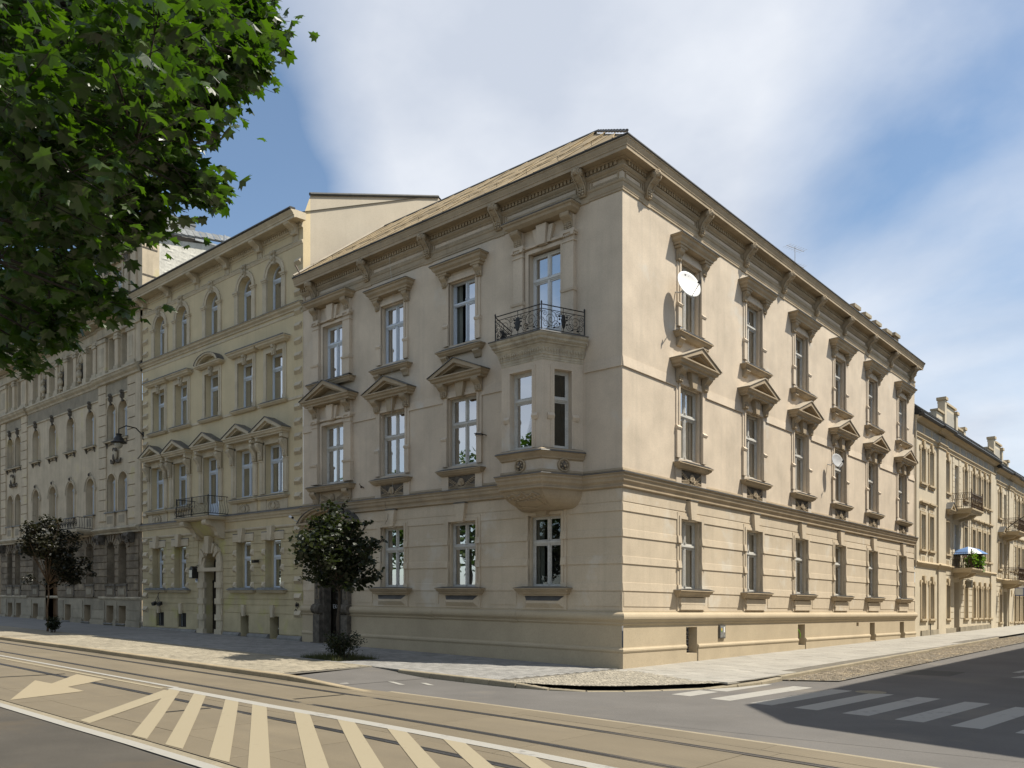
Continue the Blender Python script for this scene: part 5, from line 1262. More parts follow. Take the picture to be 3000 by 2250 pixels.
    bw = MB('void'); bw.quad((-.44, -.44, 0), (.44, -.44, 0), (.44, -.44, .95), (-.44, -.44, .95)); bw.box(-.2, -.13, -.44, -.38, 0, .95, 'white'); bw.box(.37, .44, -.44, -.38, 0, .95, 'white'); bw.box(-.55, .55, -.1, .16, -.06, -.01, 'stone'); bwm = bw.mesh('basement_window')
    for a, *_ in [((o[0]+o[1])/2,) for o in bs]: FL.put('basement_window', bwm, B, a, .02, .42)
    d = MB('brownwood'); d.box(-1, 1, -.5, -.42, 0, 4.6); d.frus(-.9, -.1, .3, 1.4, -.42, -.38, .08); d.frus(.1, .9, .3, 1.4, -.42, -.38, .08); d.frus(-.9, -.1, 1.6, 2.8, -.42, -.38, .08); d.frus(.1, .9, 1.6, 2.8, -.42, -.38, .08); FL.put('entrance_door', d, B, 41.6, 0, .3)
    st = MB('graybase')
    z0 = 1.66
    for a, c in spans(U0+.1, U1, .5, 1.6, [(o[0]-.14, o[1]+.14, 0, 3) for o in bs]+[(40.6, 42.6, 0, 3)]):
        for z1, z2 in ((.62, 1.1), (1.13, 1.60)): st.box(a+.06, c-.06, .02, .05, z1, z2)
        st.box(a, c, .02, .13, -.6, .56)
    FL.put('plinth_block', st, B)
    # balcony over the door
    sl = MB('gtrim'); moulded(sl, 35.5, 42.9, .8, [(.14, 5.56), (.14, 5.46), (.06, 5.36), (0, 5.30)]); O = FL.put('balcony', sl, B)
    rl = MB('iron'); cr = [(35.4, .05), (35.4, .9), (43, .9), (43, .05)]
    for z in (.66, .06): rl.tube([(u, dd, 5.58+z) for u, dd in cr], .018, 5)
    for i in range(20):
        u = 35.6+.38*i
        pts = [(u+.17*(1-t/22*.85)*cos(t*.6), .9, 5.58+.33+.24*(1-t/22*.85)*sin(t*.6)) for t in range(22)]; rl.tube(pts, .013, 4)
        rl.tube([(u+.19, .9, 5.6), (u+.19, .98, 5.8), (u+.19, .9, 6.24)], .012, 4)
    for i in range(6):
        for uu in (35.4, 43): rl.tube([(uu, .1+.14*i, 5.6), (uu+(-.06 if uu < 40 else .06), .1+.14*i, 5.8), (uu, .1+.14*i, 6.24)], .012, 4)
    FL.put('balcony_railing', rl, O)
    # gabled end block
    g = MB('gtrim'); uc = 32.25
    g.prism([(30.0, 20.3), (34.55, 20.3), (34.75, 20.6), (uc, 22.5), (29.75, 20.6)], -.35, .0, 'grey')
    for sg in (-1, 1):
        g.prism([(uc+sg*2.6, 20.45), (uc, 22.55), (uc, 22.22), (uc+sg*2.2, 20.42)], 0, .38); g.prism([(uc+sg*2.68, 20.45), (uc, 22.62), (uc, 22.55), (uc+sg*2.6, 20.42)], -.3, .42, 'tin')
        a, c = sorted((uc+sg*1.2, uc+sg*2.65)); g.box(a, c, 0, .36, 20.28, 20.46); g.box(a, c, 0, .3, 20.15, 20.28)
        a, c = sorted((uc+sg*1.0, uc+sg*1.45)); g.box(a, c, 0, .14, 16.95, 19.4); g.box(a-.05, c+.05, 0, .2, 19.9, 20.15); acanthus(g, (a+c)/2, .15, 19.4, 19.9, .5, 'sootdark', 4, 1)
        g.box(uc+sg*1.95-.3, uc+sg*1.95+.3, 0, .1, 16.95, 20.15, 'grey')
    g.ball((uc, .1, 21.2), .42, .12, .55, 'sootdark', 10, 6); g.ball((uc, .16, 21.2), .3, .1, .42, 'grey', 10, 6)
    for r0, r1, dd in ((.75, .95, .22), (.6, .75, .14)): archring(g, uc, r0, r1, 19.75, 0, dd, 12, None, .2, pi-.2)
    g.box(uc-.95, uc+.95, 0, .2, 19.72, 19.85); g.box(uc-.66, uc-.5, 0, .06, 17.1, 19.7); g.box(uc+.5, uc+.66, 0, .06, 17.1, 19.7)
    FL.put('gable', g, B)
    fr, pn = casement(1.0, 2.3, 1.5, 'bluewhite', .22, top_split=False); KA = Kind('window', fr, pn, [], .22, 1.0, 2.3, 'glass', curtains=(1,)); KA.place(FL, B, uc, 17.15, 1)
    fr, pn = casement(.84, 1.6, 1.0, 'bluewhite', .2, top_split=False, low_split=False); KB = Kind('window', fr, pn, [], .2, .84, 1.6, 'glass', curtains=(1,))
    for o in att[1:]: KB.place(FL, B, (o[0]+o[1])/2, 17.3, 1)
    e = MB('gtrim')
    for u in (34.8, 36.6, 37.2, 40.9, 41.2, 45, 46, 49.6): e.box(u-.2, u+.2, -.05, .05, 17.0, 19.1)
    e.box(34.7, U1, -.05, .2, 19.1, 19.3); e.box(34.7, U1, -.05, .3, 19.3, 19.4, 'tin'); FL.put('attic_pilaster', e, B)
    hp = MB('greybox'); hp.box(34.72, 35.1, .0, .4, 18.55, 19.1); hp.box(34.85, 35.0, .05, .2, 17, 18.6); FL.put('rain_hopper', hp, B)
    # side wall, roof slopes and plant box
    x = -U0; sw = MB('brickwhite')
    zz = lambda q: q+zs(x, 0)
    sw.add([(x, .9, 15+0), (x, .9, zz(20.55)), (x, 4.6, zz(21.3)), (x, 12, zz(20.6)), (x, 12, 15)], [(0, 1, 2, 3, 4)])
    r = random.Random(9)
    sw.quad((x, 0, 15), (x, 0, zz(20.5)), (x, .9, zz(20.62)), (x, .9, 15), 'grey')
    for z in (17.0, 18.4, 19.8): sw.quad((x+.02, .0, zz(z)), (x+.02, .0, zz(z+.07)), (x+.02, .8, zz(z+.07)), (x+.02, .8, zz(z)), 'sootdark')
    for i in range(30):      # uneven brick courses showing through the whitewash
        z = 15.4+.17*i
        for k in range(15):
            y = 1.0+.5*k+(.25 if i % 2 else 0)
            if z < 20.2 and r.random() < .75: sw.frus(0, 0, 0, 0, 0, 0, 0) if False else sw.add([(x, y, zz(z)), (x, y+.46, zz(z)), (x, y+.46, zz(z+.145)), (x, y, zz(z+.145)), (x+.018*r.random()+.004, y+.23, zz(z+.07))], [(0, 1, 4), (1, 2, 4), (2, 3, 4), (3, 0, 4)])
    put_world('side_wall', sw, B)
    rf = MB('slate')
    rr = [(x+.25, -.35, zz(20.62)), (x+.25, 1.0, zz(20.85)), (x+.25, 5, zz(21.55)), (x+.25, 12, zz(20.8))]
    for i in range(14):
        t0 = i/14; u0 = Vector(rr[0]).lerp(Vector(rr[2]), t0); u1 = Vector(rr[0]).lerp(Vector(rr[2]), t0+1/14)
        rf.add([tuple(u0+Vector((0, 0, -.08))), tuple(u1+Vector((0, 0, -.08))), tuple(u1+Vector((-.3, 0, .42))), tuple(u0+Vector((-.3, 0, .46))), tuple(u0+Vector((.05, 0, .04))), tuple(u1+Vector((.05, 0, .0)))], [(0, 1, 5, 4), (4, 5, 2, 3)])
    rf.quad(rr[2], rr[3], (x-1.5, 12, zz(22)), (x-1.5, 5, zz(22.4))); rf.quad((x-.1, -.3, zz(20.9)), (x-2.8, -.3, zz(22.5)), (x-2.8, 9, zz(22.6)), (x-.1, 9, zz(21.6)))
    rf.quad((x-2.8, -.3, zz(22.5)), (x-5.3, -.3, zz(20.9)), (x-5.3, 9, zz(20.9)), (x-2.8, 9, zz(22.5)))
    rf.quad((-34.7, .0, zz(19.3)), (-U1, .0, zz(19.4)), (-U1, 8, zz(22)), (-34.7, 8, zz(22))); put_world('roof', rf, B)
    bx = MB('greybox'); bx.add([(x-.25, y, zz(z)) for y, z in ((.6, 21.0), (3.0, 21.2), (3.0, 21.95), (.6, 22.05))]+[(x-1.6, y, zz(z)) for y, z in ((.6, 21.0), (3.0, 21.2), (3.0, 21.95), (.6, 22.05))], [(0, 1, 2, 3), (4, 7, 6, 5), (0, 4, 5, 1), (3, 2, 6, 7), (1, 5, 6, 2), (0, 3, 7, 4)])
    bx.add([(x-.22, y, zz(z)) for y, z in ((.5, 22.05), (3.05, 21.93), (3.05, 22.05), (.5, 22.2))]+[(x-1.7, y, zz(z)) for y, z in ((.5, 22.05), (3.05, 21.93), (3.05, 22.05), (.5, 22.2))], [(0, 1, 2, 3), (4, 7, 6, 5), (3, 2, 6, 7), (1, 5, 6, 2), (0, 3, 7, 4)], 'slate')
    bx.tube([(x-.24, 2.2, zz(21.1)), (x-.24, 2.2, zz(21.97))], .02, 4, 'iron'); put_world('roof_hatch', bx, B)
    return B

def side_street_building(name, label, v0, v1, dz, bays, plaster, withplants):
    """two-storey-over-shop cream terrace house of the side street; bays lists (v, kind)"""
    B = thing(name, label, 'building', (-6, (v0+v1)/2, T(0, (v0+v1)/2)))
    P = lambda z: z+dz
    U0, U1 = -v1, -v0
    op = []; 
    for v, k in bays:
        w = .80 if k != 'd' else .86
        op.append((-v-w/2, -v+w/2, P(4.98) if k != 'd' else P(4.25), P(6.86), .24)); op.append((-v-w/2, -v+w/2, P(8.55) if k != 'd' else P(7.65), P(10.42), .24))
        op.append((-v-.38, -v+.38, P(1.25), P(3.2), .3) if k != 'd' else (-v-.62, -v+.62, P(.42), P(3.42), .45))
    b = MB(plaster); wall(b, U0, U1, P(4.2), P(11.9), [o for o in op if o[2] > P(4.2)]); wall(b, U0, U1, P(-.6), P(4.2), [o for o in op if o[2] < P(4)], d=.02)
    FR.put('wall', b, B)
    gr = MB(plaster); rev = sorted(v for v, k in bays)
    dv = [v for v, k in bays if k == 'd'][0]
    for i in range(8):
        z = P(1.25+.36*i)
        for a, c in spans(-dv-3.9, -dv+3.9, z, z+.34, [(o[0]-.12, o[1]+.12, o[2]-.1, o[3]+.25) for o in op if o[2] < P(4)]): 
            if c > U0 and a < U1: gr.box(max(a, U0)+.01, min(c, U1)-.01, .02, .045, z+.015, z+.335)
    for i in range(17):
        z = P(4.7+.36*i)
        for a, c in ((-dv-.98, -dv-.5), (-dv+.5, -dv+.98), (-dv-3.4, -dv-3.05), (-dv+3.05, -dv+3.4)): gr.box(a, c, 0, .03, z+.012, z+.345)
    FR.put('rusticated_course', gr, B)
    pr = MB(plaster)
    for v in (v0+4.95, v1-.75): pr.box(-v-.75, -v+.75, 0, .10, P(-.6), P(11.0))
    FR.put('pier', pr, B)
    st = MB('graybase'); a = -v0-1.0
    while a-1 > U0: 
        if not any(o[0]-.2 < a-.5 < o[1]+.2 and o[2] < P(.5) for o in op): st.box(a-.98, a, 0, .09, P(-.8), P(.62)+.012*(-a-28))
        a -= 1.0
    FR.put('plinth_stone', st, B)
    def run(nm, mat, prof):
        g = MB(mat); sweep(g, [(d, P(z)) for d, z in prof], [(0, v0), (0, v0+4.2), (.1, v0+4.2), (.1, v0+5.7), (0, v0+5.7), (0, v1)]); return put_world(nm, g, B)
    run('string_course', 'ktrim', [(0, 4.34), (.16, 4.28), (.18, 4.22), (.12, 4.18), (.06, 4.08), (.02, 4.0), (0, 3.98)])
    run('attic_moulding', 'ktrim', [(0, 11.16), (.12, 11.12), (.12, 11.06), (.06, 11.0), (.04, 10.9), (.06, 10.86), (.0, 10.8)])
    run('cornice', 'ktrim', [(0, 11.95), (.36, 11.9), (.36, 11.82), (.2, 11.74), (.12, 11.66), (0, 11.62)])
    run('gutter', 'gutter', [(.2, 12.02), (.46, 12.0), (.52, 11.9), (.44, 11.82), (.2, 11.86)])
    at = MB('kgrey'); v = v0+.5
    i = 0
    while v < v1-1.0:
        if i % 2 == 0: at.box(-v-.95, -v, 0, .015, P(11.22), P(11.58)); v += 1.15
        else: at.ball((-v-.0, .0, P(11.4)), .12, .02, .18, 'ktrim', 10, 5); v += .35
        i += 1
    FR.put('attic_panel', at, B)
    rf = MB('dark_roof'); z0 = 12.0
    for (x0, q0), (x1, q1) in (((.42, 11.98), (-.05, 12.55)), ((-.05, 12.55), (-2.6, 13.9)), ((-2.6, 13.9), (-8, 12))):
        n = 10
        for i in range(n):
            a, c = v0+(v1-v0)*i/n, v0+(v1-v0)*(i+1)/n
            rf.quad((x0, a, P(q0)+zs(0, a)), (x0, c, P(q0)+zs(0, c)), (x1, c, P(q1)+zs(0, c)), (x1, a, P(q1)+zs(0, a)))
    for k in range(5): z = 12.07+.10*k; rf.tube([(.36-.09*k, v0, P(z)+.03+zs(0, v0)), (.36-.09*k, v1, P(z)+.03+zs(0, v1))], .03, 4)
    put_world('roof', rf, B)
    # gable-like dormer wall
    dm = MB('kplast'); vc = dv+3.2; y = -1.1
    for a, c, z in ((-3.2, -1.6, 13.9), (-1.6, 1.1, 14.65), (1.1, 3.1, 13.55)): dm.box(-vc-c, -vc-a, y-.3, y, P(12.2), P(z)); dm.box(-vc-c-.04, -vc-a+.04, y-.36, y+.10, P(z), P(z)+.12, 'ktrim'); dm.box(-vc-c+.3, -vc-a-.3, y, y+.015, P(12.7), P(z-.35), 'kgrey')
    for v in (-1.6, 1.1, 3.1): dm.box(-vc-v-.2, -vc-v+.2, y-.3, y+.12, P(12.2), P(14.8 if v < 0 else (14.35 if v < 2 else 13.7))); dm.box(-vc-v-.28, -vc-v+.28, y-.36, y+.2, P(14.8 if v < 0 else (14.35 if v < 2 else 13.7)), P(14.98 if v < 0 else (14.53 if v < 2 else 13.88)), 'ktrim')
    dm.box(-vc-.3, -vc+.3, y+.0, y+.02, P(12.3), P(13.3), 'void'); archfill(dm, -vc, .3, P(13.0), y+.03, .02, 10, 'kplast')
    dm.prismu([(y-.3, P(13.85)), (y-.3, P(12.2)), (y-4, P(13.9))], -vc+3.05, -vc+3.2, 'kgrey'); dm.prismu([(y-.3, P(13.5)), (y-.3, P(12.2)), (y-4, P(13.5))], -vc-3.1, -vc-2.95, 'kgrey')
    FR.put('dormer_gable', dm, B)
    # windows
    def sur(w, h, key=True, apron=False, frieze=False):
        s = MB('ktrim'); W = w/2
        for sg in (-1, 1): a, c = sorted((sg*W, sg*(W+.13))); s.box(a, c, -.02, .05, 0, h+.13); a, c = sorted((sg*(W+.13), sg*(W+.17))); s.box(a, c, 0, .03, 0, h+.1)
        s.box(-W, W, -.02, .05, h, h+.13); s.box(-W-.2, W+.2, -.1, .13, -.1, 0); s.box(-W-.14, W+.14, 0, .07, -.2, -.1)
        if key: s.prism([(-.09, h-.05), (.09, h-.05), (.17, h+.36), (-.17, h+.36)], 0, .12); s.prism([(W-.02, h+.1), (W+.24, h+.1), (W+.24, h-.12), (W+.13, h-.12), (W+.13, h+.02)], 0, .06); s.prism([(-W+.02, h+.1), (-W-.24, h+.1), (-W-.24, h-.12), (-W-.13, h-.12), (-W-.13, h+.02)], 0, .06)
        if frieze:
            s.box(-W-.15, W+.15, 0, .03, h+.16, h+.56, 'kplast'); 
            for q in (-.22, 0, .22): s.box(q-.07, q+.07, .03, .042, h+.24, h+.48, 'ktrim')
            s.box(-W-.22, W+.22, 0, .17, h+.60, h+.68); s.box(-W-.17, W+.17, 0, .1, h+.52, h+.60)
        if apron:
            s.box(-W-.12, W+.12, 0, .03, -.72, -.22, 'kplast')
            for q in (-.2, 0, .2): s.box(q-.05, q+.05, .03, .042, -.62, -.36, 'ktrim')
        return s
    fr, pn = casement(.80, 1.87, 1.22, 'bluewhite', .17, top_split=False, low_split=False); s = sur(.8, 1.87)
    k2 = Kind('window', fr, pn, [('surround', s, 0, 0, 0)], .17, .8, 1.87, 'glass', curtains=(2, 3))
    s = sur(.8, 1.88, False, True, True); fr, pn = casement(.80, 1.88, 1.22, 'bluewhite', .17, top_split=False, low_split=False); k1 = Kind('window', fr, pn, [('surround', s, 0, 0, 0)], .17, .8, 1.88, 'glass', curtains=(2, 3))
    ptop = ped_tri(1.3, 2.46, .42, .36, 'ktrim', 'tin'); k1p = Kind('window', fr, pn, [('surround', s, 0, 0, 0), ('pediment', ptop, 0, 0, 0)], .17, .8, 1.88, 'glass', curtains=(2, 3))
    s = sur(.76, 1.95); fr, pn = casement(.76, 1.95, 1.3, 'brownwood', .26, top_split=False, low_split=False); k0 = Kind('window', fr, pn, [('surround', s, 0, .02, 0)], .26, .76, 1.95, 'glass', curtains=(0, 3))
    fr, pn = casement(.86, 2.6, 2.0, 'bluewhite', .17, top_split=False, low_split=False); kd = Kind('balcony_door', fr, pn, [], .17, .86, 2.6, 'glass', curtains=(3,))
    for i, (v, k) in enumerate(bays):
        cu = 2+i % 2
        if k == 'd':
            kd.place(FR, B, -v, P(4.25), 3); kd.place(FR, B, -v, P(7.72), 3)
            d = MB('brownwood' if withplants else 'bluewood'); d.box(-.62, .62, -.45, -.38, 0, 3.0); d.box(-.56, -.02, -.38, -.35, .1, 2.2); d.box(.02, .56, -.38, -.35, .1, 2.2); d.box(.12, .5, -.35, -.34, 1.2, 1.55, 'signwhite' if withplants else None); FR.put('entrance_door', d, B, -v, 0, P(.42))
            for zb in (4.25, 7.72):
                sl = MB('ktrim'); moulded(sl, -v-1.28, -v+1.28, 1.05, [(.12, P(zb-.05)), (.12, P(zb-.13)), (.06, P(zb-.18)), (0, P(zb-.3))]); sl.prismu([(0, P(zb-.3)), (.95, P(zb-.3)), (.7, P(zb-.5)), (0, P(zb-.66))], -v-.85, -v-.55); sl.prismu([(0, P(zb-.3)), (.95, P(zb-.3)), (.7, P(zb-.5)), (0, P(zb-.66))], -v+.55, -v+.85)
                O = FR.put('balcony', sl, B)
                rl = MB('rustiron'); cr = [(-v+1.32, .03), (-v+1.32, 1.1), (-v-1.32, 1.1), (-v-1.32, .03)]; z0 = P(zb-.04)
                for z in (.9, .52, .12): rl.tube([(a, dd, z0+z) for a, dd in cr], .015, 4)
                for a, dd in cr[1:3]: rl.tube([(a, dd, z0), (a, dd, z0+1.0)], .03, 6); rl.ball((a, dd, z0+1.04), .035, .035, .05, None, 6, 4)
                for (a0, d0), (a1, d1), n in ((cr[0], cr[1], 9), (cr[1], cr[2], 22), (cr[2], cr[3], 9)):
                    for i2 in range(n):
                        t = (i2+.5)/n; a, dd = a0+(a1-a0)*t, d0+(d1-d0)*t; rl.tube([(a, dd, z0), (a, dd, z0+.52)], .010, 4)
                        ux, ud = (a1-a0)/n*.48, (d1-d0)/n*.48
                        rl.tube([(a+ux*cos(q), dd+ud*cos(q), z0+.71+.15*sin(q)) for q in [2*pi*j/8 for j in range(9)]], .011, 4)
                FR.put('balcony_railing', rl, O)
        else:
            k2.place(FR, B, -v, P(8.55), cu); (k1p if k == 'p' else k1).place(FR, B, -v, P(4.98), cu); k0.place(FR, B, -v, P(1.25), 3 if i % 2 else 0)
    dp = MB('gutter'); dp.tube([(-v0-.0, .07, P(4.0)), (-v0-.0, .07, P(11.8))], .045, 6, 'kplast'); dp.tube([(-v0-2.6, .08, P(-.2)), (-v0-2.6, .08, P(1.0))], .03, 6)
    FR.put('downpipe', dp, B)
    return B

# ------------------------------------------------------------------ ground
def sheet(name, poly, dz, mat, parent=None, xs=2.0, lab=None, **k):
    bm = bmesh.new(); bm.faces.new([bm.verts.new((x, y, 0)) for x, y in poly])
    X = [p[0] for p in poly]; Y = [p[1] for p in poly]
    cx = [0, -16]+[min(X)+xs*i for i in range(1, int((max(X)-min(X))/xs)+1)]; cy = [0, 30]+[min(Y)+xs*i for i in range(1, int((max(Y)-min(Y))/xs)+1)]
    for ax, cs in ((0, cx), (1, cy)):
        for c in cs:
            n = (1, 0, 0) if ax == 0 else (0, 1, 0)
            bmesh.ops.bisect_plane(bm, geom=bm.verts[:]+bm.edges[:]+bm.faces[:], plane_co=(c if ax == 0 else 0, c if ax == 1 else 0, 0), plane_no=n, dist=1e-5)
    for v in bm.verts: v.co.z = T(v.co.x, v.co.y)+(dz(v.co.x, v.co.y) if callable(dz) else dz)
    me = bpy.data.meshes.new(name); bm.to_mesh(me); bm.free(); me.materials.append(M[mat])
    if me.polygons and me.polygons[0].normal.z < 0: me.flip_normals()
    return put(name, me, parent, (0, 0, 0), 0, **k)
def stone_mesh(w, l, h, ins, mat):
    b = MB(mat); a, c = w/2, l/2
    b.add([(-a, -c, -h), (a, -c, -h), (a, c, -h), (-a, c, -h), (-a, -c, -ins), (a, -c, -ins), (a, c, -ins), (-a, c, -ins), (-a+ins, -c+ins, 0), (a-ins, -c+ins, 0), (a-ins, c-ins, 0), (-a+ins, c-ins, 0)],
          [(8, 9, 10, 11), (4, 5, 9, 8), (5, 6, 10, 9), (6, 7, 11, 10), (7, 4, 8, 11), (0, 1, 5, 4), (1, 2, 6, 5), (2, 3, 7, 6), (3, 0, 4, 7)])
    return b
def inside(x, y, poly):
    r = False; j = len(poly)-1
    for i in range(len(poly)):
        if (poly[i][1] > y) != (poly[j][1] > y) and x < (poly[j][0]-poly[i][0])*(y-poly[i][1])/(poly[j][1]-poly[i][1])+poly[i][0]: r = not r
        j = i
    return r
def pave(name, parent, cells, dz, mat, w, l, gap, ins, single=0, jig=.003, rot=.0):
    """stones laid at the given centres: the nearest ones single objects, the rest one joined mesh"""
    r = random.Random(len(cells)); cells = sorted(cells, key=lambda c: (c[0]-CAM.x)**2+(c[1]-CAM.y)**2)
    sm = stone_mesh(w-gap, l-gap, .05, ins, mat); me = sm.mesh(name, 0)
    for x, y, *a in cells[:single]:
        an = (a[0] if a else 0)+rot*(r.random()-.5); o = put(name, me, parent, (x, y, T(x, y)+dz+jig*(r.random()-.5)), an)
        o.rotation_euler.x = (T(x, y+.1)-T(x, y-.1))/.2+.008*(r.random()-.5); o.rotation_euler.y = -(T(x+.1, y)-T(x-.1, y))/.2
    b = MB(mat)
    for x, y, *a in cells[single:]:
        an = (a[0] if a else 0)+rot*(r.random()-.5); z = T(x, y)+dz+jig*(r.random()-.5); ca, sa = cos(an), sin(an); tz = .012*(r.random()-.5)
        b.add([(x+u*ca-v*sa, y+u*sa+v*ca, z+q+T(x+u, y+v)-T(x, y)+tz*u) for u, v, q in sm.v[:]], sm.f[:5])
    if b.v: put(name, b.mesh(name, 0), parent, (0, 0, 0), 0, kind='stuff')

def ground():
    cur = lambda x: -.0055*x*x if x > 0 else 0.0
    # the carriageway reaches to the horizon
    xs = [-400, -200, -120, -80, -60, -45, -32, -24, -16]+[-12+2*i for i in range(18)]+[30, 45, 70, 120, 250]; ys = [-250, -120, -70, -45, -32]+[-26+2*i for i in range(14)]+[4, 8, 12, 18, 24, 30, 45, 70, 110, 200, 400]
    b = MB('asphalt'); n = len(xs)
    b.add([(x, y, T(max(-130, x), min(y, 110))-.13-(.03*max(0, abs(x)-100)*.2+.03*max(0, y-110)*.2)) for y in ys for x in xs], [(j*n+i, j*n+i+1, (j+1)*n+i+1, (j+1)*n+i) for j in range(len(ys)-1) for i in range(n-1)])
    road = put('road', b.mesh('road', 0), None, (0, 0, 0), 0, kind='structure')
    def mark(name, poly, dz, mat, par=road, **k): return sheet(name, poly, dz, mat, par, 3.0, **k)
    # near lane and its edge
    mark('near_lane', [(-130, -40), (60, -40), (60, -14.66-2.0), (20, -14.66-.6), (10, -14.66-.30), (5, -14.60-.13), (0, -14.48), (-130, -14.48)], -.124, 'asphalt_near')
    # crossing stripes
    r = random.Random(3)
    for x0, y0, y1, sk in ((3.72, -3.66, -2.42, 0), (3.80, -2.18, .2, 0), (4.70, -3.78, .22, .10), (5.62, -3.88, .22, .11), (6.55, -3.95, .12, .12), (7.50, -4.06, .02, .15), (8.45, -4.2, -.18, .18), (9.36, -4.32, -.4, .22), (10.3, -4.4, -.6, .25), (11.2, -4.5, -.7, .25)):
        mark('crossing_stripe', [(x0, y0), (x0+.47, y0-.02), (x0+.47+sk, y1), (x0+sk, y1)], -.126, 'paint')
    for q in ([(-3.9, -7.55), (-3.4, -7.7), (-3.3, -7.5), (-3.8, -7.4)], [(-3.3, -7.35), (-2.5, -7.75), (-2.35, -7.6), (-3.15, -7.25)], [(-2.2, -6.6), (-1.5, -6.85), (-1.4, -6.75), (-2.1, -6.5)], [(-1.5, -6.2), (-1.0, -6.4), (-.9, -6.3), (-1.4, -6.1)]):
        mark('road_marking', q, -.122, 'paint')
    for q in ([(8.2, 6.6), (8.5, 6.6), (8.9, 9.0), (8.6, 9.0)], [(9.2, 7.2), (9.5, 7.2), (9.6, 9.5), (9.3, 9.5)], [(7.9, 8.4), (8.1, 8.4), (8.3, 11), (8.1, 11)]): mark('road_marking', q, -.126, 'paint')
    mark('asphalt_patch', [(5.5, 5.5), (6.9, 5.7), (6.9, 7.5), (5.5, 7.4)], -.127, 'patchasph')
    mark('asphalt_patch', [(1.0, -8.0), (5.3, 2.6), (9.1, 3.5), (14, 3.6), (14, -6.8), (6, -7.8)], -.1275, 'asphalt')
    mh = MB('kerb'); mh.lathe([(.33, -.01), (.33, .004), (.30, .004)], (0, 0, 0), 24); mh.lathe([(.29, -.01), (.29, .002), (0.01, .002)], (0, 0, 0), 24, 'cobble')
    put('manhole_cover', mh.mesh('manhole_cover', 0, True), road, (6.6, .25, T(6.6, .25)-.128), 0)
    # pavement
    KC = [(-3.4, -5.10), (-1.0, -5.10), (.6, -5.08), (1.4, -4.93), (2.1, -4.55), (2.65, -3.95), (3.1, -3.15), (3.55, -2.1), (3.85, -1.05), (3.95, .0), (3.95, 1.2)]
    RE = lambda y: 3.95-.012*max(0, y)*2 if y < 40 else 3.0
    SP = [(-130, .6), (-130, -5.15), (-3.4, -5.15)]+KC[1:]+[(RE(y), y) for y in (4, 10, 20, 40, 90)]+[(-.6, 90), (-.6, .6)]
    walk = sheet('pavement', SP, -.012, 'joint', None, 2.5, kind='structure')
    def drop(y): return 0
    # kerb stones along it
    r = random.Random(5)
    def kerbrun(pts, par, mat, w, top, bot, L=1.0, side=1):
        pts = [Vector(p) for p in pts]; seg = []; 
        for a, c in zip(pts[:-1], pts[1:]):
            n = max(1, round((c-a).length/L))
            for i in range(n): seg.append((a.lerp(c, i/n), a.lerp(c, (i+1)/n)))
        for a, c in seg:
            t = (c-a).normalized(); nn = Vector((t.y, -t.x))*w*side; g = .006; a2, c2 = a+t*g, c-t*g
            tp = top if not callable(top) else None; k = MB(mat); j = .006*(r.random()-.5)
            q = []
            for p in (a2, c2):
                tz = T(p.x, p.y)+(tp if tp is not None else top(p.x, p.y))+j
                q += [(p.x, p.y, tz), (p.x+nn.x, p.y+nn.y, tz-.004), (p.x+nn.x*1.12, p.y+nn.y*1.12, tz-.02), (p.x+nn.x*1.14, p.y+nn.y*1.14, T(p.x, p.y)+bot), (p.x, p.y, T(p.x, p.y)+bot)]
            k.add(q, [(0, 1, 6, 5), (1, 2, 7, 6), (2, 3, 8, 7), (0, 4, 3, 2, 1), (5, 6, 7, 8, 9), (4, 0, 5, 9)])
            put('kerb_stone', k.mesh('kerb_stone', 0), par, (0, 0, 0), 0)
    kz = lambda x, y: .006 if x < .4 else max(-.112, .006-.118*min(1, (x-.4)/1.3)) if y < -2 else -.09+.06*min(1, max(0, (y+2)/3))
    kerbrun(KC, walk, 'kerb', .13, kz, -.16)
    kerbrun([(3.95, 1.2)]+[(RE(y), y) for y in (6, 12, 20, 30)], walk, 'kerb', .10, -.004, -.16)
    # blocks, setts, slabs
    pit = (-8.25, -6.45, -4.95, -3.4)
    lim = [(-.0, -.02), (3.9, -1.65)]      # seam between the setts and the slabs
    setts = [(0.0, -.06), (3.75, -1.55), (3.5, -2.2), (3.05, -3.2), (2.6, -3.98), (2.05, -4.58), (1.4, -4.95), (.6, -5.1), (.2, -5.1)]
    inw = [(-130, 0), (-130, -5.08), (-3.4, -5.08), (-1, -5.05), (.3, -5.04), (.2, -2.5), (-.1, 0)]
    cells = []
    for i in range(118):
        for j in range(25):
            x = -.06-.2*(i+.5)-(.1 if j % 2 else 0); y = -.13-.2*(j+.5)
            if pit[0] < x < pit[1] and pit[2] < y < pit[3]: continue
            cells.append((x+(.0), y))
    pave('paving_stone', walk, cells, 0, 'paver', .2, .2, .012, .006, 300)
    sheet('paving', [(-130, 0), (-130, -5.1), (-23.8, -5.1), (-23.8, 0)], -.004, 'paver', walk, 4)
    cells = []; rr = random.Random(6)
    for i in range(48):
        for j in range(56):
            x = -.1+.088*i+.03*sin(j*.5); y = -5.05+.09*j+.02*sin(i*.7)
            if inside(x, y, setts): cells.append((x+.02*(rr.random()-.5), y+.02*(rr.random()-.5)))
    pave('sett', walk, cells, -.002, 'sett', .085, .085, .012, .008, 0, .008, .4)
    cells = []
    for j in range(66):
        for i in range(8):
            x = .27+.48*i+(.0); y = -1.6+.5*(j+.5)+(.25 if i % 2 else 0)
            if x+.24 > RE(y)-.02 or y < -.30-.42*x*.95: continue
            cells.append((x, y))
    pave('paving_slab', walk, cells, 0, 'slab', .48, .5, .010, .004, 300, .006)
    sheet('paving', [(.02, 31.6), (3.2, 31.6), (2.95, 90), (.02, 90)], -.004, 'slab', walk, 4)
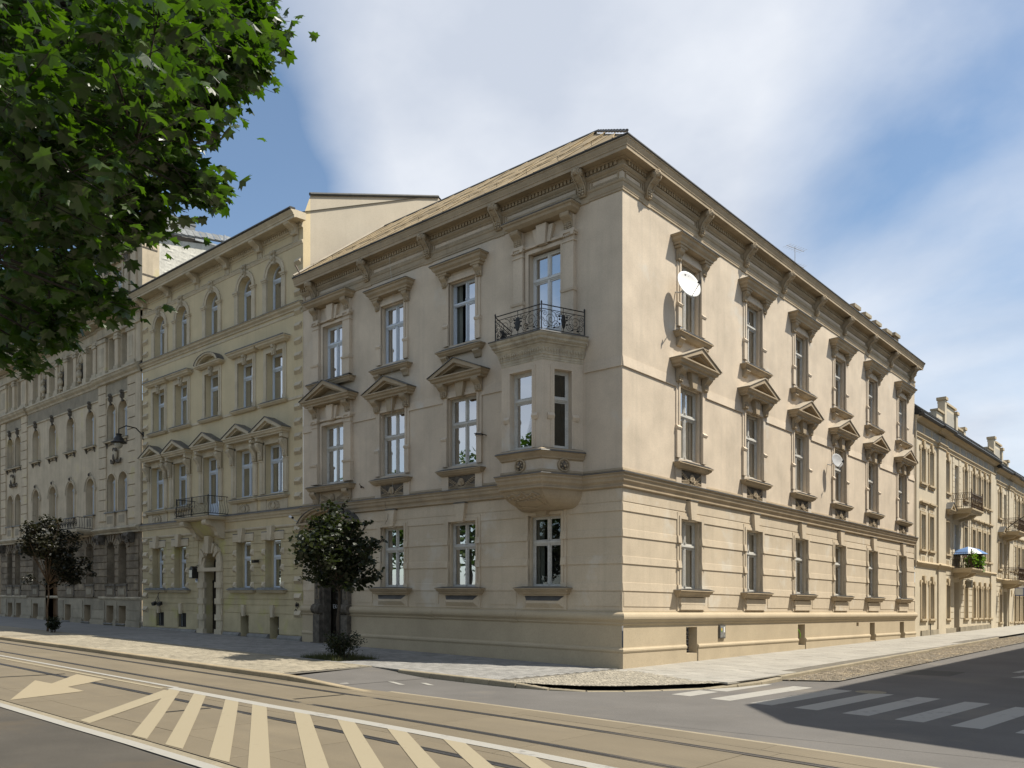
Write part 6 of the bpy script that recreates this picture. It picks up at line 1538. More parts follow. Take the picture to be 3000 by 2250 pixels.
    # cobbled gutter strip of the side street
    cb = sheet('cobbled_strip', [(4.05, 1.25), (5.25, 2.0), (5.15, 8), (4.95, 20), (4.8, 40), (4.4, 80), (3.1, 80), (3.2, 30), (3.55, 14), (3.9, 4)], -.10, 'joint', None, 2.5, kind='structure')
    cells = []; poly = [(4.1, 1.3), (5.2, 2.1), (5.1, 8), (4.92, 20), (4.8, 34), (3.2, 34), (3.6, 14), (3.95, 4)]
    for i in range(16):
        for j in range(230):
            x = 3.15+.145*i+.03*rr.random(); y = 1.3+.142*j+.03*rr.random()+(.07 if i % 2 else 0)
            if inside(x, y, poly): cells.append((x, y))
    pave('cobble', cb, cells, -.085, 'cobble', .135, .13, .02, .022, 0, .02, .35)
    # block-paved parking strip and the tram kerb
    pk = sheet('parking_strip', [(-130, -5.15), (-130, -8.3), (-4.05, -8.3), (-4.55, -5.15)], -.016, 'joint', None, 3, kind='structure')
    cells = [(-4.7-.2*(i+.5)-(.1 if j % 2 else 0)+(j*.028), -5.2-.2*(j+.5)) for i in range(96) for j in range(15)]
    pave('paving_block', pk, cells, -.004, 'parkblock', .2, .2, .014, .006, 0, .006)
    sheet('paving', [(-130, -5.2), (-130, -8.22), (-24, -8.22), (-24, -5.2)], -.008, 'parkblock', pk, 4)
    kerbrun([(-60, -5.12), (-4.6, -5.12)], pk, 'kerb', .07, .004, -.1, 1.2)
    kerbrun([(-60, -8.18), (-3.7, -8.18), (-.7, -8.2)], pk, 'kerbwarm', .15, lambda x, y: .004 if x < -3.7 else .004-.12*(x+3.7)/3.0, -.2, 1.15)
    sheet('ramp', [(-4.55, -5.16), (-4.05, -8.2), (-2.2, -8.2), (-2.2, -5.2)], lambda x, y: -.018-.106*min(1, max(0, (x+4.5+(y+5.2)*-.16)/2.0)), 'asphalt', pk, .7)
    # tram track
    cu = [-60+2.35*i for i in range(36)]
    def band(x, k): return [(-8.34 if x < -3.6 else -8.34+.4*min(1, (x+3.6)/3))+cur(x), -8.49+cur(x), -8.92+cur(x), -10.42+cur(x), -11.42+cur(x), -11.87+cur(x), -13.62+cur(x), -14.22+cur(x)][k]
    X = [-60, -16, -3.6, -2.6, -1.6, -.6]+[i*2.0 for i in range(14)]
    tb = sheet('tram_track', [(x, band(x, 0)) for x in X]+[(x, band(x, 7)) for x in X[::-1]], -.128, 'joint', None, 3, kind='structure')
    sh = random.Random(8)
    for k in range(7):
        off = (0, .3, .0, .0, .9, .4, .4)[k]
        for i in range(len(cu)-1):
            a, c = cu[i]+off+.005, cu[i+1]+off-.005
            q = [(a, band(a, k)-.004), (c, band(c, k)-.004), (c, band(c, k+1)+.004), (a, band(a, k+1)+.004)]
            if a < -3.6 < c and k == 0: q = [(a, -8.35), (-3.6, -8.35), (c, band(c, 0)-.004), (c, band(c, 1)+.004), (a, band(a, 1)+.004)]
            m = MB('track'); dz = -.116+.003*(sh.random()-.5)
            m.add([(x, y, T(x, y)+dz) for x, y in q]+[(x, y, T(x, y)-.15) for x, y in q], [tuple(range(len(q)))[::-1]]+[(j, (j+1) % len(q), len(q)+(j+1) % len(q), len(q)+j) for j in range(len(q))])
            put('concrete_slab', m.mesh('concrete_slab', 0), tb, (0, 0, 0), 0)
    XX = [-60, -40, -28, -20, -14, -10, -6, -3]+[i*1.0 for i in range(25)]
    for y0 in (-8.95, -10.37, -11.90):
        k = MB('rail')
        sweep(k, [(-.035, -.13), (-.035, -.1105), (.035, -.1105), (.035, -.13)], [(x, y0+cur(x)) for x in XX], shear=T, caps=True)
        s = 1 if y0 == -10.37 else -1
        for aa, cc, mm, zz2 in ((.035, .075, 'groove', -.1115), (.075, .10, 'rail', -.1105), (-.05, -.035, 'groove', -.1115)):
            a, c = sorted((aa*s, cc*s)); sweep(k, [(a, -.13), (a, zz2), (c, zz2), (c, -.13)], [(x, y0+cur(x)) for x in XX], mm, shear=T)
        put('tram_rail', k.mesh('tram_rail', 0), tb, (0, 0, 0), 0)
    P = -.1095
    L = [x for x in X if x >= -3.6]
    def mk(poly, mat='trackpaint', nm='track_marking', dz=P): return sheet(nm, poly, dz, mat, tb, 3.0)
    Y1 = lambda x, e: -10.95+cur(x)-e
    mk([(x, Y1(x, 0)) for x in [-3.8]+L]+[(x, Y1(x, .25)) for x in ([-3.8]+L)[::-1]], 'paint', 'solid_line')
    mk([(-60, -10.86), (-3.8, -10.9), (-3.8, -11.03), (-60, -10.99)], 'paint', 'solid_line'); mk([(-60, -11.24), (-3.8, -11.2), (-3.8, -11.32), (-60, -11.34)], 'trackpaint', 'solid_line')
    for x0 in (-3.66, -2.62, -1.42, -.48, .84, 2.08, 3.36, 4.62, 5.92, 7.2):
        x1 = x0+5.05; f = lambda t: x0+5.05*t
        mk([(x0+.5*0, Y1(x0, .255)), (x0+.47, Y1(x0+.47, .255)), (x1+.47, -14.2+cur(x1)), (x1, -14.2+cur(x1))])
    mk([(-3.55, -11.36), (-2.95, -11.36), (-.1, -14.18), (-.47, -14.18)], dz=P+.001)
    mk([(-3.68, -14.14), (-6.91, -12.64), (-6.04, -12.61), (-7.78, -11.44), (-6.23, -11.42), (-5.19, -12.6), (-4.28, -12.63)], 'arrowpaint', 'direction_arrow')
    g = lambda a, e: [(x, -14.24+cur(x)-a) for x in X]+[(x, -14.24+cur(x)-e) for x in X[::-1]]
    sheet('edge_strip', g(0, .26), -.119, 'kerb', tb, 3); sheet('edge_line', g(.14, .31), -.112, 'paint', tb, 3)
    sheet('far_edge_strip', [(x, band(x, 0)+.12) for x in X if x > -1]+[(x, band(x, 0)+.0) for x in X[::-1] if x > -1], -.121, 'kerb', tb, 3)
    for x, y0, y1 in ((-.67, -9.03, -10.2), (-8.05, -11.6, -13.5), (-.52, -12.0, -12.85)): sheet('drain_grating', [(x-.05, y0), (x+.05, y0), (x+.05, y1), (x-.05, y1)], -.1105, 'iron', tb, 3)
    # soil of the tree pits
    sheet('tree_pit', [(-8.2, -4.9), (-6.5, -4.9), (-6.45, -3.45), (-8.2, -3.42)], .0, 'soil', walk, 1)
    gr = MB('grassy'); rg = random.Random(2)
    for i in range(2600):
        x = -8.25+1.85*rg.random(); y = -4.98+1.6*rg.random(); h = .05+.15*rg.random()**2; a = rg.random()*6.3; d = .03+.05*rg.random(); z = T(x, y)
        gr.add([(x-.006*cos(a), y-.006*sin(a), z), (x+.006*cos(a), y+.006*sin(a), z), (x+d*sin(a), y+d*cos(a), z+h)], [(0, 1, 2)])
    put('grass', gr.mesh('grass', 0), None, (0, 0, 0), 0, kind='stuff', label='dry grass and weeds covering the tree pit')
    return road, walk, tb

# ------------------------------------------------------------------ plants
def leaf_outline(s, r):
    """five-lobed maple leaf lying in its plane, stalk at the origin"""
    P = [(0, -.08), (.16, -.02), (.36, -.10), (.33, .10), (.52, .28), (.30, .36), (.34, .60), (.14, .56), (0, .88), (-.14, .56), (-.34, .60), (-.30, .36), (-.52, .28), (-.33, .10), (-.36, -.10), (-.16, -.02)]
    k = .9+.2*r.random(); f = .25+.5*r.random()
    return [(x*s*k, y*s, -abs(x)*f*s-.25*y*y*s) for x, y in P]
def frame_of(nrm, tip):
    z = nrm.normalized(); y = (tip-z*tip.dot(z))
    y = y.normalized() if y.length > 1e-4 else z.orthogonal().normalized()
    return Matrix((y.cross(z), y, z)).transposed()

def small_leaf(b, p, s, r, mat, droop=.4):
    n = Vector((r.gauss(0, .6), r.gauss(0, .6), .7+.3*r.random())); t = Vector((r.gauss(0, 1), r.gauss(0, 1), -droop)); m = frame_of(n, t)
    pts = [(0, 0, 0), (.42*s, .25*s, -.08*s), (.30*s, .62*s, -.06*s), (0, s, -.15*s), (-.30*s, .62*s, -.06*s), (-.42*s, .25*s, -.08*s)]
    b.add([tuple(p+m @ Vector(q)) for q in pts], [(0, 1, 2, 3), (0, 3, 4, 5)], mat)

VF = Vector((-sin(HEAD), cos(HEAD), 0)); VR = Vector((cos(HEAD), sin(HEAD), 0))
def street_tree(name, label, x, y, k, clumps, ht, trunk_r, px0, py0, leaf, matl, bark, nleaf, lean=0.0, seed=1):
    r = random.Random(seed); z0 = T(x, y); B = thing(name, label, 'tree', (x, y, z0), 0, None, group='young maples along the pavement')
    base = Vector((x, y, z0-.05)); top = Vector((x, y, z0+ht))+VR*lean
    t = MB(bark); pts = [base.lerp(top, i/6)+VR*.03*sin(i*1.7)+VF*.02*cos(i) for i in range(7)]
    t.tube(pts, trunk_r, 8, None, trunk_r*.7); put('trunk', t.mesh('trunk', 0, True), B, (0, 0, 0), 0)
    br = MB(bark); c = MB(matl); C = []
    for px, py, rp in clumps:
        rad = rp*k; dv = (r.random()*2-1)*max(.25, 1.25-abs(px-px0)*k*.45)
        C.append((Vector((x, y, z0))+VR*((px-px0)*k)+VF*dv+Vector((0, 0, (py0-py)*k)), rad))
    for p, rad in C:
        st = top.lerp(base, .0) if p.z > top.z+.3 else top.lerp(base, .12)
        m = st.lerp(p, .5)+Vector((r.gauss(0, .08), r.gauss(0, .08), .12)); br.tube([st, st.lerp(m, .5)+Vector((0, 0, .03)), m, m.lerp(p, .6), p], trunk_r*.42, 5, None, .006)
        n = int(nleaf*(rad/.3)**2)
        for _ in range(7):
            e = p+Vector((r.gauss(0, .5), r.gauss(0, .5), r.gauss(0, .45)))*rad; br.tube([p.lerp(st, .15), e], .007, 4, None, .003)
            for _ in range(max(1, n//7)):
                q = e+Vector((r.gauss(0, .36), r.gauss(0, .36), r.gauss(0, .28)))*rad
                small_leaf(c, q, leaf*(.7+.6*r.random()), r, matl)
    put('branch', br.mesh('branch', 0, True), B, (0, 0, 0), 0); put('crown', c.mesh('crown', 0), B, (0, 0, 0), 0, kind='stuff')
    return B

def shrub(name, label, x, y, h, w, n, leaf, matl, seed, ball=False):
    r = random.Random(seed); z0 = T(x, y); B = thing(name, label, 'shrub', (x, y, z0)); s = MB('bark'); c = MB(matl)
    for i in range(26 if not ball else 14):
        a = r.random()*6.3; e = Vector((x+cos(a)*w*r.random()**.6, y+sin(a)*w*r.random()**.6, z0+h*(.55+.5*r.random()))); b0 = Vector((x+.08*cos(a), y+.08*sin(a), z0-.02)); m = b0.lerp(e, .55)+Vector((0, 0, .08*h))
        s.tube([b0, m, e], .009, 4, None, .003)
        for _ in range(n):
            q = b0.lerp(e, .3+.7*r.random()**.6)+Vector((r.gauss(0, .07), r.gauss(0, .07), r.gauss(0, .06)))*(h/.8); small_leaf(c, q, leaf*(.7+.6*r.random()), r, matl, .1)
    put('stem', s.mesh('stem', 0), B, (0, 0, 0), 0); put('foliage', c.mesh('foliage', 0), B, (0, 0, 0), 0, kind='stuff'); return B

def big_maple():
    """the maple at the near kerb: its trunk stands to the left of the view, its crown hangs into it"""
    tx, ty = 1.2, -20.2; r = random.Random(12); z0 = T(tx, ty)
    B = thing('maple_tree', 'large green maple whose leafy boughs hang across the upper left corner of the sky', 'tree', (tx, ty, z0))
    outline = [(-10, -10), (830, -10), (775, 30), (762, 95), (768, 200), (700, 216), (648, 252), (600, 290), (604, 345), (525, 330), (515, 405), (500, 445), (520, 470), (585, 490), (612, 575), (565, 580), (505, 555), (455, 535), (425, 620), (400, 690), (335, 690), (318, 660), (292, 735), (282, 830), (312, 868), (300, 895), (240, 885), (198, 925), (176, 985), (135, 1010), (78, 1005), (40, 1060), (-10, 1062)]
    Cc = Vector((2.3, -17.6, 7.9)); Rr = (5.6, 5.4, 4.3)
    def pix(p):
        d = p-CAM; zz = d.dot(VF)
        if zz < .5: return None
        return 1500+2431.5*d.dot(VR)/zz, 1765-2431.5*d.z/zz, zz
    tr = MB('bark'); T0 = Vector((tx, ty, z0-.1)); T1 = Vector((tx+.3, ty+.4, 4.2)); tr.tube([T0, T0.lerp(T1, .3), T0.lerp(T1, .7), T1, T1+Vector((.3, .6, 3)), T1+Vector((.5, 1.0, 6))], .26, 10, None, .06); put('trunk', tr.mesh('trunk', 0, True), B, (0, 0, 0), 0)
    clumps = []; tries = 0; nin = nout = 0
    while tries < 60000 and (nin < 330 or nout < 150):
        tries += 1
        v = Vector((r.gauss(0, 1), r.gauss(0, 1), r.gauss(0, 1))).normalized()*(r.random()**.38); p = Cc+Vector((v.x*Rr[0], v.y*Rr[1], v.z*Rr[2])); q = pix(p)
        rad = .30+.32*r.random()
        if q and -60 < q[0] < 3060 and -60 < q[1] < 2300:
            if q[2] < 5.0: continue
            e = rad*2431/q[2]*.55
            if nin < 330 and all(inside(q[0]+e*cx, q[1]+e*cy, outline) or q[0]+e*cx < 0 or q[1]+e*cy < 0 for cx, cy in ((1, 0), (-1, 0), (0, 1), (0, -1), (.7, .7))): clumps.append((p, rad, True)); nin += 1
        elif nout < 150 and p.z > 4.4: clumps.append((p, rad, False)); nout += 1
    # sprays that reach out to the crown's edge
    for px, py, zz in ((745, 50, 8.5), (735, 170, 8), (690, 190, 8.2), (640, 225, 8.5), (575, 320, 9), (560, 560, 8), (590, 530, 8), (520, 510, 8.3), (470, 490, 8.5), (480, 420, 9), (270, 875, 8), (285, 860, 8.2), (230, 860, 8.5), (370, 660, 9), (400, 610, 9), (120, 985, 8.5), (60, 1000, 9), (20, 1030, 8.5), (160, 940, 8.6), (750, 110, 8.4), (700, 20, 8.3), (270, 720, 8.6), (440, 545, 8.8), (545, 350, 9), (490, 380, 9.2), (600, 250, 9), (680, 110, 8.8), (620, 160, 9)):
        d = VF+VR*((px-1500)/2431.5)+Vector((0, 0, (1765-py)/2431.5)); clumps.append((CAM+d*zz, .26, True))
    br = MB('bark'); hubs = [T1+Vector((.3, .6, 1.0)), T1+Vector((.4, .8, 3)), T1+Vector((.1, .2, .2)), T1+Vector((.5, 1, 5))]
    leaves = []
    boughs = r.sample([c for c in clumps if c[2]], 26)+[c for c in clumps[-28:]]
    BP = []
    for p, rad, vis in boughs:
        h = min(hubs, key=lambda q: (q-p).length); m = h.lerp(p, .5)+Vector((0, 0, .5)); pts = [h, h.lerp(m, .5)+Vector((0, 0, .15)), m, m.lerp(p, .5)+Vector((0, 0, .05)), p]; BP += pts[2:]
        br.tube(pts, .05, 6, None, .008)
    for p, rad, vis in clumps:
        n = 42 if vis else 22; dr = Vector((p.x-Cc.x, p.y-Cc.y, 0)); dr = dr.normalized() if dr.length > .1 else Vector((1, 0, 0))
        near = min(BP, key=lambda q: (q-p).length)
        if (near-p).length < 1.6: br.tube([near, near.lerp(p, .5)+Vector((0, 0, .08)), p], .012, 4, None, .005)
        for k in range(4):
            e = p+(dr*rad*(.2+.7*r.random())+Vector((r.gauss(0, .5), r.gauss(0, .5), r.gauss(0, .35)))*rad); br.tube([p, e], .006, 3, None, .003)
            for i in range(n//4):
                t = r.random(); q = p.lerp(e, t)+Vector((r.gauss(0, .38), r.gauss(0, .38), r.gauss(0, .30)))*rad
                nrm = Vector((r.gauss(0, .5), r.gauss(0, .5), .9)); tip = dr*.6+Vector((r.gauss(0, .8), r.gauss(0, .8), -.75)); leaves.append((q, nrm, tip, (.095+.06*r.random()) if vis else .16, vis))
    put('branch', br.mesh('branch', 0, True), B, (0, 0, 0), 0)
    def key(l):
        q = pix(l[0])
        return q[2] if (l[4] and q and 0 < q[0] < 3000 and 0 < q[1]) else 1e9
    leaves.sort(key=key)
    var = []
    for i in range(6):
        s = MB('leaf'); o = leaf_outline(1.25, r); s.add(o+[(0, .28, -.02)], [(i2, (i2+1) % 16, 16) for i2 in range(16)]); s.tube([(0, -.06, 0), (0, -.55, .05)], .012, 3); var.append(s.mesh('leaf', 0))
    step = leaves[:300]
    for q, nrm, tip, s, vis in step:
        o = put('leaf', var[r.randrange(6)], B, q, 0); m = frame_of(nrm, tip); o.rotation_euler = m.to_euler(); o.scale = (s, s, s)
    b = MB('leaf')
    for q, nrm, tip, s, vis in leaves[300:]:
        m = frame_of(nrm, tip); o = leaf_outline(1.25*s, r)+[(0, .28*s, -.02*s)]
        b.add([tuple(q+m @ Vector(w)) for w in o], [(i2, (i2+1) % 16, 16) for i2 in range(16)])
    put('crown', b.mesh('crown', 0), B, (0, 0, 0), 0, kind='stuff')
    # the rest of the row on the near kerb, seen only mirrored in the panes
    t = MB('leaf'); rr = random.Random(31)
    for cx in (-9, -18, -27, -37):
        t.tube([(cx, -21, T(cx, -21)-.1), (cx, -21, 6)], .25, 8, 'bark', .15)
        for _ in range(2400):
            v = Vector((rr.gauss(0, 1), rr.gauss(0, 1), rr.gauss(0, 1))).normalized()*rr.random()**.4; p = Vector((cx+v.x*4.6, -21.2+v.y*3.8, 8.2+v.z*4.2)); small_leaf(t, p, .42, rr, 'leaf')
    put('treeline', t.mesh('treeline', 0), None, (0, 0, 0), 0, kind='stuff', label='row of street maples on the near kerb, mirrored in the window panes')

# ------------------------------------------------------------------ small things
def dish(name, label, v, z, d, rad, nrm, mat, rust=False):
    p = FR.pt(-v, d, z); B = thing(name, label, 'satellite dish', FR.pt(-v, 0, z))
    n = Vector(nrm).normalized(); m = frame_of(n, Vector((0, 0, 1)))
    b = MB(mat); prof = [(rad*q, .16*rad*q*q) for q in (1.02, 1.0, .8, .6, .4, .2, .01)]; tmp = MB(mat); tmp.lathe([(rad*1.0, .155*rad), (rad*1.03, .17*rad), (rad*1.0, .19*rad)]+[(rad*q, .18*rad*q*q+.01) for q in (.8, .6, .4, .2, .01)], (0, 0, 0), 28); tmp.lathe([(rad*q, .16*rad*q*q-.005) for q in (1, .8, .6, .4, .2, .01)], (0, 0, 0), 28)
    b.add([tuple(p+m @ Vector(q)) for q in tmp.v], tmp.f); put('reflector', b.mesh('reflector', 0, True), B, (0, 0, 0), 0)
    a = MB('galv'); q0 = p+m @ Vector((0, -rad*.98, .16*rad)); q1 = p+m @ Vector((0, -rad*.55, rad*1.15)); a.tube([q0, q1], .014, 5); put('feed_arm', a.mesh('feed_arm', 0), B, (0, 0, 0), 0)
    l = MB('iron'); l.tube([q1, q1+(p-q1)*.16], .032, 8); l.tube([q1+Vector((0, 0, .05)), q1-Vector((0, 0, .05))], .025, 6); put('receiver', l.mesh('receiver', 0), B, (0, 0, 0), 0)
    k = MB('galv'); w = FR.pt(-v, 0, z-.1); k.tube([p-n*.01, p-n*.10, w+Vector((d*.4, 0, -.05)), w], .022, 6); k.tube([p-n*.08+Vector((0, 0, .12)), p-n*.08-Vector((0, 0, .2))], .02, 6); put('wall_bracket', k.mesh('wall_bracket', 0), B, (0, 0, 0), 0)
    if rust:
        u = MB('soot')
        for x, y, w2 in ((-.15, .72, .13), (.12, .66, .08), (.5, .25, .07), (.55, .15, .06)): c = p+m @ Vector((x*rad, y*rad, .17*rad*(x*x+y*y)+.02)); u.ball(tuple(c), w2*rad*.6, w2*rad*.6, w2*rad*.5, 'bark_light', 7, 4)
        put('rust_flake', u.mesh('rust_flake', 0), B, (0, 0, 0), 0)

def lantern_lamp(name, label, anchor, head, s):
    """hanging street lamp: a wide hood, a clear bowl and a bracket from the wall"""
    H = Vector(head); B = thing(name, label, 'street lamp', Vector(anchor))
    h = MB('iron'); h.lathe([(.02, .62), (.16, .60), (.20, .56), (.17, .54), (.16, .44), (.2, .42), (.22, .36), (.30, .30), (.31, .16), (.48, .06), (.50, .03), (.47, .0), (.25, .02)], (H.x, H.y, H.z), 20) if s == 1 else h.lathe([(r*s, z*s) for r, z in [(.02, .62), (.16, .60), (.20, .56), (.17, .54), (.16, .44), (.2, .42), (.22, .36), (.30, .30), (.31, .16), (.48, .06), (.50, .03), (.47, .0), (.25, .02)]], (H.x, H.y, H.z), 20)
    put('lamp_hood', h.mesh('lamp_hood', 0, True), B, (0, 0, 0), 0)
    g = MB('lampglass'); g.lathe([(.24*s, .02*s), (.26*s, -.08*s), (.2*s, -.24*s), (.1*s, -.34*s), (.01, -.36*s)], tuple(H), 16); put('lamp_bowl', g.mesh('lamp_bowl', 0, True), B, (0, 0, 0), 0)
    a = MB('iron'); A = Vector(anchor); t = H+Vector((0, 0, .62*s)); a.tube([A, A.lerp(t, .3)+Vector((0, 0, .35)), A.lerp(t, .7)+Vector((0, 0, .42)), t+Vector((0, 0, .22)), t], .03, 6); a.tube([A-Vector((0, 0, .2)), A+Vector((0, 0, .2))], .04, 6); put('lamp_arm', a.mesh('lamp_arm', 0, True), B, (0, 0, 0), 0)

def wallthing(name, label, cat, fac, u, d, z, mb, **k): 
    o = fac.put(name, mb, None, u, d, z, label=label, category=cat, **k); return o

def props():
    dish('satellite_dish', 'large rust-stained white satellite dish beside the top-floor window nearest the corner', 2.86, 11.42, .42, .43, (.90, -.30, .30), 'dishwhite', True)
    dish('satellite_dish', 'small grey satellite dish in front of a first-floor window midway along the sunlit side front', 15.1, 7.83, .38, .29, (.86, -.38, .22), 'dishgrey')
    m = MB('greydoor'); m.box(-.2, .2, 0, .05, 0, .44, 'tin'); m.box(-.17, .17, .05, .062, .03, .41); B = wallthing('meter_cabinet', 'grey metal meter cabinet with yellow and white stickers set in the sunlit plinth', 'meter box', FR, -5.75, .035, .72, m)
    s = MB('yellowsticker'); s.box(.06, .12, .063, .066, .26, .34); s.box(.06, .12, .063, .066, .22, .26, 'greensticker'); FR.put('sticker', s, B, -5.75, .035, .72); s = MB('signwhite'); s.box(-.12, -.05, .063, .066, .2, .38); FR.put('sticker', s, B, -5.75, .035, .72)
    h = MB('greensticker'); h.tube([(.1, -.1, .28), (.12, -.02, .2), (.08, .02, .05), (.1, .0, -.05)], .02, 6); wallthing('hose', 'short yellow-green hose hanging out of a basement opening in the sunlit plinth', 'hose', FR, -12.3, .03, .66, h)
    c = MB('camera_white'); c.tube([(.25, .30, .02), (-.12, .42, -.05)], .055, 8); c.tube([(-.12, .42, -.05), (-.15, .43, -.055)], .05, 8, 'iron'); c.tube([(.1, .34, -.03), (.0, .2, -.16), (0, 0, -.2)], .02, 6); B = wallthing('security_camera', 'white security camera on the yellow house beside the corner house entrance', 'camera', FL, 15.5, .0, 5.12, c)
    b = MB('iron'); b.box(-.16, .16, .05, .34, 0, .42); b.prism([(-.18, .42), (.18, .42), (.05, .56), (-.05, .56)], .06, .32); b.box(-.13, .13, .34, .35, .04, .38, 'lampglass'); b.tube([(-.1, 0, .5), (-.25, .1, .62), (0, .2, .5)], .012, 4)
    wallthing('wall_lantern', 'square black lantern beside the dark door of the yellow house', 'lamp', FL, 23.72, .02, 2.74, b)
    p = MB('signwhite'); p.box(-.11, .11, 0, .01, 0, .16); p.box(-.11, .11, .01, .013, .115, .16, 'blue'); p.box(-.09, -.03, .01, .013, .04, .10, 'blue'); p.box(.0, .05, .01, .013, .05, .105, 'blue'); wallthing('number_plate', 'small blue and white enamel plate under the lantern of the yellow house', 'sign', FL, 23.8, .02, 2.56, p)
    f = MB('iron'); f.tube([(.0, .02, .62), (.0, .18, .5), (.0, .2, .0)], .02, 5); f.tube([(-.3, .22, .02), (.3, .22, .02)], .02, 5)
    for sg in (-1, 1): f.prismu([(.18, .12), (.34, .04), (.30, -.10), (.16, -.04)], sg*.3-.13, sg*.3+.13); f.tube([(0, .2, .4), (sg*.28, .22, .05)], .012, 4)
    f.box(-.28, .28, .0, .06, .6, .64, 'tin'); wallthing('floodlight', 'pair of small black floodlights on a rod under the lower left window of the yellow house', 'floodlight', FL, 27.28, .02, 1.52, f)
    f = MB('iron'); f.prismu([(.05, .12), (.3, .1), (.28, -.02), (.08, .0)], -.1, .1); f.tube([(0, 0, .05), (0, .1, .05)], .02, 5); wallthing('floodlight', 'single small black spotlight between the lower right windows of the yellow house', 'floodlight', FL, 18.5, .0, 3.36, f)
    g = MB('graffiti')
    for pts in ([(0, 0), (.05, .25), (.1, .05), (.14, .2)], [(-.1, .05), (-.05, .22), (.0, .1)], [(.02, -.1), (.12, -.02), (.2, -.12)], [(-.12, .15), (.15, .12)]): g.tube([(u, .02, z) for u, z in pts], .016, 4)
    wallthing('graffiti', 'black spray-paint scribble on a corner block of the yellow house', 'graffiti', FL, 15.62, .012, 1.45, g)
    w = MB('oldwhite'); w.tube([(0, .30, 8.35), (.0, .12, 7.0), (-.02, .22, 3.0), (.0, .14, 0)], .0045, 4); wallthing('hanging_cable', 'thin pale cable hanging down the shaded corner house front from its main cornice', 'cable', FL, 9.62, 0, 5.6, w)
    w = MB('iron'); pts = [(.1*sin(i*.8), .12-.05*sin(i*.5), 1.0-.12*i) for i in range(9)]; w.tube(pts, .006, 4); wallthing('hanging_cable', 'short dark cable looping over a ground-floor window head from the string course', 'cable', FL, 9.95, .05, 4.5, w)
    k = MB('rustiron'); k.tube([(0, 0, 0), (0, .12, .03), (.02, .16, .12)], .014, 5); k.tube([(-.07, .02, -.04), (.07, .02, .03)], .014, 5); k.ball((0, .1, .0), .04, .04, .05, None, 6, 4); wallthing('wall_anchor', 'rusty iron hook in the wall between the entrance bay and the next window', 'hook', FL, 11.45, 0, 6.0, k)
    k = MB('iron'); k.tube([(0, 0, 0), (0, .25, .02), (.2, .34, .03), (.28, .2, .03), (.05, .1, .0)], .016, 5); wallthing('wall_anchor', 'small iron loop in the wall beside the oriel bay', 'hook', FL, 5.2, 0, 7.15, k)
    an = MB('galv'); an.tube([(0, 0, 0), (0, 0, 1.3)], .016, 5)
    for z in (1.25, .55):
        an.tube([(-.55, 0, z), (.6, 0, z)], .010, 4)
        for i in range(7): an.tube([(-.5+.17*i, -.22, z), (-.5+.17*i, .22, z)], .006, 4)
    thing('roof_antenna', 'spindly television aerial standing on the roof above the sunlit front', 'aerial', (-1.5, 15.4, 15.95+zs(0, 15)), radians(75), an.mesh('roof_antenna', 0))
    lantern_lamp('street_lamp', 'black bell-shaped street lamp with a glass bowl hanging before the grey house', FL.pt(29.3, .02, 10.1), FL.pt(29.3, 1.25, 9.55), .78)
    A = FR.pt(-47.6, .1, 7.3); Hh = FR.pt(-48.2, 3.3, 8.4); 
    lantern_lamp('street_lamp', 'dark street lamp on a long curved arm at the right-hand end of the sunlit terrace', A, Hh, .8)
    ln = MB('iron')
    for z in (0, .42): ln.box(-.16, .16, .2, .52, z, z+.03)
    for a in (-.15, .15):
        for d in (.21, .51): ln.box(a-.012, a+.012, d-.012, d+.012, 0, .42)
    ln.box(-.13, .13, .23, .49, .04, .40, 'lampglass'); ln.tube([(0, 0, .5), (0, .36, .5), (0, .36, .44)], .02, 5); wallthing('wall_lantern', 'small black framed lantern beside the brown door under the planted balcony', 'lamp', FR, -37.0, .02, 3.12, ln)
    sg = MB('blue'); sg.box(-.03, .03, .12, 1.28, 0, .62); 
    for a in (.16, .72): sg.box(-.04, .04, a, a+.5, .06, .56, 'signwhite')
    sg.tube([(0, 0, .7), (0, 1.2, .7)], .02, 5, 'iron'); wallthing('shop_sign', 'blue and white sign projecting from the far house of the side street', 'sign', FR, -51.6, .02, 2.85, sg)
    # planted balcony
    ps = MB('parasol'); R = 1.05; n = 8; ap = (0, 0, .48); rim = [(R*cos(2*pi*i/n), R*sin(2*pi*i/n), .0) for i in range(n)]
    for i in range(n):
        a, c = rim[i], rim[(i+1) % n]; m = tuple((a[k]+c[k])*.46 for k in range(2))+(.0,)
        am, cm = (a[0]*.55, a[1]*.55, .30), (c[0]*.55, c[1]*.55, .30)
        ps.add([ap, am, cm, a, c], [(0, 1, 2), (1, 3, 4, 2)], 'signwhite' if i == 6 else None)
    loc = FR.pt(-35.7, .62, 5.05); B = thing('parasol', 'blue and white parasol open over the planted balcony', 'parasol', loc); put('canopy', ps.mesh('canopy', 0), B, loc, .2); po = MB('galv'); po.tube([(0, 0, -.9), (0, 0, .46)], .018, 6); put('pole', po.mesh('pole', 0), B, loc, 0)
    r = random.Random(5); c = MB('balcleaf'); fl = MB('flowers'); pts = []
    for i in range(1700):
        u = -35.6+1.35*(r.random()*2-1); side = r.random()
        if side < .55: p = FR.pt(-37.0+r.gauss(0, .12), .2+.95*r.random(), 4.1+.95*r.random()**1.2)
        else: p = FR.pt(u, 1.1+r.gauss(0, .08), 4.75+r.gauss(0, .16))
        small_leaf(c, p, .10+.06*r.random(), r, 'balcleaf')
        if r.random() < .03: fl.ball(tuple(p+Vector((0, 0, .06))), .035, .035, .03, None, 5, 3)
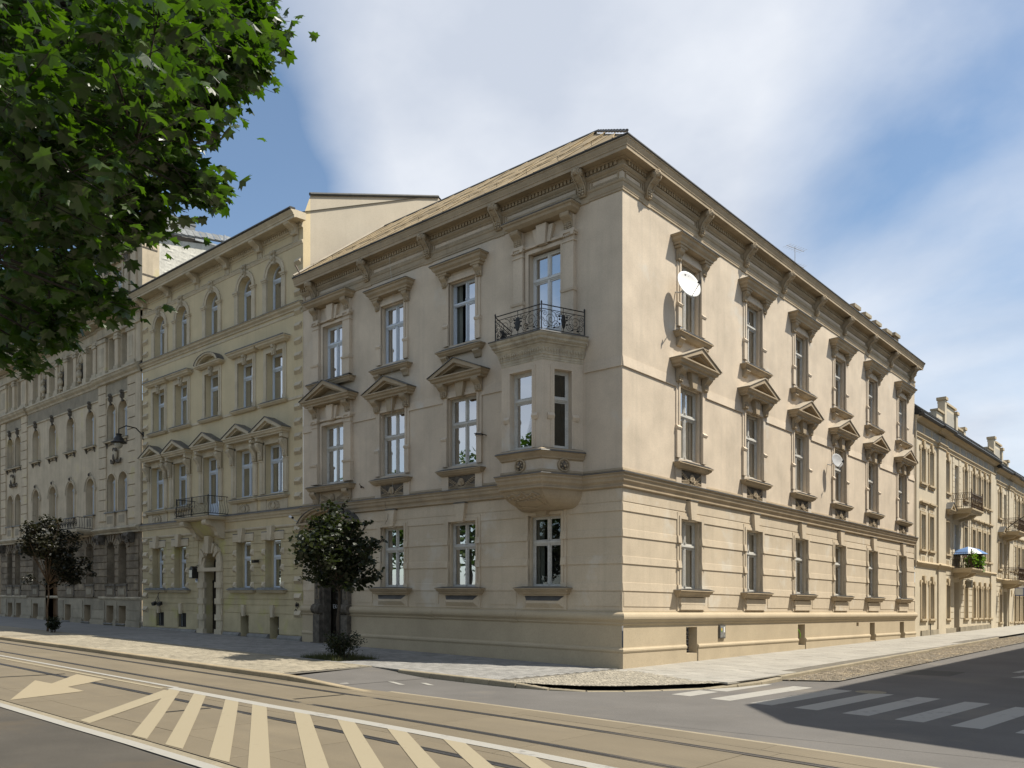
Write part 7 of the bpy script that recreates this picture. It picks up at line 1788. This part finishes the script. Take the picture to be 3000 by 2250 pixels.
    B = thing('balcony_plants', 'green trailing plants with a few pink flowers spilling over the iron balcony', 'plants', FR.pt(-35.6, 1.0, 4.1)); put('foliage', c.mesh('foliage', 0), B, (0, 0, 0), 0, kind='stuff'); put('flowers', fl.mesh('flowers', 0), B, (0, 0, 0), 0, kind='stuff')
    bx = MB('brownwood'); bx.box(-1.2, 1.2, .92, 1.08, .0, .2); FR.put('planter', bx, B, -35.6, 0, 4.45)

def offstage_building():
    """the corner house across the side street: out of the picture on the right, its shade lies on the crossing"""
    B = thing('opposite_building', 'pale corner house across the side street, outside the right edge, shading the crossing', 'building', (18, 15, 0))
    P = [(12.42, 60), (12.42, .35), (14.02, -1.5), (30, -4.9), (30, 60)]; b = MB('kplast'); H = 12.9
    for a, c in zip(P[:-1], P[1:]): b.quad((a[0], a[1], -1), (c[0], c[1], -1), (c[0], c[1], H), (a[0], a[1], H))
    b.add([(x, y, H) for x, y in P], [(0, 1, 2, 3, 4)]); put('wall', b.mesh('wall', 0), B, (0, 0, 0), 0)
    k = MB('ktrim'); Q = P[:4]
    for pr in ([(0, 12.95), (.12, 12.9), (.12, 12.7), (0, 12.5)], [(0, 4.5), (.15, 4.45), (.1, 4.2), (0, 4.1)]): sweep(k, pr, P[:4], shear=None)
    put('moulding', k.mesh('moulding', 0), B, (0, 0, 0), 0)
    F = Fac(12.42, .35, pi/2); w = MB('void'); w.box(-.5, .5, -.1, .02, 0, 2.0); w.box(-.6, .6, 0, .06, -.15, 0, 'ktrim'); w.box(-.03, .03, .02, .03, 0, 2, 'white'); w.box(-.5, .5, .02, .03, 1.3, 1.38, 'white'); wm = w.mesh('window', 0)
    for i in range(12):
        for z in (1.2, 5.2, 9.0): put('window', wm, B, (12.42, 2.5+3.2*i, z), pi/2)

def far_left_building():
    B = thing('brown_building', 'brownish house end just showing at the left edge beyond the grey house', 'building', FL.pt(56, -5, 0)); b = MB('trim')
    b.box(50.75, 63, -10, .15, -1, 15.6); FL.put('wall', b, B)
    w = MB('void'); w.box(-.5, .5, .1, .16, 0, 2.1); w.box(-.65, .65, .15, .3, -.2, 0, 'ktrim'); w.box(-.04, .04, .16, .19, 0, 2.1, 'white'); wm = w.mesh('window')
    for i in range(4):
        for z in (2.4, 6.3, 10.2, 13.0)[:3]: FL.put('window', wm, B, 52+2.6*i, 0, z)
    g = MB('gutter'); g.box(50.7, 63, -.1, .5, 15.6, 15.8); FL.put('gutter', g, B)

# ------------------------------------------------------------------ build
ground()
B, LC, RC = corner_building(); oriel(B); corner_roof(B)
yellow_building(); grey_building()
side_street_building('terrace_house', 'sunlit cream terrace house with a planted balcony, a brown door and a stepped dormer gable', 27.2, 45.7, 0.0, [(28.68, ''), (30.25, ''), (33.52, 'p'), (35.62, 'd'), (37.72, 'p'), (39.75, ''), (41.2, ''), (42.65, ''), (44.1, '')], 'kplast', True)
side_street_building('terrace_house', 'sunlit cream terrace house with iron balconies and a blue-grey door, furthest along the side street', 45.7, 63.5, -.32, [(47.3, 'p'), (49.0, 'd'), (50.7, 'p'), (52.3, ''), (53.75, ''), (55.2, ''), (56.7, ''), (60.2, ''), (61.8, '')], 'kplast', False)
offstage_building(); far_left_building()
props()
street_tree('street_tree', 'young maple with a dark rounded crown before the corner house entrance', -7.31, -4.2, .00301, [(460, 130, 60), (440, 220, 90), (330, 380, 140), (200, 450, 110), (90, 600, 45), (230, 640, 110), (380, 520, 170), (560, 420, 150), (680, 300, 70), (790, 290, 34), (690, 450, 90), (830, 480, 60), (900, 430, 25), (560, 620, 170), (720, 620, 110), (800, 660, 60), (240, 780, 90), (400, 760, 130), (580, 800, 120), (720, 830, 90), (840, 810, 45), (640, 930, 60), (330, 880, 60), (520, 90, 36), (470, 330, 140), (300, 560, 130), (640, 720, 130), (480, 680, 150)], 2.3, .055, 480, 1625, .125, 'leaf_shadetone', 'bark', 190, 0, 3)
street_tree('street_tree', 'young purplish maple with a spreading low bough before the grey house', -27.2, -5.3, .00304, [(740, 60, 90), (640, 130, 110), (850, 110, 90), (980, 40, 40), (560, 230, 100), (700, 230, 140), (900, 220, 110), (350, 450, 90), (300, 350, 40), (480, 420, 130), (650, 400, 170), (830, 400, 150), (1000, 400, 110), (1150, 450, 80), (1000, 560, 120), (800, 580, 150), (600, 600, 130), (700, 750, 130), (850, 750, 110), (1000, 760, 110), (1150, 820, 100), (1290, 700, 60), (1340, 790, 40), (1000, 880, 90), (850, 870, 80), (600, 870, 60), (700, 900, 80), (1200, 600, 60)], 2.1, .05, 690, 1640, .13, 'leafpurple_shadetone', 'bark_light', 150, .06, 4)
shrub('shrub', 'straggling dark shrub in the tree pit beside the young maple', -6.85, -4.35, .78, .62, 60, .06, 'leaf_shadetone', 5)
shrub('shrub', 'small rounded shrub at the foot of the purplish maple', -26.1, -5.45, .62, .26, 90, .06, 'leaf_shadetone', 8, True)
big_maple()
